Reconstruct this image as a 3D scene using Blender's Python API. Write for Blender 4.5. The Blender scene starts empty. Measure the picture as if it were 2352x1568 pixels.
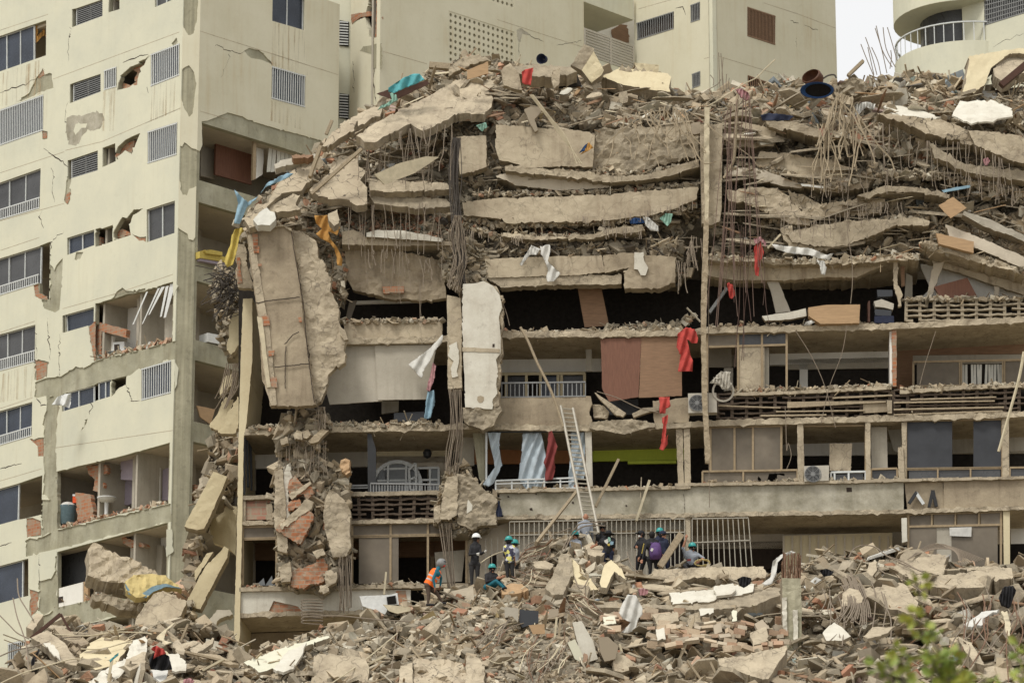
import bpy, bmesh, math, random
import numpy as np
from mathutils import Vector, Matrix, noise
from mathutils.geometry import delaunay_2d_cdt
random.seed(7); RNG = np.random.default_rng(11)
S = bpy.context.scene
# ------------------------------------------------------------ camera, sky, sun, exposure
PITCH = math.radians(15.55); LENS = 136.4; FPX = LENS/36*2352
cam = bpy.data.objects.new('camera', bpy.data.cameras.new('camera')); S.collection.objects.link(cam)
cam.location = (0, 0, 0); cam.rotation_euler = (math.pi/2+PITCH, 0, 0)
cam.data.lens = LENS; cam.data.sensor_width = 36; cam.data.clip_start = 1; cam.data.clip_end = 6000
cam.data.dof.use_dof = True; cam.data.dof.focus_distance = 124; cam.data.dof.aperture_fstop = 2.8
S.camera = cam
W = bpy.data.worlds.new("World"); S.world = W; W.use_nodes = True
nt = W.node_tree; bg = nt.nodes['Background']
sky = nt.nodes.new('ShaderNodeTexSky'); sky.sky_type = 'NISHITA'; sky.sun_disc = False
SUN_EL, SUN_AZ = math.radians(58), math.radians(-38)      # azimuth from the camera side, sun behind the viewer's left
sky.sun_elevation = SUN_EL; sky.sun_rotation = math.pi + SUN_AZ*-1
sky.dust_density = 6; sky.air_density = 1.0; sky.ozone_density = 1
hs = nt.nodes.new('ShaderNodeHueSaturation'); hs.inputs['Saturation'].default_value = 0.22; hs.inputs['Value'].default_value = 1.0
mixc = nt.nodes.new('ShaderNodeMix'); mixc.data_type = 'RGBA'; mixc.inputs[0].default_value = 0.7   # cloud cover
mixc.inputs[7].default_value = (9.4, 9.4, 9.4, 1)
nt.links.new(sky.outputs[0], hs.inputs['Color']); nt.links.new(hs.outputs[0], mixc.inputs[6])
nt.links.new(mixc.outputs[2], bg.inputs['Color']); bg.inputs['Strength'].default_value = 0.108
sl = bpy.data.lights.new('sun', 'SUN'); sl.energy = 1.9; sl.angle = math.radians(14); sl.color = (1, .98, .94)
so = bpy.data.objects.new('sun', sl); S.collection.objects.link(so)
sd = Vector((math.sin(SUN_AZ)*math.cos(SUN_EL), -math.cos(SUN_AZ)*math.cos(SUN_EL), math.sin(SUN_EL)))
so.rotation_euler = (-sd).to_track_quat('-Z', 'Y').to_euler()
S.view_settings.view_transform = 'Standard'; S.view_settings.look = 'None'
S.view_settings.exposure = 0.21; S.view_settings.gamma = 1.0
# ------------------------------------------------------------ pixel rays and planes (pixels of a 2352 x 1568 view of the photo)
CT, ST = math.cos(PITCH), math.sin(PITCH)
def ray(px, py):
    a, b = (px-1176)/FPX, (784-py)/FPX
    return Vector((a, CT-b*ST, ST+b*CT))
def at(px, py, Y): d = ray(px, py); return d*(Y/d.y)
FR = {'A': (0, 0, .3339), 'B': (0, 523.7, .3339), 'C': (0, 1047.4, .3323), 'D': (459.4, 0, .3339), 'E': (514.5, 459.4, .3516),
      'F': (514.5, 973.9, .3792), 'G': (973.9, 0, .3516), 'H': (1047.4, 459.4, .3516), 'I': (1047.4, 973.9, .3792),
      'J': (1617, 0, .3515), 'K': (1617, 514.5, .3515), 'M': (1617, 1017.1, .3515), 'O': (0, 0, 1),
      'V': (1470, 137.8, .375), 'P': (1102.5, 1157.6, .15237), 'Q': (1304.6, 1157.6, .14062)}
def T(s):                                                  # 'A 10,20 30,40 B5,6' -> points
    out = []; f = 'O'
    for tok in s.split():
        if tok in FR: f = tok; continue
        g = f
        if tok[0] in FR: g = tok[0]; tok = tok[1:]
        x, y = tok.split(','); ox, oy, k = FR[g]
        out.append((ox+float(x)*k, oy+float(y)*k))
    return out
def J(pts, amp=2.0, step=7.0, closed=True, seed=None):     # broken edge
    r = random.Random(seed if seed is not None else len(pts)*7+int(pts[0][0]))
    out = []; n = len(pts)
    for i in range(n if closed else n-1):
        a = pts[i]; b = pts[(i+1) % n]; L = math.hypot(b[0]-a[0], b[1]-a[1]) or 1e-6
        k = max(1, int(L/step)); nx, ny = -(b[1]-a[1])/L, (b[0]-a[0])/L
        out.append(a)
        t = 0
        while k > 1:
            t += r.choice((.35, .7, 1, 1.6, 2.6))*r.uniform(.6, 1.2)/k
            if t > .95: break
            d = amp*1.7*r.uniform(-1, 1)**3+amp*.25*r.uniform(-1, 1)
            out.append((a[0]+(b[0]-a[0])*t+nx*d, a[1]+(b[1]-a[1])*t+ny*d))
    if not closed: out.append(pts[-1])
    return out
class Plane:
    def __init__(s, o, ang):                               # ang: heading of u in degrees from +X
        s.o = Vector(o); a = math.radians(ang)
        s.u = Vector((math.cos(a), math.sin(a), 0)); s.n = Vector((-math.sin(a), math.cos(a), 0))
    def uz(s, px, py, w=0):
        d = ray(px, py); t = (s.o.dot(s.n)+w)/d.dot(s.n); p = d*t
        return ((p-s.o).dot(s.u), p.z)
    def pt(s, u, z, w=0): p = s.o+s.u*u+s.n*w; p.z = z; return p
    def UZ(s, pts, w=0): return [s.uz(x, y, w) for x, y in pts]
# ------------------------------------------------------------ materials
MATS = {}
def _new(name):
    m = bpy.data.materials.new(name); m.use_nodes = True; MATS[name] = m
    return m, m.node_tree, m.node_tree.nodes['Principled BSDF']
def _noise(nt, co, scale, detail=6, rough=.6, sc3=None, dist=0):
    if sc3:
        mp = nt.nodes.new('ShaderNodeMapping'); mp.inputs['Scale'].default_value = sc3; nt.links.new(co, mp.inputs[0]); co = mp.outputs[0]
    n = nt.nodes.new('ShaderNodeTexNoise'); n.inputs['Scale'].default_value = scale; n.inputs['Detail'].default_value = detail
    n.inputs['Roughness'].default_value = rough; n.inputs['Distortion'].default_value = dist; nt.links.new(co, n.inputs['Vector']); return n.outputs['Fac']
def _ramp(nt, fac, a, b, ca=(0, 0, 0, 1), cb=(1, 1, 1, 1)):
    r = nt.nodes.new('ShaderNodeValToRGB'); r.color_ramp.elements[0].position = a; r.color_ramp.elements[1].position = b
    r.color_ramp.elements[0].color = ca; r.color_ramp.elements[1].color = cb; nt.links.new(fac, r.inputs[0]); return r.outputs[0]
def _mix(nt, fac, a, b, mode='MIX'):
    m = nt.nodes.new('ShaderNodeMix'); m.data_type = 'RGBA'; m.blend_type = mode
    if isinstance(fac, (int, float)): m.inputs[0].default_value = fac
    else: nt.links.new(fac, m.inputs[0])
    for i, v in ((6, a), (7, b)):
        if isinstance(v, (tuple, list)): m.inputs[i].default_value = (*v[:3], 1)
        else: nt.links.new(v, m.inputs[i])
    return m.outputs[2]
def _bump(nt, bs, h, strength=.4, dist=.05):
    b = nt.nodes.new('ShaderNodeBump'); b.inputs['Strength'].default_value = strength; b.inputs['Distance'].default_value = dist
    nt.links.new(h, b.inputs['Height']); nt.links.new(b.outputs[0], bs.inputs['Normal'])
def masonry(name, c1, c2, stain, streak=.5, spot=.25, rough=.9, bump=.35, scale=.5, grain=.1, board=None, vcol=False, crack=0):
    m, nt, bs = _new(name); tc = nt.nodes.new('ShaderNodeTexCoord'); co = tc.outputs['Object']
    base = _mix(nt, _ramp(nt, _noise(nt, co, scale, 8, .65), .35, .68), c1, c2)
    if streak:
        s = _noise(nt, co, 1, 5, .6, (5, 5, .28)); s2 = _noise(nt, co, .35, 3)
        k = nt.nodes.new('ShaderNodeMath'); k.operation = 'MULTIPLY'
        nt.links.new(_ramp(nt, s, .5, .74), k.inputs[0]); nt.links.new(_ramp(nt, s2, .4, .7), k.inputs[1])
        k2 = nt.nodes.new('ShaderNodeMath'); k2.operation = 'MULTIPLY'; nt.links.new(k.outputs[0], k2.inputs[0]); k2.inputs[1].default_value = streak
        base = _mix(nt, k2.outputs[0], base, stain)
    if spot:
        sp = _noise(nt, co, 3.1, 10, .72, dist=.4); k = nt.nodes.new('ShaderNodeMath'); k.operation = 'MULTIPLY'
        nt.links.new(_ramp(nt, sp, .55, .75), k.inputs[0]); k.inputs[1].default_value = spot
        base = _mix(nt, k.outputs[0], base, tuple(x*.45 for x in stain))
    fine = _noise(nt, co, 22, 6, .7)
    base = _mix(nt, grain*2, base, _mix(nt, fine, (0.25, .25, .25), (1, 1, 1)), 'OVERLAY')
    h = _noise(nt, co, 6, 10, .7)
    if board:
        bw = _noise(nt, co, 1, 2, .5, board); base = _mix(nt, _ramp(nt, bw, .35, .65), tuple(x*.78 for x in c1), base, 'MIX') if False else _mix(nt, .45, base, _ramp(nt, bw, .3, .7, (.45, .45, .45, 1), (1, 1, 1, 1)), 'MULTIPLY')
        hh = nt.nodes.new('ShaderNodeMath'); hh.operation = 'ADD'; nt.links.new(h, hh.inputs[0]); nt.links.new(bw, hh.inputs[1]); h = hh.outputs[0]
    if crack:
        v = nt.nodes.new('ShaderNodeTexVoronoi'); v.feature = 'DISTANCE_TO_EDGE'; v.inputs['Scale'].default_value = 1.1
        nn = nt.nodes.new('ShaderNodeTexNoise'); nn.inputs['Scale'].default_value = 2; nt.links.new(co, nn.inputs['Vector'])
        ad = nt.nodes.new('ShaderNodeVectorMath'); nt.links.new(co, ad.inputs[0]); nt.links.new(nn.outputs['Color'], ad.inputs[1]); nt.links.new(ad.outputs[0], v.inputs['Vector'])
        cr = _ramp(nt, v.outputs['Distance'], .004, .02, (1, 1, 1, 1), (0, 0, 0, 1)); k = nt.nodes.new('ShaderNodeMath'); k.operation = 'MULTIPLY'
        nt.links.new(cr, k.inputs[0]); k.inputs[1].default_value = crack; base = _mix(nt, k.outputs[0], base, (.06, .05, .04))
    if vcol:
        a = nt.nodes.new('ShaderNodeAttribute'); a.attribute_name = 'col'; base = _mix(nt, 1.0, base, a.outputs['Color'], 'MULTIPLY')
    nt.links.new(base, bs.inputs['Base Color']); bs.inputs['Roughness'].default_value = rough
    bs.inputs['Specular IOR Level'].default_value = .15
    _bump(nt, bs, h, bump, .04); return m
def plain(name, c, rough=.6, var=.25, scale=8, metal=0, spec=.3, bump=.1, sc3=None, alpha=None):
    m, nt, bs = _new(name); tc = nt.nodes.new('ShaderNodeTexCoord')
    f = _noise(nt, tc.outputs['Object'], scale, 6, .65, sc3)
    d = tuple(max(0, x*(1-var)) for x in c)
    nt.links.new(_mix(nt, _ramp(nt, f, .3, .7), d, c), bs.inputs['Base Color'])
    bs.inputs['Roughness'].default_value = rough; bs.inputs['Metallic'].default_value = metal; bs.inputs['Specular IOR Level'].default_value = spec
    if bump: _bump(nt, bs, f, bump, .02)
    return m
def glass(name, c, rough=.12):
    m, nt, bs = _new(name); tc = nt.nodes.new('ShaderNodeTexCoord')
    f = _noise(nt, tc.outputs['Object'], .9, 5, .6); f2 = _noise(nt, tc.outputs['Object'], 5, 6, .7)
    nt.links.new(_mix(nt, _ramp(nt, f, .35, .7), tuple(x*.6 for x in c), c), bs.inputs['Base Color'])
    nt.links.new(_ramp(nt, f2, .3, .7, (rough, rough, rough, 1), (rough+.25,)*3+(1,)), bs.inputs['Roughness'])
    bs.inputs['Specular IOR Level'].default_value = .35; return m
def bricks(name, c1, c2, mortar, w=.3, h=.12, ms=.012):
    m, nt, bs = _new(name); tc = nt.nodes.new('ShaderNodeTexCoord')
    b = nt.nodes.new('ShaderNodeTexBrick'); nt.links.new(tc.outputs['UV'], b.inputs['Vector'])
    b.inputs['Scale'].default_value = 1; b.inputs['Brick Width'].default_value = w; b.inputs['Row Height'].default_value = h
    b.inputs['Mortar Size'].default_value = ms; b.inputs['Color1'].default_value = (*c1, 1); b.inputs['Color2'].default_value = (*c2, 1); b.inputs['Mortar'].default_value = (*mortar, 1)
    n = _noise(nt, tc.outputs['Object'], 4, 8, .7)
    nt.links.new(_mix(nt, _ramp(nt, n, .42, .66), b.outputs['Color'], tuple(x*1.0 for x in mortar)), bs.inputs['Base Color'])
    bs.inputs['Roughness'].default_value = .95; bs.inputs['Specular IOR Level'].default_value = .1
    _bump(nt, bs, b.outputs['Fac'], -.6, .03); return m
masonry('cream', (.60, .56, .42), (.53, .49, .355), (.42, .30, .15), .42, .12, bump=.12, scale=.35, grain=.05)
masonry('creamlight', (.61, .585, .44), (.52, .51, .40), (.40, .34, .22), .3, .12, bump=.12, scale=.4, grain=.05)
masonry('rawconc', (.40, .37, .26), (.27, .25, .17), (.16, .13, .08), .8, .5, bump=.5, scale=.8, board=(9, 9, .25))
masonry('rawbeam', (.40, .38, .28), (.30, .28, .19), (.20, .16, .10), .8, .4, bump=.5, scale=.8, board=(2, 2, 1.2))
masonry('dirtyconc', (.37, .305, .21), (.22, .175, .12), (.10, .07, .04), .9, .45, bump=.5, scale=.7, grain=.15)
masonry('paintconc', (.46, .39, .275), (.32, .26, .18), (.15, .10, .06), 1.0, .5, bump=.4, scale=.8, grain=.1, crack=.3)
masonry('mossconc', (.42, .385, .30), (.20, .18, .125), (.5, .47, .39), .8, .6, bump=.4, scale=1.3, grain=.12)
masonry('slabconc', (.44, .37, .26), (.29, .24, .17), (.16, .115, .075), .6, .55, bump=.8, scale=1.5, grain=.15, crack=.45)
masonry('brokenconc', (.34, .285, .20), (.21, .175, .125), (.10, .08, .05), .2, .6, bump=1.0, scale=2.5, grain=.2)
masonry('ceil', (.52, .455, .35), (.42, .365, .28), (.12, .09, .06), .3, .3, bump=.2, scale=.5)
masonry('whitewall', (.80, .77, .69), (.64, .61, .53), (.3, .25, .18), .5, .15, bump=.15, scale=.5)
masonry('whiteslab', (.60, .565, .47), (.46, .42, .34), (.30, .26, .2), .7, .45, bump=.3, scale=1.0)
masonry('greywall', (.42, .38, .305), (.31, .28, .22), (.12, .1, .07), .4, .2, bump=.15, scale=.6)
masonry('yellowwall', (.59, .505, .33), (.50, .42, .265), (.3, .2, .1), .4, .2, bump=.2, scale=.5)
masonry('rubblemat', (.95, .95, .95), (.72, .72, .72), (.5, .45, .4), 0, .35, bump=.7, scale=3.0, grain=.2, vcol=True)
masonry('woodmat', (.95, .95, .95), (.7, .7, .7), (.4, .3, .2), 0, .3, bump=.3, scale=4.0, grain=.2, vcol=True)
bricks('brick', (.40, .165, .08), (.31, .12, .06), (.30, .25, .18), .32, .14, .012)
bricks('brickpale', (.50, .33, .22), (.42, .25, .16), (.36, .30, .22), .30, .20, .012)
bricks('blocks', (.40, .20, .14), (.35, .17, .12), (.33, .28, .2), .34, .28, .02)
glass('glassblue', (.045, .055, .075)); glass('glassgrey', (.08, .08, .08), .2); glass('glassdusty', (.20, .165, .12), .55); glass('glassdark', (.045, .047, .052), .45); glass('glassmilk', (.20, .21, .21), .3)
plain('dark', (.02, .018, .016), .95, .3, spec=.02); plain('darkbrown', (.05, .035, .025), .9, .4)
plain('void_shade', (.04, .035, .03), 1, .4, spec=0)  # near-black tone painted where interiors lie unlit
plain('whitemetal', (.62, .63, .60), .5, .2); plain('greymetal', (.25, .25, .24), .5, .3); plain('blackmetal', (.03, .03, .03), .5, .3)
plain('alum', (.40, .36, .28), .45, .3, spec=.4); plain('tanframe', (.36, .27, .16), .6, .3)
plain('rebar', (.25, .20, .145), .9, .35, 20); plain('rebardark', (.10, .085, .07), .85, .4, 20); plain('rebarrust', (.20, .115, .07), .9, .35, 20)
plain('ply', (.46, .30, .16), .7, .3, 3, sc3=(1, 1, 8)); plain('plydark', (.27, .16, .09), .7, .35, 3, sc3=(1, 1, 8)); plain('plyred', (.19, .085, .05), .6, .3, 3, sc3=(8, 1, 1))
plain('timber', (.40, .32, .21), .85, .4, 5, sc3=(4, 4, 4)); plain('palewood', (.58, .50, .34), .8, .3, 5)
plain('slats', (.50, .45, .36), .6, .25); plain('lattice', (.115, .085, .06), .95, .45, 12, bump=.5)
plain('curtain', (.44, .50, .53), .9, .2, 4); plain('curtainwhite', (.60, .58, .50), .9, .2, 4); plain('whitecloth', (.62, .60, .54), .9, .25, 5)
plain('redcloth', (.50, .065, .05), .8, .4, 6); plain('maroon', (.22, .045, .04), .9, .3, 5); plain('orangecloth', (.52, .27, .07), .85, .35, 6)
plain('teal', (.02, .28, .26), .35, .15, spec=.5); plain('tealcloth', (.10, .36, .38), .85, .3); plain('bluecloth', (.02, .06, .16), .8, .4)
plain('yellowcloth', (.55, .42, .10), .85, .35); plain('purple', (.10, .05, .16), .7, .3); plain('blackcloth', (.018, .017, .018), .8, .3)
plain('navy', (.02, .025, .05), .8, .3); plain('greyshirt', (.28, .30, .33), .85, .2); plain('orangevest', (.95, .16, .01), .6, .12); plain('reflect', (.45, .45, .42), .4, .1)
plain('skin', (.36, .17, .10), .6, .15, 12); plain('skindark', (.20, .095, .055), .6, .15, 12); plain('hair', (.012, .009, .007), .7, .3)
plain('trousers', (.035, .033, .032), .9, .4); plain('brownpants', (.10, .07, .05), .9, .3); plain('whitehat', (.78, .78, .74), .3, .08, spec=.5); plain('redmask', (.7, .02, .02), .6, .1)
plain('limegreen', (.55, .64, .08), .8, .12); plain('orangewall', (.42, .19, .08), .85, .2); plain('lilac', (.34, .29, .33), .85, .15)
plain('foam', (.58, .46, .20), .95, .3, 5, bump=.6); plain('matblue', (.25, .38, .45), .8, .3); plain('cooler', (.70, .10, .03), .5, .15)
plain('bluepipe', (.03, .10, .28), .4, .2); plain('rustpot', (.11, .045, .02), .6, .5, 9); plain('whiteplastic', (.66, .66, .62), .4, .15); plain('acgrey', (.46, .42, .34), .6, .2)
plain('pinkcloth', (.48, .25, .25), .9, .3); plain('greencloth', (.26, .44, .34), .85, .3); plain('leafdead', (.13, .12, .07), .9, .4); plain('cable', (.10, .06, .045), .8, .3)
plain('tealsleeve', (.015, .13, .17), .8); plain('pinkcable', (.19, .125, .095), .8, .3); plain('tvblack', (.03, .032, .035), .25, .2, spec=.5); plain('leather', (.08, .035, .02), .6, .3)
# ------------------------------------------------------------ mesh builder
class MB:
    def __init__(s): s.v = []; s.f = []; s.mi = []; s.uv = {}; s.col = []
    def add(s, vs, fs, mi=0, uvs=None):
        b = len(s.v); s.v += [tuple(p) for p in vs]
        for f in fs: s.f.append([b+i for i in f]); s.mi.append(mi)
        if uvs:
            for i, q in enumerate(uvs): s.uv[b+i] = q
    def box(s, c, d, R=None, mi=0):
        c = Vector(c); vs = []
        for x in (-.5, .5):
            for y in (-.5, .5):
                for z in (-.5, .5):
                    p = Vector((x*d[0], y*d[1], z*d[2])); vs.append((R @ p if R else p)+c)
        s.add(vs, [(0, 1, 3, 2), (4, 6, 7, 5), (0, 4, 5, 1), (2, 3, 7, 6), (0, 2, 6, 4), (1, 5, 7, 3)], mi)
    def beam(s, a, b, w, h=None, mi=0, up=(0, 0, 1), taper=1):
        a = Vector(a); b = Vector(b); h = h or w; d = (b-a).normalized(); up = Vector(up)
        if abs(d.dot(up)) > .95: up = Vector((0, 1, 0))
        x = d.cross(up).normalized()*w/2; z = x.cross(d).normalized()*h/2
        vs = [a-x-z, a+x-z, a+x+z, a-x+z]+[b+(q)*taper for q in (-x-z, x-z, x+z, -x+z)]
        s.add(vs, [(3, 2, 1, 0), (4, 5, 6, 7), (0, 1, 5, 4), (1, 2, 6, 5), (2, 3, 7, 6), (3, 0, 4, 7)], mi)
    def tube(s, pts, r, n=5, mi=0, cap=True, r1=None):
        pts = [Vector(p) for p in pts]; k = len(pts)
        if k < 2: return
        up = Vector((.13, .31, .94)); vs = []
        for i, p in enumerate(pts):
            d = (pts[min(i+1, k-1)]-pts[max(i-1, 0)])
            d = d.normalized() if d.length > 1e-9 else Vector((0, 0, 1))
            x = d.cross(up); x = x.normalized() if x.length > 1e-3 else Vector((1, 0, 0)); y = d.cross(x)
            rr = r if r1 is None else r+(r1-r)*i/(k-1)
            for j in range(n):
                a = 2*math.pi*j/n; vs.append(p+x*math.cos(a)*rr+y*math.sin(a)*rr)
        fs = [(i*n+j, i*n+(j+1) % n, (i+1)*n+(j+1) % n, (i+1)*n+j) for i in range(k-1) for j in range(n)]
        if cap: fs += [tuple(range(n)), tuple(range((k-1)*n, k*n))[::-1]]
        s.add(vs, fs, mi)
    def lathe(s, prof, c, R=None, n=20, mi=0, a0=0, a1=2*math.pi):   # prof: (r, z)
        c = Vector(c); vs = []; full = abs(a1-a0-2*math.pi) < 1e-6; m = n if full else n+1
        for r, z in prof:
            for j in range(m):
                a = a0+(a1-a0)*j/n; p = Vector((r*math.cos(a), r*math.sin(a), z)); vs.append((R @ p if R else p)+c)
        fs = [(i*m+j, i*m+(j+1) % m, (i+1)*m+(j+1) % m, (i+1)*m+j) for i in range(len(prof)-1) for j in range(n)]
        s.add(vs, fs, mi)
    def prism(s, pts, off, mi=0):                          # polygon of 3D points extruded by off
        n = len(pts); pts = [Vector(p) for p in pts]; off = Vector(off)
        s.add(pts+[p+off for p in pts], [tuple(range(n)), tuple(range(n, 2*n))[::-1]]+[(i, n+i, n+(i+1) % n, (i+1) % n) for i in range(n)], mi)
    def panel(s, pl, outer, holes=(), w=0, t=.1, mi=0, uz=False, bulge=None, smi=None):
        if not uz: outer = pl.UZ(outer, w); holes = [pl.UZ(h, w) for h in holes]
        V = []; E = []
        for lp in [outer]+list(holes):
            b = len(V); n = len(lp); V += [Vector(p) for p in lp]; E += [(b+i, b+(i+1) % n) for i in range(n)]
        if bulge:                                          # inner grid for displaced faces
            st = max(.09, bulge[0]*.55); xs = [p[0] for p in outer]; ys = [p[1] for p in outer]; x = min(xs)+st/2
            while x < max(xs):
                y = min(ys)+st/2
                while y < max(ys):
                    q = (x+random.uniform(-.3, .3)*st, y+random.uniform(-.3, .3)*st)
                    if pip(q, outer): V.append(Vector(q))
                    y += st
                x += st
        vo, eo, fo = delaunay_2d_cdt(V, E, [], 0, 1e-5)[:3]
        keep = []
        for f in fo:
            c = (sum(vo[i][0] for i in f)/len(f), sum(vo[i][1] for i in f)/len(f))
            if pip(c, outer) and not any(pip(c, h) for h in holes): keep.append(tuple(f))
        b = len(s.v); n = len(vo); cnt = {}
        def dz(p):
            return 0 if not bulge else bulge[1]*.6*(noise.fractal((p[0]*bulge[2], p[1]*bulge[2], w*7+3), .75, 2.2, 5)+.25*noise.noise((p[0]*7, p[1]*7, w*5)))
        vs = [pl.pt(p[0], p[1], w+dz(p)) for p in vo]+[pl.pt(p[0], p[1], w+t) for p in vo]
        fs = []
        for f in keep:
            fs.append(f); fs.append(tuple(n+i for i in f[::-1]))
            for i in range(len(f)):
                e = (f[i], f[(i+1) % len(f)]); cnt[tuple(sorted(e))] = cnt.get(tuple(sorted(e)), [])+[e]
        sf = [(es[0][1], es[0][0], n+es[0][0], n+es[0][1]) for es in cnt.values() if len(es) == 1]; k0 = len(fs)
        s.add(vs, fs+sf, mi, [(p[0], p[1]) for p in vo]*2)
        if smi is not None: s.mi[-len(sf):] = [smi]*len(sf)
    def build(s, name, mats, parent=None, smooth=False, bevel=0, mods=None):
        if isinstance(mats, str): mats = [mats]
        me = bpy.data.meshes.new(name); V = np.array(s.v, dtype=float).reshape(-1, 3)
        if parent is None: loc = np.array([(V[:, 0].min()+V[:, 0].max())/2, (V[:, 1].min()+V[:, 1].max())/2, V[:, 2].min()]) if len(V) else np.zeros(3)
        else: loc = np.array(WL(parent))
        me.from_pydata((V-loc).tolist(), [], s.f)
        for m in mats: me.materials.append(MATS[m])
        if len(mats) > 1: me.polygons.foreach_set('material_index', s.mi)
        if s.uv:
            uvl = me.uv_layers.new(name='UVMap'); idx = np.zeros(len(me.loops), dtype=int); me.loops.foreach_get('vertex_index', idx)
            arr = np.zeros((len(V), 2)); 
            for i, q in s.uv.items(): arr[i] = q
            uvl.data.foreach_set('uv', arr[idx].ravel())
        if smooth: me.polygons.foreach_set('use_smooth', [True]*len(me.polygons))
        me.validate(); me.update()
        if not s.uv or True:
            bm = bmesh.new(); bm.from_mesh(me); bmesh.ops.recalc_face_normals(bm, faces=bm.faces); bm.to_mesh(me); bm.free()
        o = bpy.data.objects.new(name, me); S.collection.objects.link(o)
        if parent is None: o.location = loc
        else: o.parent = parent
        return o
def WL(o):
    v = Vector((0, 0, 0))
    while o is not None: v += o.location; o = o.parent
    return v
def pip(p, poly):
    x, y = p; c = False; n = len(poly); j = n-1
    for i in range(n):
        xi, yi = poly[i][0], poly[i][1]; xj, yj = poly[j][0], poly[j][1]
        if (yi > y) != (yj > y) and x < (xj-xi)*(y-yi)/(yj-yi)+xi: c = not c
        j = i
    return c
def tag(o, label=None, cat=None, group=None, kind=None):
    if label: o['label'] = label
    if cat: o['category'] = cat
    if group: o['group'] = group
    if kind: o['kind'] = kind
    return o
def thing(name, label, cat, loc=(0, 0, 0), group=None):
    o = bpy.data.objects.new(name, None); S.collection.objects.link(o); o.location = loc
    o.empty_display_size = .2; return tag(o, label, cat, group)
def smoothline(pts, k=4):
    P = [Vector(p) for p in pts]
    if len(P) < 3: return P
    out = []
    for i in range(len(P)-1):
        p0, p1, p2, p3 = P[max(i-1, 0)], P[i], P[i+1], P[min(i+2, len(P)-1)]
        for j in range(k):
            t = j/k; out.append(.5*((2*p1)+(-p0+p2)*t+(2*p0-5*p1+4*p2-p3)*t*t+(-p0+3*p1-3*p2+p3)*t**3))
    out.append(P[-1]); return out
# ============================================================ LEFT TOWER
PC0 = at(415, 250, 142.0); PC1 = at(455, 250, 142.0)
L = Plane((PC0.x, PC0.y, 0), -44); CH = Plane((PC0.x, PC0.y, 0), 0); R = Plane((PC1.x, PC1.y, 0), 46)
def fbar(mb, pl, a, b, wd, w, t, mi=0):                    # bar between two (u,z) points
    a = Vector((a[0], a[1])); b = Vector((b[0], b[1])); d = (b-a); d = d.normalized() if d.length > 1e-6 else Vector((1, 0)); n = Vector((-d.y, d.x))*wd/2
    mb.prism([pl.pt(*(a-n), w), pl.pt(*(b-n), w), pl.pt(*(b+n), w), pl.pt(*(a+n), w)], pl.n*t, mi)
def lerp(a, b, t): return (a[0]+(b[0]-a[0])*t, a[1]+(b[1]-a[1])*t)
def window(parent, pl, q, w=.12, kind='glass', n=2, rail=0, frame='whitemetal', pane='glassblue', nb=14, gap=None, fw=.05, open_=()):
    """q: TL TR BR BL in pixels. parts: window > frame, pane, grille/louvre"""
    q = pl.UZ(q, 0); TL, TR, BR, BL = q
    def U(s, t): return lerp(lerp(TL, TR, s), lerp(BL, BR, s), t)
    mb = MB()
    for a, b in ((TL, TR), (TR, BR), (BR, BL), (BL, TL)): fbar(mb, pl, a, b, fw, w-.03, .06)
    for i in range(1, n): fbar(mb, pl, U(i/n, 0), U(i/n, 1), fw*.8, w-.027, .055)
    wo = mb.build('window', frame, parent)
    for i in range(n):
        if i in open_: continue
        m2 = MB(); m2.panel(pl, [U(i/n, 0), U((i+1)/n, 0), U((i+1)/n, 1), U(i/n, 1)], w=w+.01+.02*(i % 2), t=.01, uz=True); m2.build('pane', pane, wo)
    if kind == 'bars':
        m3 = MB()
        for i in range(nb): s = (i+.5)/nb; fbar(m3, pl, U(s, 0), U(s, 1), .03, -.015, .03)
        for t in (.03, .97): fbar(m3, pl, U(0, t), U(1, t), .04, -.018, .03)
        m3.build('security_grille', frame, wo)
    if kind == 'louver':
        m3 = MB()
        for k in range(9):
            t = (k+.5)/9; a = U(.02, t); b = U(.98, t)
            m3.prism([pl.pt(a[0], a[1]-.02, .04), pl.pt(b[0], b[1]-.02, .04), pl.pt(b[0], b[1]+.05, .1), pl.pt(a[0], a[1]+.05, .1)], (0, 0, .012))
        m3.build('louvre_blades', 'greymetal', wo)
    if rail:
        m3 = MB(); fbar(m3, pl, U(0, 1-rail), U(1, 1-rail), .045, -.02, .04); fbar(m3, pl, U(0, .985), U(1, .985), .04, -.02, .04)
        for i in range(nb): s = (i+.5)/nb; fbar(m3, pl, U(s, 1-rail), U(s, 1), .032, -.015, .03)
        m3.build('railing', frame, wo)
    return wo
def crack(parent, pl, s, wd=.03, w=-.003):
    p = pl.UZ(J(T(s), 2.2, 5, closed=False), w); mb = MB(); L1 = []; L2 = []
    for i, q in enumerate(p):
        k = wd*(0.25+.75*math.sin(math.pi*(i+.5)/len(p)))*random.uniform(.6, 1.2)/2
        L1.append((q[0]+k*.4, q[1]+k)); L2.append((q[0]-k*.4, q[1]-k))
    for i in range(len(p)-1):
        mb.prism([pl.pt(*L1[i], w), pl.pt(*L1[i+1], w), pl.pt(*L2[i+1], w), pl.pt(*L2[i], w)], pl.n*.002)
    mb.build('crack', 'darkbrown', parent)
base = at(430, 1500, 142); base.z -= 2
TW = thing('apartment_tower', 'tall cream apartment tower on the left with cracked walls and torn open rooms', 'building', base)
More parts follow.
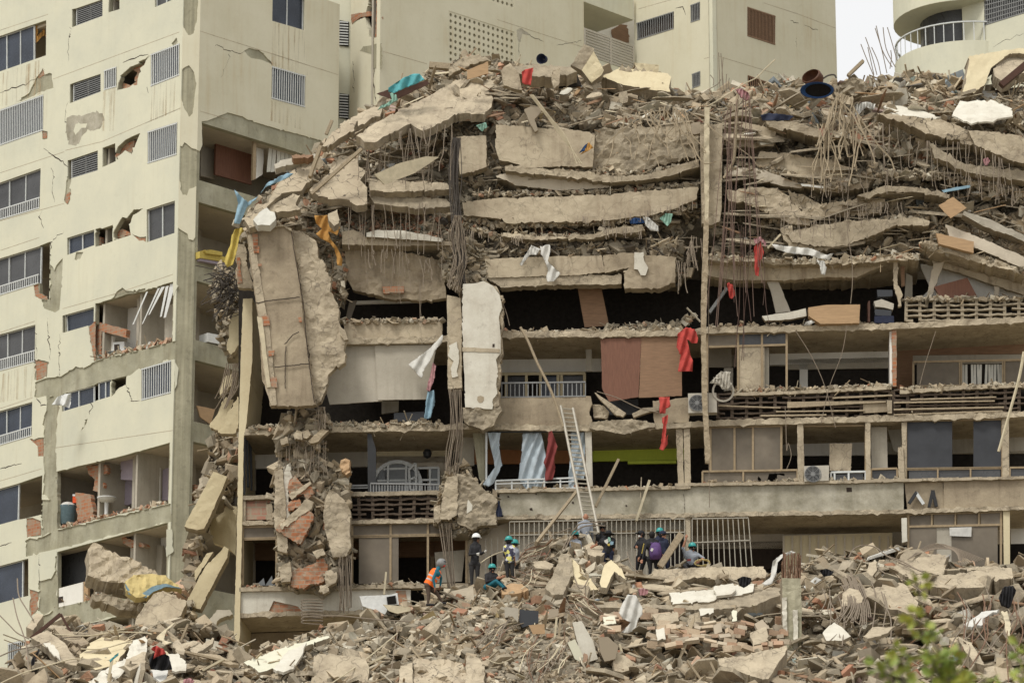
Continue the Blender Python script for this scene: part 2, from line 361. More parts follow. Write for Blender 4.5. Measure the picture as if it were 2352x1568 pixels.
# windows: (quad, kind, panes, rail, pane material, bars)
LW = [('A -60,270 222,172 222,415 -60,514', 'glass', 3, 0, 'glassblue', 0), ('A 515,62 705,-3 705,112 515,182', 'louver', 2, 0, 'glassgrey', 0),
 ('A 1065,-66 1200,-112 1200,-6 1065,52', 'glass', 2, 0, 'glassgrey', 0), ('A 495,575 692,508 692,632 495,706', 'louver', 2, 0, 'glassgrey', 0),
 ('A 715,487 802,458 802,598 715,622', 'bars', 1, 0, 'glassgrey', 7), ('A 1037,374 1236,298 1234,520 1037,598', 'bars', 1, 0, 'glassblue', 15),
 ('A -60,777 299,650 296,900 -60,1026', 'bars', 1, 0, 'glassblue', 30), ('A 482,1100 672,1035 672,1172 482,1230', 'louver', 2, 0, 'glassgrey', 0),
 ('A 1015,905 1220,840 1216,1066 1015,1128', 'bars', 1, 0, 'glassblue', 15), ('A -60,1278 280,1158 272,1433 -60,1530', 'glass', 3, .27, 'glassgrey', 22),
 ('A 1008,1442 1203,1380 B1200,34 B1010,98', 'glass', 2, 0, 'glassgrey', 0), ('B 462,68 648,10 648,118 462,186', 'glass', 2, 0, 'glassblue', 0),
 ('B -60,228 272,125 266,380 -60,482', 'glass', 3, .24, 'glassgrey', 22), ('B 445,598 646,542 644,660 450,715', 'glass', 1, 0, 'glassblue', 0),
 ('B 972,967 1178,907 1175,1135 972,1188', 'bars', 1, 0, 'glassblue', 13), ('B 668,1062 758,1038 756,1158 668,1184', 'glass', 2, 0, 'glassblue', 0),
 ('B 425,1140 634,1082 634,1200 425,1262', 'glass', 2, 0, 'glassblue', 0), ('B -60,747 243,664 238,918 -60,998', 'glass', 3, .3, 'glassgrey', 22),
 ('B -60,1274 222,1194 217,1428 -60,1512', 'glass', 3, .27, 'glassblue', 20), ('C -60,240 118,190 112,440 -60,488', 'glass', 1, 0, 'glassblue', 0),
 ('C -60,772 145,718 142,975 -60,1030', 'glass', 1, 0, 'glassblue', 0), ('C 493,1182 593,1158 590,1262 512,1280', 'glass', 1, 0, 'glassblue', 0),
 ('C 620,1152 714,1132 702,1218 622,1232', 'glass', 1, 0, 'glassblue', 0), ('C 55,1290 172,1268 165,1525 50,1550', 'bars', 1, 0, 'glassgrey', 8)]
quads = [T(a[0]) for a in LW]
opens = [T('A 222,172 318,140 316,382 222,415'), T('A 495,65 515,60 515,182 495,190'), T('A 750,-30 822,-50 822,65 745,88'),
 J(T('A 835,515 895,460 950,440 1028,378 1000,430 965,480 948,540 945,585 870,605 805,625 812,575'), 2, 6), T('A 480,582 495,577 495,706 480,711'),
 T('A 705,1018 792,986 796,1110 705,1150'), J(T('A 790,1060 802,1030 862,962 965,915 935,985 905,1062 860,1035 800,1098')),
 T('A 465,1104 482,1099 482,1230 465,1236'), J(T('B 655,8 775,-22 775,92 655,130')), J(T('B 778,32 A842,1492 A872,1500 A920,1440 A985,1432 A915,1480 A890,1550 B 900,48 780,85')),
 T('B 272,122 345,93 338,492 300,480 266,445 266,380'), J(T('B 655,520 760,490 880,450 1000,430 1195,367 1192,600 1187,780 880,856 690,902 655,912 640,860 612,700 652,655'), 1.5, 7),
 T('B 430,602 445,598 450,716 430,720'), J(T('B 760,1040 870,1012 866,1075 820,1097 765,1160'), 1.5), T('B 634,1082 668,1062 668,1184 634,1200'),
 J(T('C 390,105 610,52 830,0 1177,-96 1167,327 1000,362 700,432 392,507'), 1), T('C 118,190 293,130 286,402 183,428 112,440'),
 T('C 395,660 1163,455 1158,862 880,930 392,1045'), T('C 145,718 196,705 196,963 142,975'), J(T('C 714,1132 1010,1060 960,1250 702,1225'), 1.5),
 T('C 593,1158 620,1152 622,1232 590,1262')]
holes = quads+opens
plast = [J(T(s), 2.2, 6) for s in (
 'A 295,468 306,515 356,508 368,605 240,655 118,705 200,640 245,540 285,490', 'A 458,1215 487,1210 485,1370 465,1412 443,1390 452,1300', 'A 288,898 326,905 326,955 290,957',
 'B 905,38 955,88 1003,98 1003,55 960,62', 'B 230,393 266,383 276,450 330,468 332,495 285,492 240,470', 'B 345,250 372,292 400,240 432,205 426,330 416,480 408,562 380,580 300,552 284,500 338,490',
 'B 512,216 525,165 575,165 550,212', 'B 785,472 840,408 870,432 900,432 1000,412 1000,436 760,492',
 'B 600,660 655,640 655,920 645,915 618,760', 'B 240,1062 320,1030 415,1022 470,985 520,950 575,962 625,935 655,915 690,904 880,855 1210,775 1210,900 1176,905 973,966 880,1014 640,1080 425,1140 322,1162 235,1160',
 'B 235,898 332,918 322,1025 248,1050', 'B 318,1158 427,1133 403,1260 388,1400 388,1568 C390,110 C375,255 C340,302 C293,262 B300,1560 B303,1300 B322,1200',
 'B 203,1450 302,1438 304,1568 C285,0 C262,0 B255,1500', 'C 285,300 342,302 392,105 395,510 288,558', 'C 388,508 1180,326 1180,452 380,642 178,692 178,580 290,558',
 'C 182,428 226,424 282,440 284,548 186,562', 'C 268,856 352,845 382,790 392,652 395,1047 300,1098 262,1062', 'C 298,1100 395,1045 900,925 1200,862 1200,990 700,1130 420,1192 298,1205',
 'C 198,908 268,938 266,1050 215,1112 204,1000', 'B 603,1310 590,1350 555,1400 575,1370 580,1320', 'A 1180,300 1215,260 1222,290 1200,330')]
Louter = [L.uz(-70, -80), (0, L.uz(415, -90)[1]+.6), (0, L.uz(405, 1640)[1]), L.uz(-70, 1680)]
Louter[0] = (-12.5, L.uz(-70, -160)[1]); Louter[3] = (-12.5, Louter[2][1])
Luz = [L.UZ(h) for h in holes]
mb = MB(); mb.panel(L, Louter, Luz, w=.05, t=.17, uz=True); mb.build('frame_wall', 'rawbeam', TW)
mb = MB(); mb.panel(L, Louter, Luz+[L.UZ(h) for h in plast], w=0, t=.047, uz=True); mb.build('plaster_wall', 'creamlight', TW)
for i, a in enumerate(LW): window(TW, L, quads[i], .12, a[1], a[2], a[3], 'whitemetal', a[4], a[5])
for s in ('A 288,900 322,908 322,950 292,952', 'A 460,1330 482,1320 480,1370 465,1405 448,1385', 'B 234,398 262,390 270,450 325,470 325,490 285,488 244,468', 'B 605,690 655,640 655,912 645,905 622,770',
          'B 240,905 325,925 318,1020 252,1045', 'B 210,1455 298,1445 300,1568 265,1568', 'C 186,432 224,428 278,444 280,542 190,556', 'C 200,914 262,940 262,1048 215,1106 207,1000', 'A 255,520 300,472 306,512 270,540',
          'A 1235,20 1250,20 1250,150 1240,150', 'B 900,40 950,90 1000,95 1000,70 950,65'):
    mb = MB(); mb.panel(L, J(T(s), 1, 5), w=.035, t=.014); mb.build('exposed_brick', 'brick', TW)
for s in ('B 655,640 700,655 850,690 870,700 870,755 800,735 700,710 690,905 655,915', 'A 812,575 850,572 900,590 945,555 948,585 870,607 805,627', 'A 902,470 960,440 1020,385 965,480 945,560 925,560 945,500', 'A 790,1070 830,1015 925,965 905,1062 860,1035 800,1098',
          'B 655,60 690,60 690,118 655,128', 'B 790,30 840,5 870,20 900,45 785,85', 'B 250,1050 320,1020 318,1030 250,1050', 'C 520,250 620,262 650,420 540,450', 'C 700,910 760,900 880,930 700,960'):
    mb = MB(); mb.panel(L, J(T(s), 1.5, 5), w=.24, t=.2); mb.build('broken_brick_wall', 'brick', TW)
for s in ('A 0,210 330,100', 'A 365,545 1232,222', 'A 450,1035 700,975 1240,745', 'A 0,1190 440,1045', 'B 0,155 270,65', 'B 430,555 800,450 1190,318', 'B 0,718 240,640', 'B 0,1240 225,1165', 'A 0,1520 440,1400', 'B 380,1510 1190,1390', 'C 0,170 290,85'):
    p = L.UZ(T(s), -.002); mb = MB()
    for i in range(len(p)-1): fbar(mb, L, p[i], p[i+1], .02, -.003, .004)
    mb.build('wall_groove', 'slabconc', TW)
for s in ('A 478,190 470,300 472,420', 'A 845,432 900,408 1020,375', 'A 470,700 450,760 460,870', 'A 0,640 120,600 250,545', 'A 350,1155 365,1210 358,1320 375,1390', 'A 470,1150 300,1020', 'A 290,1440 265,1490 300,1568', 'B 345,250 345,100 390,50 440,20',
          'B 328,620 330,740 348,850 345,905', 'B 245,680 247,900', 'B 860,1070 890,1130 900,1190 960,1185', 'B 410,730 405,900 410,1020', 'C 0,620 80,595', 'C 0,85 150,50', 'B 250,1170 280,1220 320,1215', 'A 1010,600 1020,640', 'C 270,680 272,900', 'B 620,1200 640,1230 615,1280', 'A 990,430 1030,385'):
    crack(TW, L, s, .045)
# peeling stain on the left wall
mb = MB(); mb.panel(L, J(T('A 460,810 520,795 560,800 640,770 705,780 720,830 690,880 640,900 600,890 560,940 540,990 470,995 455,900'), 3, 5), [J(T('A 520,850 600,850 590,880 560,880 520,930 505,900'))], w=-.004, t=.003); mb.build('peeled_patch', 'mossconc', TW)
# corner column
zt = CH.uz(430, -100)[1]; zi = zt+5; zb = CH.uz(430, 1640)[1]; cw = PC1.x-PC0.x
mb = MB(); mb.panel(CH, [(0, zb), (cw, zb), (cw, zt), (0, zt)], w=.04, t=.7, uz=True); mb.panel(L, [(-.25, zb), (0.02, zb), (0.02, zt), (-.25, zt)], w=.06, t=.5, uz=True); mb.build('corner_column', 'rawconc', TW)
mb = MB(); zc = CH.uz(430, 555)[1]
ed = [CH.uz(*p) for p in J(T('B 1365,60 1330,85 1300,78 1290,40 1215,-5'), 1.5, 5, closed=False)]
ed[0] = (cw, ed[0][1]); ed[-1] = (0, ed[-1][1])
mb.panel(CH, [(cw, zt)]+ed+[(0, zt)], [CH.UZ(J(T(s), 1.6, 5)) for s in ('A 1225,-40 1362,-40 1355,130 1332,230 1295,243 1262,190 1240,150', 'A 1241,490 1300,450 1335,500 1350,580 1340,650 1325,780 1300,805 1267,745 1236,640',
   'A 1200,1060 1268,980 1320,1020 1400,1040 1400,1270 1300,1300 1285,1345 1255,1340 1240,1250 1200,1200')], w=0, t=.038, uz=True); mb.build('plaster_corner', 'cream', TW)
mb = MB(); mb.panel(L, J(T('B 1190,365 1222,400 1200,455 1190,470'), 1, 5), w=-.01, t=.05); mb.build('plaster_remnant', 'creamlight', TW); mb = MB()
mb.panel(CH, J(T('B 1200,915 1228,965 1215,1080 1200,1110'), 1, 5), w=-.01, t=.04); mb.build('plaster_remnant', 'creamlight', TW); mb = MB(); mb.panel(CH, J(T('C 1150,505 1190,505 1198,660 1150,695'), 1, 5), w=-.01, t=.04); mb.build('plaster_remnant', 'creamlight', TW)
# R face
ur = R.uz(778, 200)[0]; u0 = R.uz(462, 300)[0]
lev = []
for (xt, yt, xb, yb) in ((464, 281, 462, 414), (461, 464, 457, 599), (457, 645, 455, 781), (454, 827, 452, 968), (450, 1014, 449, 1158), (448, 1204, 447, 1345)):
    lev.append((R.uz(xt, yt)[1], R.uz(xb, yb)[1]))
Rholes = [[(u0, b), (u0+6.1, b), (u0+6.1, a), (u0, a)] for a, b in lev]
Rw = [T('D 500,-60 722,-10 720,210 497,145'), T('D 495,455 725,520 722,742 492,680')]
mb = MB(); mb.panel(R, [(0, zb), (ur, zb), (ur, zt), (0, zt)], Rholes+[R.UZ(q) for q in Rw], w=.05, t=.25, uz=True); mb.build('frame_wall', 'rawbeam', TW)
edge = R.UZ(J(T('A 1375,1040 1392,1000 1388,835 1430,830 1500,800 1570,775 1661,800 D 330,825 430,855 530,885 640,915 740,940 830,965'), 1.3, 5, closed=False))
edge = [(0, edge[0][1])]+edge+[(ur, edge[-1][1]-.4)]
pe = [J(T('D 305,350 340,330 400,345 440,370 470,410 500,445 430,415 350,400'), 1, 5)]
mb = MB(); mb.panel(R, [(0, zt)]+edge+[(ur, zt)], [R.UZ(q) for q in Rw]+[R.UZ(q) for q in pe], w=0, t=.047, uz=True); mb.build('plaster_wall', 'cream', TW)
window(TW, R, Rw[0], .12, 'glass', 2, 0, 'whitemetal', 'glassblue'); window(TW, R, Rw[1], .12, 'bars', 1, 0, 'whitemetal', 'glassblue', 15)
crack(TW, R, 'D 105,310 200,350 280,370 320,345'); crack(TW, R, 'D 205,352 190,430 140,540', .02); crack(TW, R, 'D 470,410 497,440')
for s in ('D 0,215 950,515', 'D 0,765 190,820'):
    p = R.UZ(T(s)); mb = MB(); fbar(mb, R, p[0], p[1], .02, -.003, .004); mb.build('wall_groove', 'slabconc', TW)
# rust streaks under windows
m, nt_, bs_ = _new('ruststain'); bs_.inputs['Base Color'].default_value = (.42, .27, .12, 1); bs_.inputs['Roughness'].default_value = 1; m.use_backface_culling = False
tc_ = nt_.nodes.new('ShaderNodeTexCoord'); f1 = _noise(nt_, tc_.outputs['Object'], 1, 5, .6, (7, 7, .25)); f2 = _noise(nt_, tc_.outputs['Object'], .8, 3)
kk = nt_.nodes.new('ShaderNodeMath'); kk.operation = 'MULTIPLY'; nt_.links.new(_ramp(nt_, f1, .5, .72), kk.inputs[0]); nt_.links.new(_ramp(nt_, f2, .3, .6, (0, 0, 0, 1), (.38, .38, .38, 1)), kk.inputs[1]); nt_.links.new(kk.outputs[0], bs_.inputs['Alpha'])
for pl, s in ((R, 'D 500,150 725,215 740,520 490,450'), (R, 'D 485,690 730,760 720,900 480,830'), (L, 'A 1020,610 1235,530 1240,760 1000,850'), (L, 'A 710,630 800,600 800,900 700,900'), (L, 'A 0,510 310,400 300,640 0,740'), (L, 'B 20,1000 240,930 230,1160 0,1200')):
    mb = MB(); mb.panel(pl, T(s), w=-.005, t=.002); mb.build('rust_streaks', 'ruststain', TW)
# floors, ceilings and rooms inside
def slabpoly(zt_, zb_, d=9):
    q = [L.pt(-12.4, 0, .23), L.pt(0, 0, .23), R.pt(0, 0, .33), R.pt(ur-.1, 0, .33), R.pt(ur-.1, 0, d), L.pt(-20, 0, d), L.pt(-20, 0, .4)]
    return [Vector((p.x, p.y, zb_)) for p in q], Vector((0, 0, zt_-zb_))
mb = MB(); zs = [(lev[i][1]-.02, lev[i+1][0]+.02) for i in range(len(lev)-1)]+[(lev[0][0]+.75, lev[0][0]+.02), (lev[0][0]+3.85, lev[0][0]+3.1), (lev[0][0]+6.9, lev[0][0]+6.2), (lev[-1][1], lev[-1][1]-.8)]
for a, b in zs: p, o = slabpoly(a, b); mb.prism(p, o)
mb.build('floor_slabs', 'ceil', TW)
mb = MB(); mb.panel(L, [(-20, zb), (-3.3, zb), (-3.3, zi), (-20, zi)], w=3.2, t=.15, uz=True); mb.panel(R, [(.2, zb), (ur-.2, zb), (ur-.2, zt), (.2, zt)], w=3.4, t=.15, uz=True)
for u in (-7.6, -4.6, -2.4): mb.prism([L.pt(u, zb, .25), L.pt(u+.12, zb, .25), L.pt(u+.12, zb, 3.2), L.pt(u, zb, 3.2)], (0, 0, zt-zb))
mb.prism([R.pt(ur-.15, zb, .3), R.pt(ur, zb, .3), R.pt(ur, zb, 6), R.pt(ur-.15, zb, 6)], (0, 0, zt-zb)); mb.build('inner_walls', 'greywall', TW)
def part(pl, s, w, t, m, name, parent=None, jag=0):
    mb = MB(); mb.panel(pl, J(T(s), jag, 5) if jag else T(s), w=w, t=t); return mb.build(name, m, parent or TW)
part(R, 'D 110,985 365,960 355,1270 105,1200', 1.6, .1, 'plyred', 'wardrobe'); part(R, 'D 368,965 388,970 385,1230 362,1240', .3, .1, 'tanframe', 'door_frame')
part(R, 'D 5,985 100,985 95,1230 5,1210', 2.2, .1, 'greywall', 'inner_partition'); part(R, 'D 390,1010 440,1020 430,1200 385,1230', .8, .1, 'whitewall', 'inner_partition', jag=1)
for k in range(9):
    x = 475+k*28; part(R, 'D %d,%d %d,%d %d,%d %d,%d' % (x, 1008+k*8, x+24, 1015+k*8, x+20+(k < 2)*-10, 1180, x-4-(k < 2)*12, 1185), .5, .015, 'curtainwhite', 'blind_slat')
part(L, 'B 875,548 1040,540 1040,700 1040,800 900,850 875,860', 1.4, .15, 'whitewall', 'inner_partition', jag=1); part(L, 'B 980,690 1045,690 1045,805 980,812', 1.2, .08, 'plydark', 'cupboard')
part(L, 'B 1135,540 1190,520 1190,790 1130,800', .9, .1, 'greywall', 'inner_partition'); part(L, 'B 680,705 780,745 780,870 690,900 680,900', .6, .1, 'whitewall', 'broken_wall', jag=1)
part(L, 'B 775,785 855,780 855,870 775,882', .5, .4, 'whiteplastic', 'sink_cabinet'); part(L, 'B 785,800 820,798 820,870 785,876', .48, .02, 'darkbrown', 'cabinet_opening')
part(L, 'C 835,15 1000,-25 1000,130 940,165 835,160', .9, .12, 'lilac', 'broken_wall', jag=1); part(L, 'C 870,170 1170,80 1170,300 850,335 850,230', 1.5, .12, 'lilac', 'inner_partition', jag=1)
part(L, 'C 1000,60 1108,80 1105,310 995,335', 1.35, .05, 'curtainwhite', 'door'); part(L, 'C 395,120 515,100 515,420 400,500', 1.5, .1, 'rawconc', 'inner_partition')
part(L, 'C 600,65 680,60 735,60 745,110 700,140 720,200 700,250 640,235 655,160 610,120', .4, .15, 'brick', 'broken_brick_wall', jag=1.5)
part(L, 'C 1000,610 1125,615 1110,830 1000,800', 1.3, .05, 'greywall', 'door'); part(L, 'C 985,545 1160,490 1155,640 985,620', 1.5, .1, 'whitewall', 'inner_partition')
part(L, 'C 840,552 985,600 1000,620 905,630 850,600', .4, .3, 'brick', 'broken_brick_wall', jag=1.5)
part(L, 'C 395,915 572,868 572,1005 395,1045', .1, .1, 'whitewall', 'parapet_panel'); part(L, 'C 402,972 434,966 434,1006 402,1014', .085, .02, 'darkbrown', 'vent_hole')
part(L, 'C 572,868 608,860 608,1000 572,1008', .15, .1, 'ply', 'cupboard_side'); part(L, 'C 395,665 605,620 605,860 395,905', .9, .05, 'glassgrey', 'glass_door')
part(L, 'C 660,870 790,860 780,950 640,980', .8, .3, 'tanframe', 'cupboard')
# ---- loose things in the open rooms
def thingprism(name, label, cat, pl, s, w, t, m, group=None, jag=0):
    mb = MB(); mb.panel(pl, J(T(s), jag, 5) if jag else T(s), w=w, t=t); return tag(mb.build(name, m), label, cat, group)
for i, (a, b, c, d, e, f) in enumerate(((1005, 440, 910, 665, 12, 10), (1085, 415, 975, 662, 14, 8), (1110, 405, 1020, 598, 24, 10), (1140, 400, 1100, 612, 20, 12), (1170, 385, 1125, 618, 36, 16))):
    tag(thingprism('blind_slat', 'white broken ceiling slat hanging in the open room beside the corner column', 'slat', L, 'B %d,%d %d,%d %d,%d %d,%d' % (a, b, a+e, b-4, c+f, d-5, c, d), .0+.02*i, .015, 'whiteplastic'), group='broken white slats in the tower room')
c = thing('cool_box', 'orange-red cool box with white lid in the torn-open tower room', 'cool box', L.pt(*L.uz(*T('C 545,318')[0], .6), .6))
part(L, 'C 502,275 592,268 590,312 502,322', .5, .35, 'cooler', 'body', c); part(L, 'C 500,262 594,258 594,268 502,276', .49, .37, 'whiteplastic', 'lid', c)
c = thing('washbasin', 'white pedestal washbasin standing in the ruined bathroom of the tower', 'washbasin', L.pt(*L.uz(*T('C 735,400')[0], .4), .4))
p = L.pt(*L.uz(*T('C 738,300')[0], .4), .4); mb = MB(); mb.lathe([(.02, -.12), (.25, -.08), (.36, .04), (.38, .08), (.34, .08), (.2, 0), (.02, -.02)], p, n=20); mb.build('basin', 'whiteplastic', c, smooth=True)
mb = MB(); mb.lathe([(.12, -.95), (.10, -.8), (.075, -.5), (.09, -.1)], p, n=14); mb.build('pedestal', 'whiteplastic', c, smooth=True)
tag(part(L, 'C 1,1 2,1 2,2', 5, .01, 'dark', 'x'), '', '') if False else None
c = thing('water_tub', 'blue grey plastic tub with rags standing in the open tower room', 'tub', L.pt(*L.uz(*T('C 470,470')[0], .45), .45))
p = L.pt(*L.uz(*T('C 465,470')[0], .5), .5); mb = MB(); mb.lathe([(.02, 0), (.26, 0), (.33, .7), (.36, .72), (.33, .72), (.3, .6), (.02, .58)], p, n=16); mb.build('tub', 'matblue', c, smooth=True)
mb = MB(); mb.lathe([(.02, .9), (.2, .85), (.34, .72), (.3, .6)], p, n=9); mb.build('rags', 'whitecloth', c)
# ============================================================ MIDDLE TOWER (behind)
P0 = at(872, 200, 147.0); A1 = Plane((P0.x, P0.y, 0), 46)
MT = thing('rear_apartment_block', 'cream apartment block behind the collapse with breeze block screen, balcony and small barred windows', 'building', (P0.x, P0.y, zb))
u1 = A1.uz(1341, 60)[0]; z1, z0 = A1.uz(1100, -150)[1]+2, A1.uz(1100, 500)[1]-6
def blockwall(pl, q, n, m, parent):                        # screen of round holes
    Q = pl.UZ(q); hs = []
    for j in range(m):
        for i in range(n):
            c = lerp(lerp(Q[0], Q[1], (i+.5)/n), lerp(Q[3], Q[2], (i+.5)/n), (j+.5)/m); r = .076
            hs.append([(c[0]+r*math.cos(a*math.pi/5), c[1]+r*math.sin(a*math.pi/5)) for a in range(10)])
    return Q, hs
Q, hs = blockwall(A1, T('G 162,72 590,210 590,548 162,405'), 14, 8, MT)
Q2, hs2 = blockwall(A1, T('G 320,-150 590,-65 590,62 320,-25'), 9, 3, MT)
mb = MB(); mb.panel(A1, [(0, z0), (u1, z0), (u1, z1), (0, z1)], [Q, Q2], w=0, t=.2, uz=True); mb.build('end_wall', 'cream', MT)
mb = MB(); mb.panel(A1, [(q[0], q[1]) for q in Q], hs, w=.02, t=.12, uz=True); mb.panel(A1, Q2, hs2, w=.02, t=.12, uz=True); mb.build('breeze_block_screen', 'cream', MT)
mb = MB(); mb.panel(A1, [(.1, z0), (u1-.1, z0), (u1-.1, z1), (.1, z1)], w=.5, t=.1, uz=True); mb.build('inner_walls', 'greywall', MT)
crack(MT, A1, 'G 605,200 640,190 700,240 780,272'); crack(MT, A1, 'G 625,200 620,300 620,360', .05); crack(MT, A1, 'G 865,300 940,285 1030,265')
mb = MB(); mb.panel(A1, J(T('G 605,200 640,190 680,215 690,232 640,222 632,275 618,270'), 1, 4), w=-.004, t=.003); mb.build('peeled_patch', 'mossconc', MT)
for s in ('D 1260,355 1560,440', 'G 480,130 1040,310'):
    p = A1.UZ(T(s)); mb = MB(); fbar(mb, A1, p[0], p[1], .02, -.003, .004); mb.build('wall_groove', 'slabconc', MT)
# recess between the towers
RC = Plane((P0.x, P0.y, 0), 46)
mb = MB(); a = R.pt(ur-.3, 0, 0); a.z = z0
p1 = at(779, 200, 149.2); p2 = at(804, 200, 149.0); p3 = at(872, 200, 147.05); p1.z = p2.z = p3.z = z0
bw = Vector((0, .3, 0)); H_ = Vector((0, 0, z1-z0))
side = Plane((p2.x, p2.y, 0), math.degrees(math.atan2(p3.y-p2.y, p3.x-p2.x)))
us = side.uz(871, 200)[0]
hole = J(T('D 1160,0 1245,-20 1240,250 1185,262 1165,255 1135,120 1040,160 1045,100 1140,90'), 1.5, 5)
conc = J(T('D 1100,350 1130,320 1250,300 1250,470 1190,470 1185,370'), 1.5, 5)
mb = MB(); mb.panel(side, [(0, z0), (us, z0), (us, z1), (0, z1)], [side.UZ(hole)], w=0, t=.2, uz=True); mb.build('recess_wall', 'cream', MT)
mb = MB(); mb.panel(side, conc, w=-.012, t=.01); mb.build('exposed_concrete', 'rawconc', MT)
mb = MB(); mb.panel(side, J(T('D 1215,0 1245,0 1240,260 1205,260'), 1, 5), w=.03, t=.1); mb.panel(side, J(T('D 1040,100 1100,90 1165,80 1170,110 1100,120 1045,165'), 1, 5), w=-.02, t=.1); mb.build('broken_brick_wall', 'brick', MT)
mb = MB(); mb.panel(side, [(-.2, z0), (us-.5, z0), (us-.5, z1), (-.2, z1)], w=.6, t=.1, uz=True); mb.build('room_shade', 'void_shade', MT)  # near-black sheet paints the unlit room behind the broken hole
fr = Plane((p1.x, p1.y, 0), 0); uf = p2.x-p1.x+.1
mb = MB(); mb.panel(fr, [(-.6, z0), (uf, z0), (uf, z1), (-.6, z1)], w=.05, t=.2, uz=True); mb.build('recess_wall', 'creamlight', MT)
for yy in (140, 640):
    mb = MB()
    for k in range(9): fbar(mb, fr, fr.uz(*T('D 958,%d' % (yy+12+k*19))[0]), fr.uz(*T('D 1020,%d' % (yy+16+k*19))[0]), .05, -.02, .04)
    q = fr.UZ(T('D 960,%d 1025,%d 1022,%d 955,%d' % (yy, yy+10, yy+182, yy+170))); mb.panel(fr, q, w=.02, t=.02, uz=True, mi=1); mb.build('louvre_vent', ['whitemetal', 'dark'], MT)
crack(MT, side, 'D 1185,370 1200,480 1190,560 1210,700', .12); crack(MT, side, 'D 1050,420 1055,500 1060,640', .05)
# balcony bay and front faces
z_sl = A1.uz(1341, 4)[1]; uB = A1.uz(1456, 100)[0]
mb = MB(); mb.panel(A1, [(u1, z0), (uB, z0), (uB, A1.uz(1341, 62)[1]-1.25), (u1, A1.uz(1341, 62)[1]-1.25)], w=0, t=.15, uz=True); mb.panel(A1, [(u1, z_sl), (uB, z_sl), (uB, z_sl+1.1), (u1, z_sl+1.1)], w=0, t=.15, uz=True)
mb.prism([A1.pt(u1, z_sl, .15), A1.pt(uB, z_sl, .15), A1.pt(uB, z_sl, 4), A1.pt(u1, z_sl, 4)], (0, 0, .2)); mb.build('balcony_slab', 'creamlight', MT)
mb = MB(); mb.panel(A1, [(u1, z0), (uB+5, z0), (uB+5, z1), (u1, z1)], w=2.2, t=.15, uz=True); mb.build('balcony_back_wall', 'whitewall', MT)
mb = MB(); mb.panel(A1, J(T('G 1225,195 1290,160 1330,170 1340,280 1300,280 1235,250'), 2, 5), w=2.15, t=.02); mb.build('wall_hole', 'plydark', MT)
mb = MB(); zr = A1.uz(1341, 66)[1]
for k in range(10): fbar(mb, A1, (u1, zr-k*.125), (uB, zr-k*.125), .055 if k else .09, -.02, .05)
for u in (u1+.05, (u1+uB)/2+.1, uB-.05): fbar(mb, A1, (u, zr), (u, zr-1.2), .09, -.025, .06)
mb.build('balcony_railing', 'acgrey', MT)
q0 = A1.pt(uB, 0, 0); PF = at(1640, 200, q0.y-2.9); B1 = Plane((PF.x, PF.y, 0), -44); B2 = Plane((PF.x, PF.y, 0), 46)
ub = B1.uz(1457, 100)[0]; ue = B2.uz(1921, 100)[0]
B1w = [T('G 1388,152 1632,75 1632,190 1392,265'), T('G 1740,35 1803,12 1803,130 1742,150'), T('G 1750,485 1805,465 1805,560 1752,580')]
B2w = [T('J 283,45 467,105 465,297 283,238'), T('J 285,492 480,560 480,640 285,600')]
mb = MB(); mb.panel(B1, [(ub, z0), (0, z0), (0, z1), (ub, z1)], [B1.UZ(q) for q in B1w], w=0, t=.25, uz=True); mb.prism([B1.pt(ub, z0, .25), B1.pt(ub+.2, z0, .25), B1.pt(ub+.2, z0, 5), B1.pt(ub, z0, 5)], (0, 0, z1-z0)); mb.build('front_wall', 'cream', MT)
mb = MB(); mb.panel(B2, [(0, z0), (ue, z0), (ue, z1), (0, z1)], [B2.UZ(q) for q in B2w], w=0, t=.25, uz=True); mb.build('front_wall', 'cream', MT)
mb = MB(); mb.prism([B1.pt(-.2, z0, -.015), B1.pt(0, z0, -.03), B2.pt(.2, z0, -.015), B2.pt(.2, z0, .1), B1.pt(-.2, z0, .1)], (0, 0, z1-z0)); mb.build('corner_strip', 'creamlight', MT)
window(MT, B1, B1w[0], .14, 'bars', 1, 0, 'greymetal', 'darkbrown', 17); window(MT, B1, B1w[1], .14, 'bars', 1, 0, 'greymetal', 'darkbrown', 6); window(MT, B1, B1w[2], .14, 'bars', 1, 0, 'greymetal', 'darkbrown', 6)
window(MT, B2, B2w[0], .16, 'bars', 2, 0, 'plydark', 'darkbrown', 20); window(MT, B2, B2w[1], .14, 'bars', 2, 0, 'plydark', 'darkbrown', 16)
for pl, s in ((B2, 'J 100,370 460,480 860,590'), (B2, 'J 390,20 620,95 860,185'), (B1, 'G 1400,60 1720,-30'), (B1, 'J 0,385 70,365')):
    p = pl.UZ(T(s)); mb = MB()
    for i in range(len(p)-1): fbar(mb, pl, p[i], p[i+1], .02, -.003, .004)
    mb.build('wall_groove', 'slabconc', MT)
crack(MT, B2, 'J 565,135 620,152'); crack(MT, B2, 'J 655,165 745,198'); crack(MT, B1, 'G 1645,55 1690,45 1710,100', .05); crack(MT, B2, 'J 602,250 605,310', .02)
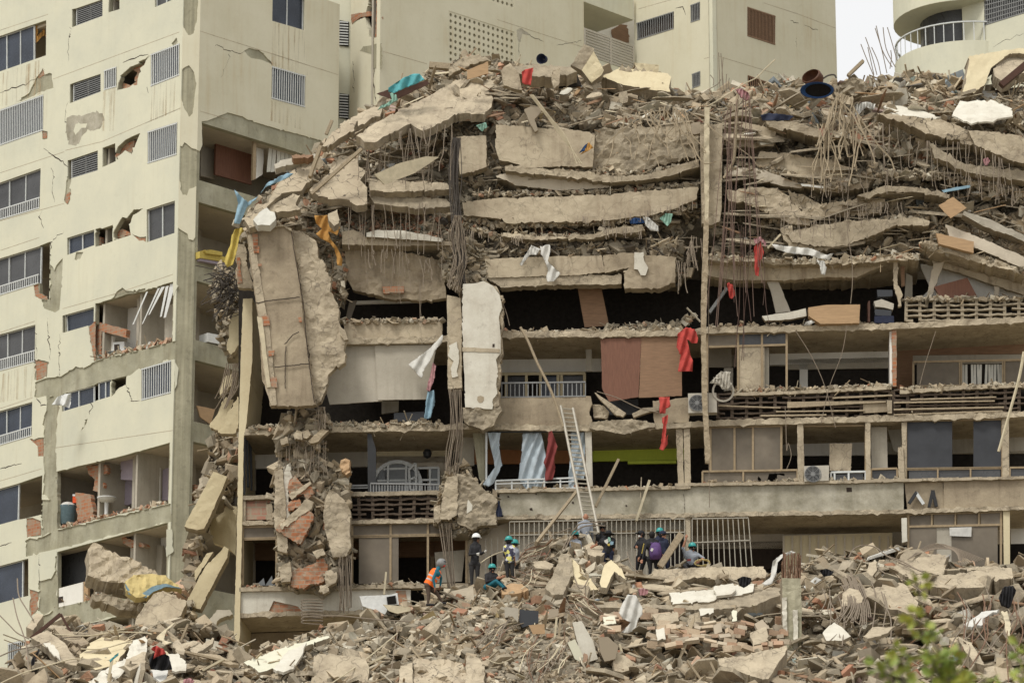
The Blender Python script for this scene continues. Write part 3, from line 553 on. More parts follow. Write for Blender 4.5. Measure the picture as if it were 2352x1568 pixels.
# ============================================================ RIGHT TOWER with round balcony
q = at(2212, 100, 150.0); RT = Plane((q.x, q.y, 0), -44); RB = thing('balcony_apartment_tower', 'apartment tower at the right edge with rounded balconies and white railings', 'building', (q.x, q.y, zb))
urt = RT.uz(2420, 100)[0]; rw = T('J 1830,5 2150,-70 2150,70 1832,170')
mb = MB(); mb.panel(RT, [(0, z0), (urt, z0), (urt, z1+3), (0, z1+3)], [RT.UZ(rw)], w=0, t=.25, uz=True); mb.build('front_wall', 'creamlight', RB)
window(RB, RT, rw, .14, 'bars', 3, 0, 'greymetal', 'glassgrey', 22)
mb = MB(); q_ = RT.UZ(rw)
for t in (.2, .4, .6, .8): fbar(mb, RT, lerp(q_[0], q_[3], t), lerp(q_[1], q_[2], t), .035, -.02, .03)
mb.build('window_bars', 'greymetal', RB)
crack(RB, RT, 'J 1820,180 1805,260', .05); crack(RB, RT, 'J 1890,310 1950,270 2091,220', .02)
cx, cy = q.x+.35, q.y+2.0; rb = cx-at(2063, 100, 150).x-.05
def zof(py): return at(2190, py, q.y+2.0-rb*.9).z
mb = MB(); mn = MB()
for (yt, yb) in ((-60, 5), (98, 186), (330, 420)):
    a, b = zof(yt), zof(yb)
    mb.lathe([(rb-.15, b), (rb, b), (rb, a), (rb-.12, a), (rb-.12, b+.2), (.01, b+.2), (.01, b), (rb-.15, b)], (cx, cy, 0), n=40)
mb.build('balcony', 'creamlight', RB)
mb = MB(); a = zof(98)
for k in range(44):
    t = 2*math.pi*k/44; p = Vector((cx+math.cos(t)*(rb-.06), cy+math.sin(t)*(rb-.06), a)); mb.beam(p, p+Vector((0, 0, .82)), .035, .035)
mb.lathe([(rb-.1, a+.8), (rb-.02, a+.8), (rb-.02, a+.85), (rb-.1, a+.85), (rb-.1, a+.8)], (cx, cy, 0), n=40); mb.build('balcony_railing', 'whitemetal', RB)
mb = MB(); mb.lathe([(rb-1.1, z0), (rb-1.1, z1+3)], (cx, cy, 0), n=24); mb.build('balcony_glazing', 'glassgrey', RB)
# ============================================================ PANCAKED BLOCK: standing floors
M = Plane((0, 122, 0), -4.2)
base = M.pt(0, at(1176, 1600, 122).z-2, 2)
CB = thing('collapsed_building', 'dusty apartment block with its upper storeys pancaked and a torn open front', 'building', base)
def pw(name, mat, s, w=0, t=.15, jag=0, bulge=None, holes=(), parent=None, pl=None, kind=None):
    pl = pl or M; mb = MB(); o = T(s)
    if name == 'rear_wall' and w >= 1.5 and mat != 'dark':   # walls at the back of the balconies run up into the slab above
        w = 2.58; ys = sorted(p[1] for p in o); ym = ys[0]+.4*(ys[-1]-ys[0]); o = [(x, y-14) if y < ym else (x, y) for x, y in o]
    o = J(o, jag, 6) if jag else o
    mb.panel(pl, o, [J(T(h), 1.5, 5) for h in holes], w=w, t=t, bulge=bulge); ob = mb.build(name, mat, parent or CB)
    if kind: ob['kind'] = kind
    return ob
def slabline(name, mat, s, th, w0, w1, parent=None, jag=.0):
    p = T(s); b = [M.uz(x, y, w0) for x, y in p]; mb = MB()
    for i in range(len(b)-1):
        a, c = b[i], b[i+1]; q = [M.pt(a[0], a[1], w0), M.pt(c[0], c[1], w0), M.pt(c[0], c[1], w1), M.pt(a[0], a[1], w1)]
        mb.prism(q, (0, 0, th))
    if name == 'floor_slab':
        lo = [(u, z+.02) for u, z in b]; k = int((b[-1][0]-b[0][0])/.12); xs = np.linspace(b[0][0], b[-1][0], k); zs_ = np.interp(xs, [q_[0] for q_ in b], [q_[1] for q_ in b])
        bot = [(x, z+random.uniform(-.015, .015)-.06*(random.random() < .06)) for x, z in zip(xs, zs_)]; top = [(x, z+th+random.uniform(-.02, .05)) for x, z in zip(xs, zs_)][::-1]
        mb.panel(M, bot+top, w=w0-.05, t=.3, uz=True, bulge=(.2, .09, 2.5))
    return mb.build(name, mat, parent or CB)
# header walls at the back of each open storey
for nm, m_, s_ in (('header_wall', 'whitewall', 'H 60,960 1500,950 1500,1114 60,1124'), ('header_wall', 'greywall', 'K 20,760 2150,740 2150,905 20,930'), ('header_wall', 'whitewall', 'F 100,120 900,110 900,258 100,268'), ('header_wall', 'yellowwall', 'F 900,110 1360,108 1360,232 900,235'),
                   ('header_wall', 'orangewall', 'I 110,90 800,85 800,235 110,240'), ('header_wall', 'limegreen', 'I 800,85 1400,78 1400,218 800,224'), ('header_wall', 'greywall', 'K 0,1370 2150,1330 2150,1495 0,1512'), ('header_wall', 'plydark', 'F 90,660 1500,640 1500,798 90,822'), ('header_wall', 'ceil', 'M -200,560 2150,530 2150,655 -200,690')):
    mb = MB(); mb.panel(M, T(s_), w=2.64, t=.1); mb.build(nm, m_, CB)
# slabs (underside edge traced, real depth)
for s, th, w0 in (('F 95,1172 480,1160 1120,1150 O 1700,1385 2400,1360', .14, 0), ('F 95,612 1300,598 I 300,578 1385,566 M 30,482 1300,462 2150,436', .12, -.06), ('F 110,68 640,52 1330,40 O 1060,985 1160,988 1350,990 1560,984 K 40,1322 1230,1290 2150,1258', .18, -.06),
                  ('E 780,942 1430,930 H 300,902 1470,890 K 30,716 1230,690 2150,640', .18, -.06)):
    slabline('floor_slab', 'slabconc', s, th, w0, 9)
for s in ('F 95,1172 480,1160 1120,1150 1300,1150', 'F 95,612 1300,598 I 300,578 1385,566 M 30,482 1300,462 2150,436', 'F 110,68 1330,40 O 1160,988 1560,984 K 40,1322 1230,1290 2150,1258', 'E 780,942 1430,930 H 300,902 1470,890 K 30,716 1230,690 2150,640'):
    slabline('ceiling', 'ceil', s, .02, .25, 2.7).location.z -= .02
pw('side_pier', 'yellowwall', 'E 125,645 185,640 185,1050 F 135,0 120,70 108,700 100,1000 95,1290 60,1440 62,1200 78,700 90,0 E 108,1050', -.12, 5, jag=.6)
mb = MB(); mb.panel(M, T('O 548,642 2420,642 2420,1640 548,1640'), w=2.75, t=.3); mb.build('interior_shade', 'void_shade', CB)  # near-black sheet puts the darkness of the open storeys into colour
# --- lowest level
pw('base_wall', 'dirtyconc', 'F 60,1270 620,1250 1300,1240 1300,1620 40,1620', 2.4, .3)
pw('parapet', 'whiteslab', 'F 92,1008 1130,1000 1130,1110 800,1135 480,1150 100,1165', 0, .12, holes=['F 262,1150 300,1068 350,1080 440,1100 480,1140 440,1150']); pw('broken_brick_wall', 'brick', 'F 255,1155 300,1068 350,1075 445,1095 500,1155', .05, .1)
pw('parapet_cap', 'slabconc', 'F 92,988 330,982 1480,962 1480,984 330,1008 92,1012', -.12, .35, jag=.6); pw('brick_patch', 'brick', 'F 1040,1010 1100,1005 1115,1100 1060,1090', -.01, .02, jag=1)
# windows: frame grids on the facade plane
def fgrid(name, s, us, vs, mat='tanframe', w=.02, wd=.07, parent=None):
    q = M.UZ(T(s), w); mb = MB()
    U = lambda a, b: lerp(lerp(q[0], q[1], a), lerp(q[3], q[2], a), b)
    for a in us: fbar(mb, M, U(a, 0), U(a, 1), wd, w, .07)
    for b in vs: fbar(mb, M, U(0, b), U(1, b), wd, w-.004, .07)
    return mb.build(name, mat, parent or CB)
def win(s, us, vs, panes, mat='tanframe', w=.02, wd=.07):   # panes: list of (u0,u1,v0,v1,material)
    wo = fgrid('window', s, us, vs, mat, w, wd); q = M.UZ(T(s), w)
    U = lambda a, b: lerp(lerp(q[0], q[1], a), lerp(q[3], q[2], a), b)
    for i, (a, b, c, d, m) in enumerate(panes):
        mb = MB(); mb.panel(M, [U(a, c), U(b, c), U(b, d), U(a, d)], w=w+.03+.02*(i % 2), t=.012, uz=True); mb.build('pane', m, wo)
    return wo
win('F 108,622 1475,590 1475,958 105,975', (0, .005, .155, .49, .66, .825, .995), (0, .2, .21), [(0, .155, 0, .2, 'glassdusty'), (.49, .66, 0, .2, 'glassdusty'), (.66, .825, 0, .2, 'glassdusty'), (.825, 1, 0, .2, 'glassdusty'), (.52, .695, .2, 1, 'glassdusty')])
pw('rear_wall', 'ceil', 'F 100,690 190,690 190,975 100,975', 1.6, .1); pw('rear_wall', 'plydark', 'F 185,705 330,700 330,822 185,822', 2.2, .1); pw('rear_wall', 'plydark', 'F 1055,690 1270,685 1270,800 1060,800', 2.2, .1)
pw('door_frame', 'tanframe', 'F 1250,800 1275,798 1275,965 1250,965', 2.1, .1); pw('leaning_panel', 'greywall', 'F 1275,775 1460,760 1440,950 1290,960', .6, .05); pw('rear_wall', 'plydark', 'F 1275,690 1465,685 1465,765 1275,775', 1.5, .05); pw('rear_wall', 'plydark', 'F 770,700 815,700 815,800 770,800', 2.0, .05)
for s in ('F 195,975 240,930 250,975', 'F 250,975 290,915 300,975', 'F 300,975 330,940 330,975'): pw('broken_glass', 'glassmilk', s, .1, .01)
# --- lattice and block parapets
def lattice(s, nu, nv, mat='lattice', seed=1, crook=.02, w=0, bw=.06):
    r = random.Random(seed); q = M.UZ(T(s), w); U = lambda a, b: lerp(lerp(q[0], q[1], a), lerp(q[3], q[2], a), b); mb = MB()
    for i in range(nv+1):
        b = i/nv; k = nu*2; pts = []
        for j in range(k+1):
            p = U(j/k, b); pts.append((p[0], p[1]+r.uniform(-crook, crook)))
        for j in range(k):
            if r.random() < .06: continue
            fbar(mb, M, pts[j], pts[j+1], bw*r.uniform(.7, 1.3), w-.03+r.uniform(-.015, .015), .22)
    for i in range(nu+1):
        a = i/nu; fbar(mb, M, U(a+r.uniform(-.003, .003), 0), U(a, 1), .10, w, .2)
    o = mb.build('lattice_parapet', mat, CB)
    mb = MB(); mb.panel(M, [U(0, 0), U(1, 0), U(1, 1), U(0, 1)], w=w+.3, t=.05, uz=True); mb.build('lattice_gap_shade', 'void_shade', CB); return o  # near-black sheet behind the lattice paints its gaps as shade
lattice('F 730,432 1325,420 1310,572 740,578', 7, 5, seed=3); lattice('K 1320,505 2150,490 2150,618 1320,632', 9, 4, 'brokenconc', 5, .03); lattice('K 90,1110 1215,1090 1215,1250 90,1270', 12, 5, seed=7); lattice('K 1240,1085 2150,1065 2150,1235 1240,1262', 10, 5, seed=8)
pw('block_infill', 'blocks', 'F 128,478 260,478 260,575 128,578', .05, .1); pw('block_infill', 'blocks', 'F 130,455 285,450 285,480 130,480', .12, .1, jag=1); pw('parapet_frame', 'slabconc', 'F 105,455 130,455 130,610 105,612', -.04, .2); pw('parapet_frame', 'slabconc', 'F 258,485 290,480 295,580 258,580', -.02, .2, jag=1)
pw('parapet_cap', 'brokenconc', 'F 105,435 300,425 300,450 105,458', -.1, .3, jag=1); pw('parapet_cap', 'brokenconc', 'F 725,412 1325,400 1325,424 725,436', -.1, .3, jag=1)
for s in ('K 545,1160 1190,1155 1190,1163 545,1200', 'K 90,1180 500,1195 500,1203 90,1190', 'K 470,1220 1050,1212 1050,1220 470,1228', 'K 1240,1160 1900,1150 1900,1158 1240,1170', 'K 1240,1205 1960,1190 1960,1200 1240,1215', 'K 1240,1240 1950,1215 1950,1225 1240,1248', 'K 1350,1140 1910,1125 1910,1132 1350,1150', 'K 840,1130 1230,1112 1230,1122 840,1140', 'K 370,1245 800,1240 800,1250 370,1256'):
    pw('parapet_rail', 'timber', s, -.12, .06, jag=.3)
pw('parapet_cap', 'slabconc', 'K 190,1100 560,1090 1225,1052 1225,1078 560,1112 190,1122', -.1, .3, jag=1); pw('parapet_cap', 'slabconc', 'K 1280,1085 1700,1055 2150,1045 2150,1065 1700,1078 1280,1108', -.1, .3, jag=1)
pw('parapet_panel', 'slabconc', 'K 1195,1150 1228,1150 1228,1235 1200,1235', -.15, .2); pw('parapet_panel', 'dirtyconc', 'K 1040,1170 1200,1165 1200,1225 1040,1235', -.05, .06)
# --- storey B left (arched window)
pw('rear_wall', 'whitewall', 'F 150,165 315,165 315,268 150,268', 1.9, .1); pw('rear_wall', 'greywall', 'F 150,255 192,255 192,400 150,400', 1.9, .1); pw('rear_wall', 'greywall', 'F 610,150 880,148 880,256 610,256', 1.9, .1)
pw('balcony_post', 'blackmetal', 'F 868,58 892,58 920,150 920,412 872,415', .0, .1); pw('balcony_post', 'blackmetal', 'F 112,80 130,80 128,425 114,425', -.03, .08); pw('balcony_post', 'blackmetal', 'F 132,90 146,100 150,380 138,380', .3, .08); pw('balcony_post', 'blackmetal', 'F 150,110 168,140 172,400 160,400', .8, .08)
pw('rear_wall', 'yellowwall', 'F 920,148 1350,146 1350,232 920,235', 2.2, .1); pw('rear_wall', 'ceil', 'F 920,230 1350,230 1350,430 920,430', 2.35, .1, holes=[])
wa = fgrid('window', 'F 928,272 1300,262 1300,408 928,412', (.0, .14, .86, 1.0), (0, .5, 1), 'whitemetal', 2.1, .07)
mb = MB(); c = M.uz(*T('F 1048,360')[0], 2.05); rr = .78
arc = [(c[0]+rr*math.cos(a), c[1]+rr*.95*math.sin(a)) for a in np.linspace(0, math.pi, 15)]
for a, b in zip(arc[:-1], arc[1:]): fbar(mb, M, a, b, .12, 2.02, .08)
for dx in (-rr, -.3, .3, rr): fbar(mb, M, (c[0]+dx, c[1]+(.7 if abs(dx) < .5 else 0)), (c[0]+dx, c[1]-.8), .07, 2.03, .06)
for dz in (0, -.45): fbar(mb, M, (c[0]-rr, c[1]+dz), (c[0]+rr, c[1]+dz), .07, 2.01, .06)
mb.build('arched_frame', 'whitemetal', wa)
mb = MB(); mb.panel(M, arc+[(c[0]-rr, c[1]-.8), (c[0]+rr, c[1]-.8)], w=2.1, t=.02, uz=True); mb.build('pane', 'glassmilk', wa)
for s in ('F 930,272 980,272 980,410 930,410', 'F 1240,262 1298,262 1298,408 1240,408'): pw('pane', 'glassmilk', s, 2.15, .02, parent=wa)
mb = MB(); q = M.UZ(T('F 1120,275 1160,235 1165,400 1128,395'), 1.9)
for a, b in zip(q, q[1:]+q[:1]): fbar(mb, M, a, b, .07, 1.9, .05)
fbar(mb, M, lerp(q[0], q[3], .5), lerp(q[1], q[2], .5), .06, 1.9, .05); mb.build('open_shutter', 'whitemetal', wa)
pw('doorway_shade', 'dark', 'F 1183,255 1232,255 1232,405 1183,405', 2.3, .02); mb = MB(); p = M.pt(*M.uz(*T('F 1232,172')[0], 1.9), 1.9); mb.lathe([(.01, .12), (.1, .1), (.15, 0), (.12, -.14), (.01, -.2)], p, n=10); mb.build('wall_lamp', 'blackmetal', CB)  # doorway is a near-black plate, its shade put into the colour
def rail(s, n, mat, w=-.02, mid=(), bw=.03):
    q = M.UZ(T(s), w); U = lambda a, b: lerp(lerp(q[0], q[1], a), lerp(q[3], q[2], a), b); mb = MB()
    fbar(mb, M, q[0], q[1], .05, w-.02, .05); fbar(mb, M, q[3], q[2], .04, w-.015, .04)
    for m_ in mid: fbar(mb, M, U(0, m_), U(1, m_), .035, w-.01, .03)
    for i in range(n+1): fbar(mb, M, U(i/n, 0), U(i/n, 1), bw, w, .03)
    return mb.build('balcony_railing', mat, CB)
rail('F 888,358 1305,365 1305,412 888,415', 24, 'greymetal'); rail('F 600,375 870,370 870,385 600,388', 3, 'greymetal', .5)
# --- left upper bays
pw('parapet', 'paintconc', 'E 782,802 1425,795 1425,915 1100,922 790,925', 0, .18, jag=.6); pw('parapet_cap', 'slabconc', 'E 785,925 1430,915 1430,932 785,942', -.1, .3)
pw('infill_panel', 'greywall', 'E 660,955 985,952 1035,1312 690,1335 640,1150', .12, .06, jag=.3); pw('infill_panel', 'greywall', 'E 985,950 1390,945 1320,1300 1005,1305', .05, .06, jag=.3)
pw('parapet_panel', 'tvblack', 'E 1110,1390 1310,1380 1310,1440 1110,1445', .8, .05); pw('inner_partition', 'greywall', 'E 1030,1310 1140,1310 1140,1380 1030,1395', 1.6, .1)
pw('inner_beam', 'whitewall', 'E 820,660 1270,645 1270,668 830,680', 1.5, .1)
pw('hanging_wall', 'dirtyconc', 'E 790,330 1100,320 1440,400 1450,640 1270,660 1040,640 930,610 850,590 790,500', .2, .3, jag=2.5, bulge=(.25, .25, 1.1)); pw('brick_patch', 'brick', 'E 1035,566 1175,562 1175,605 1040,608', .0, .12, jag=1)
pw('dusty_glass', 'glassdusty', 'E 820,660 870,655 820,800 790,790', .9, .02); 
# --- center storeys
pw('leaning_board', 'plydark', 'H 790,550 945,550 1000,820 840,830', .8, .06); pw('inner_beam', 'void_shade', 'H 310,575 1480,555 1480,640 310,660', 3.4, .2)
pw('rear_wall', 'whitewall', 'H 280,1010 945,1010 945,1118 280,1126', 2.3, .1); pw('rear_wall', 'greywall', 'H 850,895 880,895 890,1120 850,1120', 1.4, .08, jag=1)
wo = fgrid('window', 'H 270,1135 845,1130 845,1290 270,1290', (0, .1, .33, .49, .69, .73, .99), (0, 1), 'yellowwall', 2.2, .09)
for s, m in (('H 330,1140 455,1140 455,1290 330,1290', 'glassgrey'), ('H 680,1140 835,1140 835,1285 680,1285', 'glassgrey'), ('H 560,1140 660,1140 660,1285 560,1285', 'glassblue')): pw('pane', m, s, 2.35, .02, parent=wo)
rail('H 270,1195 845,1188 845,1280 270,1288', 20, 'greymetal', -.02)
pw('plywood_sheet', 'plyred', 'H 945,905 1210,898 1192,1285 1000,1315 955,1230', -.02, .05, jag=.4); pw('plywood_sheet', 'plydark', 'H 1210,896 1475,890 1475,1278 1195,1290', -.01, .05, jag=.4)
pw('parapet', 'dirtyconc', 'H 262,1290 880,1280 890,1330 870,1380 890,1440 870,1480 270,1500', -.02, .2, jag=1.2, bulge=(.4, .03, 2)); pw('parapet', 'dirtyconc', 'H 1285,1310 1520,1290 1520,1450 1300,1460 1290,1400', 0, .2, jag=1.5)
pw('inner_partition', 'glassgrey', 'H 960,1300 1190,1300 1190,1400 1000,1400', 1.2, .05)
pw('sagging_slab_edge', 'brokenconc', 'H 870,1450 1000,1440 1140,1430 1300,1455 1300,1480 1200,1500 1100,1530 960,1505 870,1490', -.25, .5, jag=2, bulge=(.15, .15, 2.5))
pw('broken_post', 'slabconc', 'H 905,1255 960,1290 1110,1390 1090,1415 1040,1400 930,1290', -.1, .2, jag=1); pw('broken_post', 'brokenconc', 'H 1150,1395 1230,1355 1330,1350 1325,1375 1240,1390 1160,1420', -.1, .2, jag=1); pw('broken_brick_wall', 'slabconc', 'H 890,1330 960,1340 1000,1385 990,1420 900,1420', .1, .2, jag=1.5, bulge=(.12, .15, 3))
# curtain bay / lime bay
pw('rear_wall', 'orangewall', 'I 270,135 700,135 700,235 270,240', 2.0, .1); pw('rear_wall', 'limegreen', 'I 835,122 1340,112 1340,218 835,224', 1.8, .1); pw('rear_wall', 'greywall', 'I 835,60 1340,50 1340,115 835,122', 1.82, .1); pw('inner_partition', 'limegreen', 'I 1040,222 1335,220 1335,236 1040,240', 2.2, .1)
pw('facade_post', 'whiteslab', 'I 780,30 820,30 828,400 790,330', .0, .2); pw('facade_post', 'slabconc', 'I 1330,0 1372,0 1380,375 1345,378', -.02, .25, jag=.6); pw('facade_post', 'slabconc', 'I 1378,0 1415,0 1422,375 1385,378', -.05, .25, jag=.6)
pw('door_frame', 'whitemetal', 'I 178,50 190,50 188,350 178,350', -.02, .06); pw('inner_partition', 'rawconc', 'I 100,50 175,50 175,380 140,330', .4, .3); pw('inner_partition', 'greywall', 'I 20,50 110,50 110,250 20,250', 1, .1)
mb = MB(); a = M.pt(*M.uz(*T('I 180,48')[0], 0.02), .02); b = M.pt(*M.uz(*T('I 790,44')[0], .02), .02); mb.tube([a, b], .025, 6); mb.build('curtain_rail', 'blackmetal', CB)
rail('I 240,342 730,324 730,385 240,398', 5, 'whitemetal', .02, (.35,), .05); pw('infill_panel', 'greywall', 'I 240,350 520,345 520,400 240,400', .2, .03); pw('infill_panel', 'greywall', 'I 590,370 740,360 740,395 590,400', .2, .03, jag=1)
pw('parapet', 'mossconc', 'I 262,405 820,398 1385,388 1385,566 820,578 330,580 270,540', -.02, .2, jag=.5); pw('parapet_cap', 'slabconc', 'I 240,395 820,385 1420,372 1420,390 820,404 240,415', -.14, .35, jag=.8)
pw('parapet', 'mossconc', 'M -170,278 60,272 640,262 1305,250 1305,445 640,460 -170,480', -.03, .2, jag=.3); pw('parapet_cap', 'slabconc', 'M -190,262 640,250 1305,232 1570,226 2150,214 2150,232 1560,246 1305,252 640,268 -190,282', -.15, .35, jag=.8)
pw('parapet', 'dirtyconc', 'M 1310,262 1560,256 1575,432 1330,440', .05, .2); pw('parapet', 'dirtyconc', 'M 1565,245 2150,230 2150,425 1570,432', -.02, .2, jag=.4)
for x, y, k in ((1000, 545, 1), (1010, 548, 1), (700, 470, 1.6), (445, 508, 2), (310, 435, 1.4), (480, 420, 1), (1025, 490, 1.3)): pw('spall_hole', 'darkbrown', 'I %d,%d %d,%d %d,%d %d,%d' % (x, y, x+8*k, y-3, x+10*k, y+7*k, x+2, y+6*k), -.03, .01)
pw('wall_vent', 'darkbrown', 'M 930,290 965,290 968,318 932,320', -.035, .01)
# right bays of the curtain storey
win('K 42,1325 505,1318 M 505,182 M 42,188', (0, .34, .6, 1.0), (0, 1), [(0, .34, 0, 1, 'glassdusty'), (.34, .6, 0, 1, 'glassdusty'), (.6, 1, 0, 1, 'glassdusty')], w=.06)
pw('rear_wall', 'greywall', 'K 500,1325 610,1325 610,1510 500,1510', 2.1, .1)
fgrid('window_sill_frame', 'M -10,185 610,175 610,255 -10,262', (0, .43, 1), (0, 1), 'tanframe', .0, .06); pw('infill_panel', 'glassdusty', 'M -10,195 610,185 610,252 -10,260', .06, .02, holes=['M 345,258 355,215 382,258', 'M 410,252 425,200 525,198 528,215 480,205 470,252'])
pw('facade_post', 'slabconc', 'K 610,1305 648,1305 655,1568 M 648,255 M 612,255', -.05, .22, jag=.6); pw('facade_post', 'slabconc', 'K 1053,1295 1088,1295 M 1090,240 M 1058,240', -.05, .22, jag=.6)
pw('rear_wall', 'whitewall', 'K 645,1330 1060,1325 1060,1508 645,1512', 2.1, .1); pw('infill_panel', 'slabconc', 'K 820,1432 968,1432 M 960,185 M 820,180', .4, .04, jag=.6)
fgrid('window_frame', 'K 645,1320 1055,1315 M 1055,190 M 645,195', (0, 1), (0, 1), 'tanframe', .1, .05)
fgrid('window_frame', 'M 830,190 1060,185 1060,248 830,250', (0, .1, .5, .98), (0, 1), 'whitemetal', .0, .06); pw('pane', 'glassgrey', 'M 855,205 945,203 945,248 855,250', .06, .02); pw('pane', 'glassgrey', 'M 955,200 1040,198 1040,246 955,248', .06, .02)
pw('infill_panel', 'greywall', 'K 1092,1325 1195,1325 M 1200,160 M 1095,165', .4, .04); pw('infill_panel', 'greywall', 'K 1195,1320 1290,1320 1290,1500 1240,1480', 1.0, .04); fgrid('window_frame', 'M 1092,170 1262,165 1262,245 1092,245', (0, 1), (0, 1), 'tanframe', .0, .06); pw('pane', 'glassgrey', 'M 1095,180 1260,175 1260,240 1095,242', .06, .02)
pw('facade_post', 'slabconc', 'M 1268,28 1302,25 1312,248 1272,250', -.08, .2, jag=.5); pw('facade_post', 'slabconc', 'K 1290,1295 1325,1290 M 1322,240 M 1302,240', .0, .2, jag=.6)
win('K 1320,1285 1950,1272 M 1950,232 M 1320,240', (0, 1), (0, .815, .82, 1), [(0, .48, 0, .82, 'glassdark'), (.7, 1, 0, .82, 'glassdark'), (.03, .32, .83, 1, 'glassgrey'), (.34, .66, .83, 1, 'glassgrey'), (.68, .98, .83, 1, 'glassgrey')], w=.03)
fgrid('window_frame', 'M 1320,170 1950,160 1950,232 1320,240', (.33, .67), (), 'tanframe', .02, .05)
pw('rear_wall', 'greywall', 'K 1620,1280 1755,1280 1755,1495 1600,1500', 2.2, .1)
pw('facade_post', 'slabconc', 'K 1948,1262 1992,1262 M 1995,238 M 1950,240', -.02, .2); pw('rear_wall', 'greywall', 'K 1995,1272 2150,1270 2150,1480 1995,1485', 2.1, .1); fgrid('window_frame', 'M 1998,160 2150,158 2150,232 1998,235', (0,), (0, 1), 'tanframe', .0, .06); pw('pane', 'glassgrey', 'M 2000,168 2150,165 2150,230 2000,232', .05, .02)
# storey C right: big open bay and window bay
win('K 20,720 540,705 540,1080 20,1095', (0, .39, .69, 1), (0, .22), [(0, .39, 0, .22, 'glassdusty'), (.39, 1, 0, .22, 'glassgrey'), (.4, .72, .22, 1, 'slabconc')], w=.04)
pw('infill_panel', 'greywall', 'K 20,810 180,808 180,935 20,935', 1.8, .04); pw('infill_panel', 'greywall', 'K 365,805 425,805 425,1085 365,1088', .3, .04); pw('rear_wall', 'whitewall', 'K 425,810 545,808 540,918 430,920', 2.1, .1); pw('inner_partition', 'greywall', 'K 130,940 190,938 190,1085 130,1090', 1.0, .1)
pw('rear_wall', 'whitewall', 'K 545,800 1225,790 1215,900 545,918', 2.2, .1); pw('rear_wall', 'whitewall', 'K 625,918 678,918 678,1070 625,1070', 2.2, .1); pw('side_wall', 'whitewall', 'K 1212,700 1230,695 1230,1050 1214,1055', .1, 2, )
pw('rear_wall', 'greywall', 'K 545,925 1210,910 1210,940 545,950', 3.4, .1)
pw('brick_pier', 'brick', 'K 1226,695 1258,690 1258,1060 1232,1060', -.02, .3, jag=1.2)
pw('rear_wall', 'plydark', 'K 1260,800 2150,770 2150,885 1365,895 1365,1085 1260,1090', 1.6, .1); wo = win('K 1368,900 2150,885 2150,1050 1368,1062', (0, .39, .4, .75, .76), (0, .98), [(.03, .38, 0, 1, 'glassdusty'), (.77, 1, 0, 1, 'glassdusty')], 'tanframe', 1.5)
mb = MB()
for i, x in enumerate(range(1668, 1940, 19)):
    if i in (3, 8): continue
    dx = random.uniform(-6, 6); q = M.UZ(T('K %d,915 %d,915 %d,1050 %d,1050' % (x, x+15, x+17+dx, x+dx)), 1.7)
    mb.panel(M, q, w=1.7+.01*(i % 3), t=.01, uz=True)
mb.build('vertical_blind', 'curtainwhite', wo)
mb = MB(); p = M.pt(*M.uz(*T('K 1610,716')[0], 1.0), 1.0); mb.lathe([(.01, 0), (.2, 0), (.22, .05), (.01, .06)], p, n=12); mb.build('ceiling_lamp', 'darkbrown', CB)
# top open storey (right)
pw('beam', 'paintconc', 'K 20,245 400,255 800,262 1100,250 1245,245 1030,330 1000,350 800,345 600,365 200,368 20,335', .1, .35, jag=1.5, bulge=(.3, .1, 1.5))
pw('slab_edge', 'slabconc', 'K 15,205 300,225 500,235 640,240 800,235 1100,215 1290,195 1410,190 1400,225 1250,232 1100,250 800,262 400,255 15,240', -.4, 3, jag=2.5, bulge=(.25, .3, 1.8))
pw('inner_partition', 'whitewall', 'K 1415,260 1500,270 1700,330 1900,400 2150,470 2150,500 1400,500 1480,420 1420,290', 1.2, .1); pw('sloping_ceiling', 'paintconc', 'K 1470,190 1600,195 1800,270 2150,350 2150,480 1900,400 1700,330 1500,270', .6, .2, jag=1)
pw('inner_post', 'ceil', 'K 1500,260 1570,245 1480,490 1450,488', .5, .15, jag=1); pw('inner_post', 'ceil', 'K 1900,300 1950,300 1920,490 1895,490', .7, .1, jag=1); pw('inner_post', 'greywall', 'K 1320,320 1362,340 1362,495 1310,495', 1, .1)
pw('leaning_cupboard', 'plyred', 'K 1505,408 1720,350 1795,492 1550,495', .3, .3)
pw('slab_edge', 'slabconc', 'K 1410,130 1480,110 1620,160 1800,215 1950,250 2150,310 2150,345 1940,290 1790,255 1600,195 1480,175', -.5, 3, jag=2.2, bulge=(.25, .3, 1.8))
pw('broken_pier', 'slabconc', 'K 1238,245 1268,250 1262,380 1300,460 1285,490 1290,535 1268,540 1262,470 1240,420', -.1, .2, jag=2); pw('inner_post', 'plydark', 'K 1282,250 1310,250 1312,400 1290,410', .3, .1)
# lowest storey on the right: grilles, doors, transoms
pw('ground_floor_glazing', 'greywall', 'I 320,590 1385,570 1385,900 320,1000', .35, .05); pw('opening_shade', 'dark', 'I 1290,660 1375,655 1375,870 1290,870', .28, .03); pw('opening_shade', 'dark', 'I 205,790 245,790 245,860 205,860', .28, .03)  # openings here are near-black plates, shade painted over the glazing
pw('ground_floor_glazing', 'ceil', 'I 60,690 320,590 320,1000 60,1000', .45, .05)
for s in ('I 320,655 1380,635 1380,655 320,672', 'I 320,590 1380,570 1380,578 320,598'): pw('transom', 'tanframe', s, .22, .08)
def grille(s, n, mid, seed, mat='alum'):
    r = random.Random(seed); q = M.UZ(T(s), -.1); U = lambda a, b: lerp(lerp(q[0], q[1], a), lerp(q[3], q[2], a), b); mb = MB()
    for i in range(n+1):
        a = i/n+r.uniform(-.002, .002); fbar(mb, M, U(a, 0), U(a+r.uniform(-.004, .004), 1), .03, -.1, .02)
    for m_ in mid: fbar(mb, M, U(0, m_), U(1, m_), .035, -.115, .02)
    return mb.build('security_grille', mat, CB)
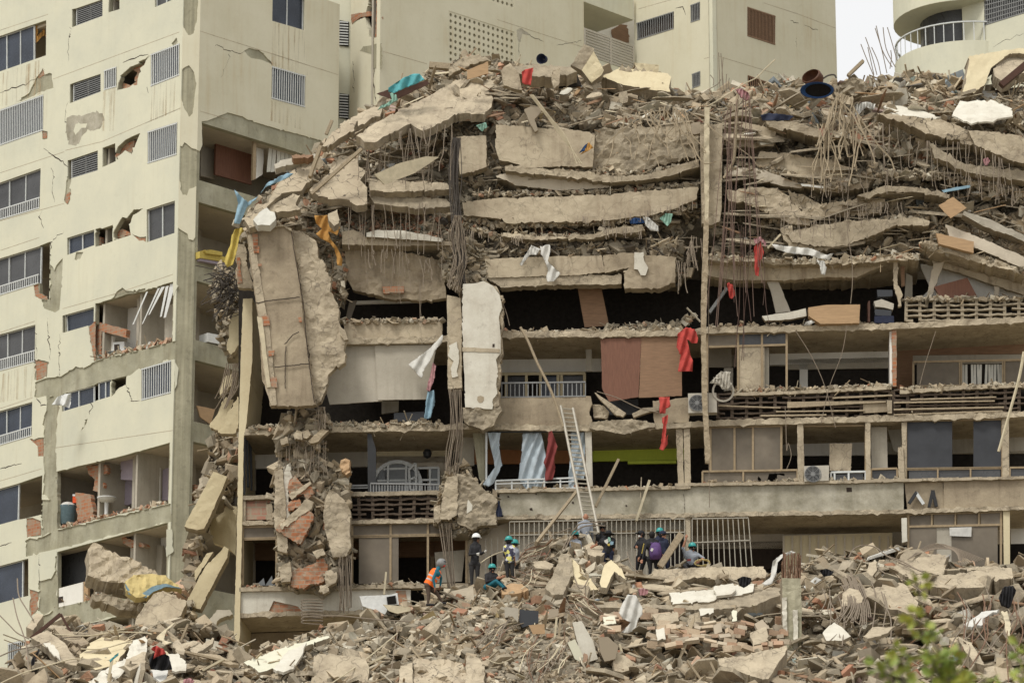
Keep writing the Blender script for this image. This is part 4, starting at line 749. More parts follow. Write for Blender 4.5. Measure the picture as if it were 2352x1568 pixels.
grille('I 325,590 1385,572 1385,940 325,960', 36, (.0, .22), 3); grille('I 180,690 325,690 325,960 180,980', 4, (), 4); grille('I 1430,572 1770,566 M 315,800 I 1430,880', 11, (.0, .47), 5)
pw('facade_post', 'slabconc', 'I 1385,566 1420,566 1420,870 1385,870', -.05, .2); pw('facade_post', 'slabconc', 'I 60,690 95,690 95,960 60,960', .1, .2)
pw('rear_wall', 'ceil', 'M -160,600 520,590 520,690 -160,690', 2.2, .1); pw('rear_wall', 'darkbrown', 'M -160,690 520,680 520,820 -160,820', 2.3, .1); pw('folding_door', 'yellowwall', 'M 520,605 1230,585 1230,860 520,860', 1.6, .05)
mb = MB()
for i in range(13):
    x = 520+i*57; fbar(mb, M, M.uz(*T('M %d,604' % x)[0], 1.55), M.uz(*T('M %d,858' % x)[0], 1.55), .06, 1.55, .05)
mb.build('door_battens', 'ceil', CB); pw('rear_wall', 'greywall', 'M 1230,570 1300,568 1300,690 1230,690', 1.6, .1)
pw('facade_post', 'whiteslab', 'M 1290,490 1325,488 1330,640 1295,650', -.1, .2, jag=.6)
win('M 1335,465 1950,448 1950,800 1335,800', (0, .985), (0, .24), [(0, .3, .24, 1, 'glassdusty'), (.3, .46, .24, 1, 'greywall'), (.46, .95, .24, 1, 'glassdusty')] + [(i/4+.02, i/4+.24, .02, .22, 'glassdusty') for i in range(4)], w=.03)
fgrid('transom_bars', 'M 1335,465 1950,448 1950,540 1335,545', (.25, .5, .75), (), 'tanframe', .02, .05)
mb = MB(); q = M.UZ(T('M 1610,552 1755,548 1752,612 1612,606'), .0)
for i in range(12): a = i/12; fbar(mb, M, lerp(q[0], q[1], a), lerp(q[3], q[2], a), .06, -.01, .015)
mb.build('torn_blind', 'whitecloth', CB)
pw('facade_post', 'yellowwall', 'M 1955,445 1998,443 2000,800 1960,800', -.02, .2); pw('rear_wall', 'whitewall', 'M 2000,470 2150,468 2150,655 2005,658', 1.8, .1); pw('rear_wall', 'dark', 'M 2005,658 2150,655 2150,800 2005,800', 2.6, .1)  # dark sheet low in the end bay paints an unlit opening
crack(CB, M, 'I 1382,380 1385,566', .03, -.06)
# ============================================================ RUBBLE
def hull(n, sx, sy, sz, seed):
    r = random.Random(seed); bm = bmesh.new()
    j = .2 if n < 17 else .3; cs = [Vector((x, y, z)) for x in (-.6, .6) for y in (-.6, .6) for z in (-.6, .6)]; r.shuffle(cs)
    for c in cs[:8-(n % 5 == 0)]:
        v = c+Vector((r.uniform(-j, j), r.uniform(-j, j), r.uniform(-j, j))); bm.verts.new((v.x*sx, v.y*sy, v.z*sz))
    for i in range(2 if n < 17 else 7): v = Vector((r.uniform(-.75, .75), r.uniform(-.75, .75), r.uniform(-.7, .7))); bm.verts.new((v.x*sx, v.y*sy, v.z*sz))
    q = bmesh.ops.convex_hull(bm, input=bm.verts)
    bmesh.ops.delete(bm, geom=[g for g in q['geom_interior'] if isinstance(g, bmesh.types.BMVert)], context='VERTS')
    bmesh.ops.triangulate(bm, faces=bm.faces); bm.verts.ensure_lookup_table(); bm.verts.index_update()
    V = np.array([v.co[:] for v in bm.verts]); F = np.array([[v.index for v in f.verts] for f in bm.faces]); bm.free(); return V, F
def boxt(sx, sy, sz):
    V = np.array([(x*sx/2, y*sy/2, z*sz/2) for x in (-1, 1) for y in (-1, 1) for z in (-1, 1)], float)
    q = [(0, 1, 3, 2), (4, 6, 7, 5), (0, 4, 5, 1), (2, 3, 7, 6), (0, 2, 6, 4), (1, 5, 7, 3)]
    return V, np.array([t for a, b, c, d in q for t in ((a, b, c), (a, c, d))])
CHUNK = [hull(11+i, 1, .8, .55, i) for i in range(10)]; SHARD = [hull(9+i, 1.45, 1.05, .17, 40+i) for i in range(8)]; LUMP = [hull(16+i, 1, .9, .85, 80+i) for i in range(6)]
BRICKT = [boxt(1.3, .75, .6), boxt(1, .8, .7), hull(12, 1.1, .8, .5, 99)]; STICK = [boxt(5.5, .26, .16), boxt(4, .35, .12), boxt(7, .16, .16)]
PAL = {'grey': [(.27, .24, .18), (.33, .29, .22), (.21, .185, .14), (.38, .34, .26)], 'beige': [(.42, .34, .23), (.36, .29, .20), (.48, .40, .28), (.30, .24, .165)], 'light': [(.56, .50, .38), (.62, .57, .45), (.50, .43, .31)],
       'brick': [(.40, .18, .10), (.46, .25, .155), (.34, .15, .09), (.48, .31, .21)], 'wood': [(.34, .25, .15), (.44, .36, .24), (.24, .17, .10), (.50, .43, .31)], 'dark': [(.10, .085, .065), (.14, .115, .085)],
       'odd': [(.6, .6, .56), (.40, .16, .12), (.2, .25, .28), (.5, .38, .18), (.5, .36, .32), (.3, .38, .34), (.65, .62, .5), (.10, .10, .10), (.62, .6, .52)]}
DUST = np.array((.45, .365, .245)); PAL = {k: [tuple(np.array(c)*(.82 if k in ('brick', 'odd', 'light') else .7)+DUST*(.18 if k in ('brick', 'odd', 'light') else .3)) for c in v] if k != 'dark' else v for k, v in PAL.items()}
def mass(name, V, F, C, mat='rubblemat', **tg):
    me = bpy.data.meshes.new(name); loc = np.array([V[:, 0].mean(), V[:, 1].mean(), V[:, 2].min()]); V = V-loc
    me.vertices.add(len(V)); me.vertices.foreach_set('co', V.astype(np.float32).ravel())
    me.loops.add(F.size); me.loops.foreach_set('vertex_index', F.astype(np.int32).ravel())
    me.polygons.add(len(F)); me.polygons.foreach_set('loop_start', np.arange(0, F.size, 3, dtype=np.int32)); me.polygons.foreach_set('loop_total', np.full(len(F), 3, dtype=np.int32))
    a = me.color_attributes.new('col', 'FLOAT_COLOR', 'POINT'); a.data.foreach_set('color', np.hstack([C, np.ones((len(C), 1))]).astype(np.float32).ravel())
    me.update(calc_edges=True); me.validate(); me.shade_flat(); me.materials.append(MATS[mat])
    o = bpy.data.objects.new(name, me); S.collection.objects.link(o); o.location = loc
    return tag(o, tg.get('label'), tg.get('cat'), tg.get('group'), tg.get('kind'))
def rotm(n, flat=0.0, yaw=None):
    q = RNG.normal(size=(n, 4)); q[:, 0] += flat*3; q /= np.linalg.norm(q, axis=1)[:, None]; w, x, y, z = q.T
    return np.stack([np.stack([1-2*(y*y+z*z), 2*(x*y-z*w), 2*(x*z+y*w)], 1), np.stack([2*(x*y+z*w), 1-2*(x*x+z*z), 2*(y*z-x*w)], 1), np.stack([2*(x*z-y*w), 2*(y*z+x*w), 1-2*(x*x+y*y)], 1)], 1)
def scatter_pieces(P, sz, kinds, pal, acc, flat=.3):
    """P: (n,3) positions, sz: (n,), kinds: {kind: weight}; pal: {palette: weight}"""
    TT = {'chunk': CHUNK, 'shard': SHARD, 'lump': LUMP, 'brick': BRICKT, 'stick': STICK}
    ks = list(kinds); kw = np.array([kinds[k] for k in ks], float); kk = RNG.choice(len(ks), len(P), p=kw/kw.sum())
    pk = list(pal); pw_ = np.array([pal[k] for k in pk], float); pc = RNG.choice(len(pk), len(P), p=pw_/pw_.sum())
    for i, k in enumerate(ks):
        for j, (V, F) in enumerate(TT[k]):
            m = np.where((kk == i) & (RNG.integers(0, len(TT[k]), len(P)) == j) if False else (kk == i))[0]
            m = m[(m*7919 % len(TT[k])) == j]
            if not len(m): continue
            R_ = rotm(len(m), flat); s_ = sz[m][:, None]*RNG.uniform(.7, 1.3, (len(m), 3))
            if k == 'stick': s_ = np.minimum(s_, .22)
            W_ = np.einsum('kij,knj->kni', R_, V[None]*s_[:, None, :])+P[m][:, None, :]
            off = acc['n']+np.arange(len(m))[:, None, None]*len(V)
            acc['V'].append(W_.reshape(-1, 3)); acc['F'].append((F[None]+off).reshape(-1, 3)); acc['n'] += len(m)*len(V)
            c = np.array([random.choice(PAL['wood' if (k == 'stick' and random.random() < .8) else ('brick' if (k == 'brick' and random.random() < .75) else pk[pc[t]])]) for t in m])*RNG.uniform(.75, 1.2, (len(m), 1))
            acc['C'].append(np.repeat(c, len(V), 0))
def newacc(): return {'V': [], 'F': [], 'C': [], 'n': 0}
def arr(poly): return np.array(poly, float)
def pip_np(P, poly):
    x, y = P[:, 0], P[:, 1]; c = np.zeros(len(P), bool); n = len(poly); j = n-1
    for i in range(n):
        xi, yi = poly[i]; xj, yj = poly[j]
        with np.errstate(divide='ignore', invalid='ignore'):
            c ^= ((yi > y) != (yj > y)) & (x < (xj-xi)*(y-yi)/((yj-yi) or 1e-9)+xi)
        j = i
    return c
def Wray(P, Y):                                            # vector version of at()
    a = (P[:, 0]-1176)/FPX; b = (784-P[:, 1])/FPX; d = np.stack([a, CT-b*ST, ST+b*CT], 1); return d*(Y/d[:, 1])[:, None]
def Mdepth(P, w):                                          # world Y of plane M pushed back by w along the pixel ray
    n = np.array(M.n[:]); a = (P[:, 0]-1176)/FPX; b = (784-P[:, 1])/FPX; d = np.stack([a, CT-b*ST, ST+b*CT], 1)
    return (M.o.dot(M.n)+w)/(d@n)*d[:, 1]
def nz(P, sc, seed=0):                                     # cheap smooth noise
    r = np.random.default_rng(seed); v = np.zeros(len(P))
    for k in range(6):
        f = r.normal(size=2)*sc*(1.0+.7*k); ph = r.uniform(0, 6.28); v += np.sin(P@f+ph)/(1+.5*k)
    return v/2.2
def heap(s, w0, w1, n, size=(.05, .28), kinds=None, pal=None, seed=1, label=None, base='grey', step=10, amp=.35, yfun=None, powr=3.2, thick=.6, name='rubble', flat=.7, gap_shade=.82, jagg=3, skin=True, toward=.12):  # skin colour is darkened to paint shade into gaps between pieces
    poly = J(T(s), jagg, 9, seed=seed); A_ = arr(poly); x0, y0 = A_.min(0); x1, y1 = A_.max(0)
    kinds = kinds or {'chunk': 5, 'shard': 3, 'brick': 1, 'stick': .7}; pal = pal or {'grey': 3, 'beige': 4, 'light': 1, 'odd': .15}
    def depth(P):
        t = np.clip((P[:, 1]-y0)/(y1-y0+1e-6), 0, 1)
        if yfun: return yfun(P)+amp*nz(P, .05, seed)
        return Mdepth(P, w1+(w0-w1)*t+amp*nz(P, .05, seed))
    acc = newacc()
    if skin:
        V = [Vector(p) for p in poly]; nb = len(V); E = [(i, (i+1) % nb) for i in range(nb)]
        gx, gy = np.meshgrid(np.arange(x0, x1, step), np.arange(y0, y1, step)); G = np.stack([gx.ravel(), gy.ravel()], 1)+RNG.uniform(-.35, .35, (gx.size, 2))*step
        G = G[pip_np(G, poly)]; V += [Vector(p) for p in G]
        vo, eo, fo = delaunay_2d_cdt(V, E, [], 0, 1e-4)[:3]; vo = np.array([v[:] for v in vo])
        c = np.array([(vo[f[0]]+vo[f[1]]+vo[f[2]])/3 for f in fo]); keep = pip_np(c, poly); F = np.array([f[:3] for f in fo])[keep]
        F = F[:, ::-1]; n_ = len(vo); Yf = depth(vo)+RNG.normal(0, .06, n_); P3 = Wray(vo, Yf); B3 = P3+np.array([0, thick, 0])
        e = {}
        for f in F:
            for i in range(3): k = (f[i], f[(i+1) % 3]); e[k] = 1
        side = []
        for (a, b) in e:
            if (b, a) not in e: side += [(b, a, n_+a), (b, n_+a, n_+b)]
        Fa = np.vstack([F, F[:, ::-1]+n_, np.array(side)]) if side else F
        acc['V'].append(np.vstack([P3, B3])); acc['F'].append(Fa)
        cc = np.array(random.choices(PAL[base], k=n_))*gap_shade*RNG.uniform(.7, 1.15, (n_, 1)); acc['C'].append(np.vstack([cc, cc])); acc['n'] = 2*n_
    P = RNG.uniform((x0, y0), (x1, y1), (int(n*2.5)+20, 2)); P = P[pip_np(P, poly)][:n]
    Y = depth(P)-RNG.uniform(-.05, toward, len(P)); P3 = Wray(P, Y)
    u = RNG.uniform(0, 1, len(P)); sz = size[0]+(size[1]-size[0])*u**powr
    scatter_pieces(P3, sz, kinds, pal, acc, flat)
    return mass(name, np.vstack(acc['V']), np.vstack(acc['F']), np.vstack(acc['C']), kind='stuff', label=label, cat='rubble')
def band(s, w, n, thick_px=8, size=(.04, .16), kinds=None, pal=None, label=None, name='rubble', droop=0, yfun=None, seed=0, flat=.6):
    """pieces lying along a polyline (ledges, broken slab edges)"""
    p = T(s); seg = [math.hypot(p[i+1][0]-p[i][0], p[i+1][1]-p[i][1]) for i in range(len(p)-1)]
    idx = RNG.choice(len(seg), n, p=np.array(seg)/sum(seg)); t = RNG.uniform(0, 1, n); A_ = arr(p)
    P = A_[idx]*(1-t)[:, None]+A_[idx+1]*t[:, None]; P[:, 1] -= np.abs(RNG.normal(0, .5, n))*thick_px; P[:, 1] += RNG.uniform(0, droop, n)
    Y = Mdepth(P, w+RNG.uniform(-.1, .35, n)) if yfun is None else yfun(P); acc = newacc()
    scatter_pieces(Wray(P, Y), size[0]+(size[1]-size[0])*RNG.uniform(0, 1, n)**2, kinds or {'chunk': 4, 'shard': 3, 'stick': .5, 'brick': .6}, pal or {'grey': 3, 'beige': 4, 'light': 1.2}, acc, flat)
    return mass(name, np.vstack(acc['V']), np.vstack(acc['F']), np.vstack(acc['C']), kind='stuff', label=label, cat='rubble')
CK = 'crackconc'; masonry(CK, (.44, .37, .26), (.33, .27, .19), (.2, .14, .09), .3, .4, bump=.8, scale=1.2, grain=.15, crack=.85)
def Pdepth(P, pl, w):
    n = np.array(pl.n[:]); a = (P[:, 0]-1176)/FPX; b = (784-P[:, 1])/FPX; d = np.stack([a, CT-b*ST, ST+b*CT], 1); return (pl.o.dot(pl.n)+w)/(d@n)*d[:, 1]
for s_, n_ in (('C 400,503 1160,328', 260), ('B 690,898 1187,778', 200), ('C 397,1040 880,928', 130), ('B 655,905 700,895', 30)):
    band(s_, 0, n_, thick_px=4, size=(.04, .2), kinds={'chunk': 3, 'shard': 3, 'brick': 3, 'stick': .5}, pal={'light': 3, 'beige': 2, 'brick': 2, 'odd': .6}, label='broken brick and plaster on the open tower floor', yfun=lambda P: Pdepth(P, L, .25))
# ---- upper mass behind the layers
mb = MB(); mb.panel(M, J(T('O 600,560 640,470 760,370 900,270 1060,200 1350,205 1600,235 1900,235 2200,250 2420,240 2420,650 560,650'), 6, 20), w=5.2, t=4, bulge=(1.2, .5, .4)); mb.build('collapsed_core', 'brokenconc', CB)
GB = {'grey': 5, 'beige': 3.5, 'light': .6, 'odd': .08}; BL = {'grey': 2, 'beige': 4, 'light': 2.5, 'odd': .3}
# top surface heaps
heap('O 860,250 985,165 1060,135 1130,130 1330,190 1400,165 1500,195 1620,225 1640,300 1560,320 1400,290 1140,290 1120,240 960,250 870,300', .6, 4.6, 2600, (.05, .34), {'chunk': 5, 'shard': 4, 'brick': .8, 'stick': .8}, {'grey': 3, 'beige': 5, 'light': 1, 'odd': .35}, 3, label='loose rubble on top of the collapsed roof, behind the tilted roof slab')
heap('O 1600,215 1700,205 1790,185 1850,195 1990,190 2080,165 2180,175 2260,210 2420,190 2420,300 2250,290 2100,275 1980,330 1870,310 1800,280 1640,275', .6, 4.2, 2800, (.05, .34), {'chunk': 4, 'shard': 5, 'brick': .8, 'stick': 2.0}, {'grey': 2, 'beige': 4, 'light': 1.5, 'wood': 1.8, 'odd': 1.3}, 4, label='loose rubble and splintered wood along the top right of the collapse')
heap('O 560,560 545,520 600,450 700,390 740,330 800,290 880,230 940,240 980,290 1090,300 1110,330 1080,480 1030,540 900,500 760,500 640,540', .5, 3.8, 2400, (.05, .32), None, {'grey': 4, 'beige': 4, 'light': 1.2, 'odd': .3}, 5, label='crushed rubble on the sloping left shoulder of the collapse')
heap('O 780,470 880,455 1030,480 1050,545 1010,560 880,540 790,545', .3, 1.6, 1700, (.025, .12), {'chunk': 5, 'shard': 2, 'brick': 2.5}, {'beige': 4, 'brick': 1.5, 'grey': 2, 'light': 1}, 6, label='fine brick rubble spilling between the hanging wires', amp=.15)
# middle layers
heap('O 1030,280 1400,285 1620,290 1620,470 1560,560 1600,600 1560,660 1480,640 1300,590 1130,600 1100,560 1040,520', .75, 1.6, 3800, (.04, .22), {'chunk': 5, 'shard': 5, 'stick': .7, 'brick': .3}, GB, 7, label='crushed layers between the fallen floor slabs in the middle', base='grey', gap_shade=.6, flat=.7)
heap('O 1640,270 1800,275 1900,300 2000,300 2150,360 2420,470 2420,600 2250,560 2130,560 2100,590 1900,590 1640,600', .75, 1.8, 4200, (.04, .24), {'lump': 2, 'chunk': 4, 'shard': 5, 'stick': .5}, GB, 8, label='cracked concrete layers of the fallen floors on the right', flat=.4, base='grey', gap_shade=.6)
heap('O 1960,300 2060,255 2200,260 2420,290 2420,500 2300,450 2150,390 2020,350', .2, 1.6, 1800, (.05, .34), {'chunk': 4, 'shard': 5, 'brick': .8, 'stick': 1.2}, BL, 9, label='pale broken slabs and tiles at the upper right edge')
heap('O 2130,440 2420,530 2420,620 2300,600 2200,565 2140,560', .1, .9, 900, (.05, .3), {'shard': 5, 'stick': 2.5, 'chunk': 2}, {'wood': 3, 'beige': 3, 'grey': 2, 'odd': .4}, 10, label='boards and rubble under the sloping slabs on the right')
heap('O 700,520 790,520 800,560 790,700 770,680 745,600 700,560', .1, .5, 700, (.04, .22), None, GB, 11, label='rubble edge beside the big leaning wall slab')
heap('O 1030,540 1110,560 1130,610 1110,660 1060,680 1025,640 1010,590', -.35, .3, 800, (.04, .2), {'chunk': 5, 'shard': 3}, {'grey': 5, 'beige': 3}, 12, label='crumbled column head above the white wall panel', amp=.2)
# debris bands
def bands(label, *items):
    for k in items: band(*k[:3], label=label, **(k[3] if len(k) > 3 else {}))
bands('rubble strewn along the ledge of an open floor', ('H 300,885 600,880 1000,870 1500,860', .1, 620, {'thick_px': 8}), ('K 20,700 600,690 1230,672', .1, 620, {'thick_px': 10}), ('E 780,800 1430,795', .0, 260, {'thick_px': 6}), ('K 1290,500 2150,490', 0, 260, {'thick_px': 5}), ('H 1000,850 1480,820 1560,760', .5, 220, {'thick_px': 9, 'pal': {'light': 2, 'grey': 3}}),
      ('E 600,1480 1000,1490 1420,1480', .0, 700, {'thick_px': 9}), ('E 160,1500 600,1490', -.1, 200, {'thick_px': 9}), ('F 770,985 1200,975', .0, 160, {'thick_px': 4}), ('F 100,1000 340,985', .0, 60, {'thick_px': 4}), ('I 270,400 1400,385', .0, 200, {'thick_px': 3}), ('M 0,262 1300,240', 0, 160, {'thick_px': 3}), ('K 190,1100 1220,1060', 0, 260, {'thick_px': 4}), ('K 1280,1085 2150,1050', 0, 200, {'thick_px': 4}), ('K 100,1290 2150,1250', .2, 200, {'thick_px': 3}))
bands('crumbs hanging on a broken slab edge', ('G 530,1100 1100,1120 1460,1130 1790,1070', .3, 900, {'thick_px': 6, 'droop': 10}), ('G 250,1420 540,1470 900,1450 1200,1440 1500,1410 1780,1330', .2, 900, {'thick_px': 6, 'droop': 10}), ('H 20,150 300,240 600,240 900,240 1000,200 1220,190', .1, 700, {'thick_px': 8, 'droop': 8}),
      ('G 330,1280 700,1275 1200,1260 1790,1215', .3, 600, {'thick_px': 8}), ('H 100,370 500,350 900,345 1450,350', .2, 900, {'thick_px': 22, 'size': (.05, .3), 'kinds': {'chunk': 3, 'shard': 4, 'stick': 2}, 'pal': {'grey': 4, 'dark': 2, 'beige': 2}}), ('K 20,220 400,240 800,250 1400,210', -.3, 420, {'thick_px': 8, 'droop': 4, 'pal': {'light': 4, 'beige': 3}}), ('K 1410,130 1800,215 2150,320', -.4, 420, {'thick_px': 6, 'droop': 8}),
      ('J 140,1090 500,1110 700,1180 900,1210 1100,1130 1500,1130 2091,1250', .3, 900, {'thick_px': 10, 'droop': 14, 'kinds': {'lump': 4, 'chunk': 3}}), ('J 300,1340 600,1500 900,1470 1480,1400', .4, 700, {'thick_px': 10, 'droop': 12, 'kinds': {'lump': 4, 'chunk': 3}}))
# ---- layered slabs of the fallen floors
def lay(label, mat, s, w=0, t=2.5, jag=2.2, bulge=(.22, .16, 1.6), name='concrete_fragment', cat='concrete slab', group=None, pl=None):
    bulge = (bulge[0], bulge[1]*.6, bulge[2]) if bulge else None; mb = MB(); mb.panel(pl or M, J(T(s), jag*1.2, 5), w=w, t=t, bulge=bulge, smi=1); return tag(mb.build(name, [mat, 'brokenconc']), label, cat, group)
fl = lambda n: n
lay('long smooth parapet face of the top fallen floor, right of the wire bundle', 'paintconc', 'G 470,815 700,830 1060,860 1118,885 1100,1090 900,1085 700,1098 600,1070 490,1045 465,960', .0, .5, 1.2, (.3, .06, 1.2), 'parapet_fragment', 'parapet')
lay('short smooth parapet face left of the wire bundle on the top fallen floor', 'paintconc', 'G 212,895 405,885 410,1090 330,1120 235,1140', .1, .4, 1.2, (.3, .06, 1.2), 'parapet_fragment', 'parapet')
lay('crumbled grey stretch of the top fallen floor under the tangled rebar', 'brokenconc', 'G 1118,850 1450,830 1790,800 1795,1010 1500,1090 1300,1140 1100,1120 1100,980', .3, 1.5, 3, (.2, .35, 1.8))
lay('thin sagging slab edge below the top parapet in the middle', 'slabconc', 'G 530,1085 900,1105 1100,1128 1250,1150 1460,1135 1600,1100 1790,1040 1800,1085 1600,1150 1400,1180 1200,1190 900,1150 530,1115', -.1, 3, 2)
lay('sagging ceiling underside below the thin slab edge', 'ceil', 'G 470,1150 560,1125 900,1148 1200,1188 1215,1225 900,1245 600,1212', .3, 3, 1, (.3, .05, 1))
lay('upward curving parapet face of the second fallen floor in the middle', 'paintconc', 'G 250,1320 500,1292 900,1282 1200,1272 1450,1245 1790,1222 1780,1300 1600,1375 1500,1402 1200,1440 900,1452 540,1457 500,1432 260,1402', -.05, .6, 1.8, (.25, .1, 1.2), 'parapet_fragment', 'parapet')
lay('thin slab with bent bar ends below the second fallen parapet', 'slabconc', 'H 310,212 500,232 700,238 900,222 1000,185 1215,160 1235,195 1150,212 1000,222 900,252 500,260 300,240', -.25, 2.5, 2)
lay('third fallen parapet with orange stain at its left end, above the black floor', 'paintconc', 'H 188,385 500,372 950,360 975,470 790,490 200,508', -.2, .5, .6, (.3, .04, 1.2), 'parapet_fragment', 'parapet')
lay('lower lip of the third fallen parapet, just over the black opening', 'slabconc', 'H 205,512 800,492 1080,485 1075,548 800,552 500,560 300,572 260,545', -.15, .5, 1.5, (.2, .1, 1.6), 'parapet_fragment', 'parapet')
lay('broken right end of the third fallen parapet with white splash stains', 'dirtyconc', 'H 960,362 1100,345 1440,372 1430,540 1340,575 1100,580 1100,460 1130,440 975,475', -.22, .5, 1.8, (.2, .12, 1.4), 'parapet_fragment', 'parapet')
lay('hanging white plaster patch on the third fallen parapet', 'whiteslab', 'H 1165,340 1225,340 1230,400 1255,440 1240,490 1205,490 1190,455 1162,450', -.3, .05, 1, None, 'plaster_piece', 'plaster piece')
# left shoulder
def tilt(label, mat, s, Y0, gx, gy, th, name='concrete_fragment', cat='concrete slab', jag=2, group=None, bulge=.05, step=8, parent=None):
    """plate whose face follows a traced outline; world Y changes by gx, gy per pixel across the face"""
    o = J(T(s), jag, 6); A_ = arr(o); c = A_.mean(0); nb = len(o); x0, y0 = A_.min(0); x1, y1 = A_.max(0)
    V = [Vector(p) for p in o]; E = [(i, (i+1) % nb) for i in range(nb)]
    gxx, gyy = np.meshgrid(np.arange(x0, x1, step), np.arange(y0, y1, step)); G = np.stack([gxx.ravel(), gyy.ravel()], 1)+RNG.uniform(-.3, .3, (gxx.size, 2))*step
    V += [Vector(p) for p in G[pip_np(G, o)]] if len(G) else []
    vo, _, fo = delaunay_2d_cdt(V, E, [], 0, 1e-4)[:3]; vo = np.array([v[:] for v in vo]); sd_ = int(abs(c[0]*7+c[1]))
    Y = Y0+gx*(vo[:, 0]-c[0])+gy*(vo[:, 1]-c[1])+bulge*(.6*nz(vo, .08, sd_)+.16*nz(vo, .33, sd_+1)+.12*nz(vo, .9, sd_+2)); P3 = [Vector(p) for p in Wray(vo, Y)]
    a, b, d = at(c[0], c[1], Y0), at(c[0]+20, c[1], Y0+gx*20), at(c[0], c[1]+20, Y0+gy*20); nn = (b-a).cross(d-a).normalized()
    if nn.y < 0: nn = -nn
    n_ = len(P3); fs = []; e = {}
    for f in fo:
        f = f[:3]; q = vo[list(f)].mean(0)
        if not pip(q, o): continue
        fs += [tuple(f), tuple(n_+i for i in f[::-1])]
        for i in range(3): e[(f[i], f[(i+1) % 3])] = 1
    nside = [0]
    for (i, j) in e:
        if (j, i) not in e: fs.append((j, i, n_+i, n_+j)); nside[0] += 1
    mb = MB(); mb.add(P3+[p+nn*th for p in P3], fs)
    hard = mat in ('slabconc', 'whiteslab', 'yellowwall', 'creamlight', 'crackconc', 'paintconc', 'rawconc') and th > .09
    if hard: mb.mi[-nside[0]:] = [1]*nside[0]
    ob = mb.build(name, [mat, 'brokenconc'] if hard else mat, parent)
    return ob if parent else tag(ob, label, cat, group)
tilt('large tilted roof slab lying face up at the top left of the collapse', 'slabconc', 'D 1075,935 1200,850 1370,760 1500,700 1700,590 1761,550 G 330,515 430,520 460,560 420,590 450,640 440,700 400,740 220,740 60,830 0,850 D 1480,875 1450,850 1350,900 1200,980 1130,975', 122.6, .0, -.022, .3, bulge=.12)
tilt('pale cracked slab leaning under the tilted roof slab with a timber across it', 'crackconc', 'D 750,1310 880,1200 960,1080 1060,1062 1100,1150 1150,1180 1100,1240 1150,1290 1150,1400 1080,1415 1000,1370 880,1370', 121.9, 0, -.012, .3)
tilt('cracked slab strip on the left shoulder behind the pale blue sheet', 'crackconc', 'D 430,1440 560,1230 700,1130 780,1125 770,1230 700,1310 560,1330 430,1450', 121.6, 0, -.012, .25)
tilt('flat light slab on the crest right of the cyan bundle', 'slabconc', 'D 960,860 1060,800 1180,740 1260,730 1240,790 1100,860 1010,900', 123.2, 0, -.02, .2)
tilt('whitewashed floor slab edge below the spilled brick rubble', 'whiteslab', 'E 930,215 1000,195 1180,200 1430,250 1425,272 1200,255 930,240', 121.7, 0, 0, .8, jag=.8)
tilt('thin pale slab end at the left of the whitewashed slab edge', 'slabconc', 'E 770,205 850,195 900,215 925,240 1200,262 1480,270 1490,295 1200,300 770,290', 121.9, 0, 0, .8, jag=1)

L_ = lambda label, mat, s, w=0, t=1.5, j=2.2, b=(.2, .12, 1.6), name='concrete_fragment', cat='concrete slab': lay(label, mat, s, w, t, j, b, name, cat)
L_('short parapet face of the top right floor, just right of the double post', 'paintconc', 'V 508,385 600,378 700,395 835,430 825,500 700,540 508,522', .35, .5, 1.2, (.3, .06, 1.2), 'parapet_fragment', 'parapet')
L_('small parapet face of the top floor left of the double post', 'paintconc', 'V 165,392 370,380 370,515 250,520 150,500', .3, .5, 1.5, (.3, .06, 1.2), 'parapet_fragment', 'parapet')
L_('slab end carrying the dark blue mattress near the top right', 'slabconc', 'V 765,365 960,380 1090,425 1110,480 960,440 790,410', .0, 1.0)
L_('broad smooth face of the second fallen floor on the right', 'paintconc', 'V 735,562 900,570 1060,600 1200,625 1300,660 1240,725 1130,745 1000,722 870,690 760,668 700,640', .35, .5, 2.2, (.25, .12, 1.2), 'parapet_fragment', 'parapet')
L_('cracked grey skirt below the broad smooth face on the right', CK, 'V 900,690 1130,745 1300,700 1420,720 1400,780 1250,800 1100,790 960,760', .3, .8, 3, (.15, .2, 2.5))
L_('long tapering lower beam under the broad smooth face', 'ceil', 'V 515,655 760,672 900,730 1005,770 985,785 860,770 700,725 515,702', .2, 1.5, 1.5)
L_('cracked bulging floor piece beside the pink cables', CK, 'V 530,795 700,780 830,786 905,830 925,880 1055,950 1040,1012 930,1005 830,965 700,890 540,862', .1, .9, 3, (.15, .22, 2.0))
L_('rough cobbled floor piece right of the cracked bulging one', CK, 'V 905,800 1010,830 1100,880 1250,860 1380,830 1500,850 1480,940 1300,960 1080,960 930,885', .35, .9, 3, (.13, .25, 3.0))
L_('long smooth sweeping floor slab above the bandaged white duct', 'slabconc', 'V 900,1060 1100,1010 1300,985 1700,962 1775,985 1768,1012 1560,1015 1450,1065 1290,1125 1180,1145 1050,1135 930,1115', -.1, 1.2, 1.8, (.2, .12, 1.2))
L_('cracked slope of floor concrete under the sweeping slab', CK, 'V 860,1030 930,1010 960,1110 1180,1145 1100,1175 940,1150 880,1100', .0, .8, 3, (.15, .15, 2.5))
L_('pale cracked slab falling to the right below the white boards', CK, 'V 1450,322 1700,352 1840,362 1990,425 2120,470 2110,540 1960,505 1800,462 1640,402', -.35, .8, 3, (.2, .2, 1.6))
L_('large pale slab at the right edge below the white boards', 'slabconc', 'V 2010,432 2200,440 2400,490 2400,640 2260,610 2050,520', -.6, .8, 2.5, (.25, .15, 1.2))
L_('dark edge strip falling to the right edge in the upper layers', 'brokenconc', 'V 1770,500 1990,640 2200,660 2400,690 2400,745 2180,720 1990,685 1800,590', -.3, .8)
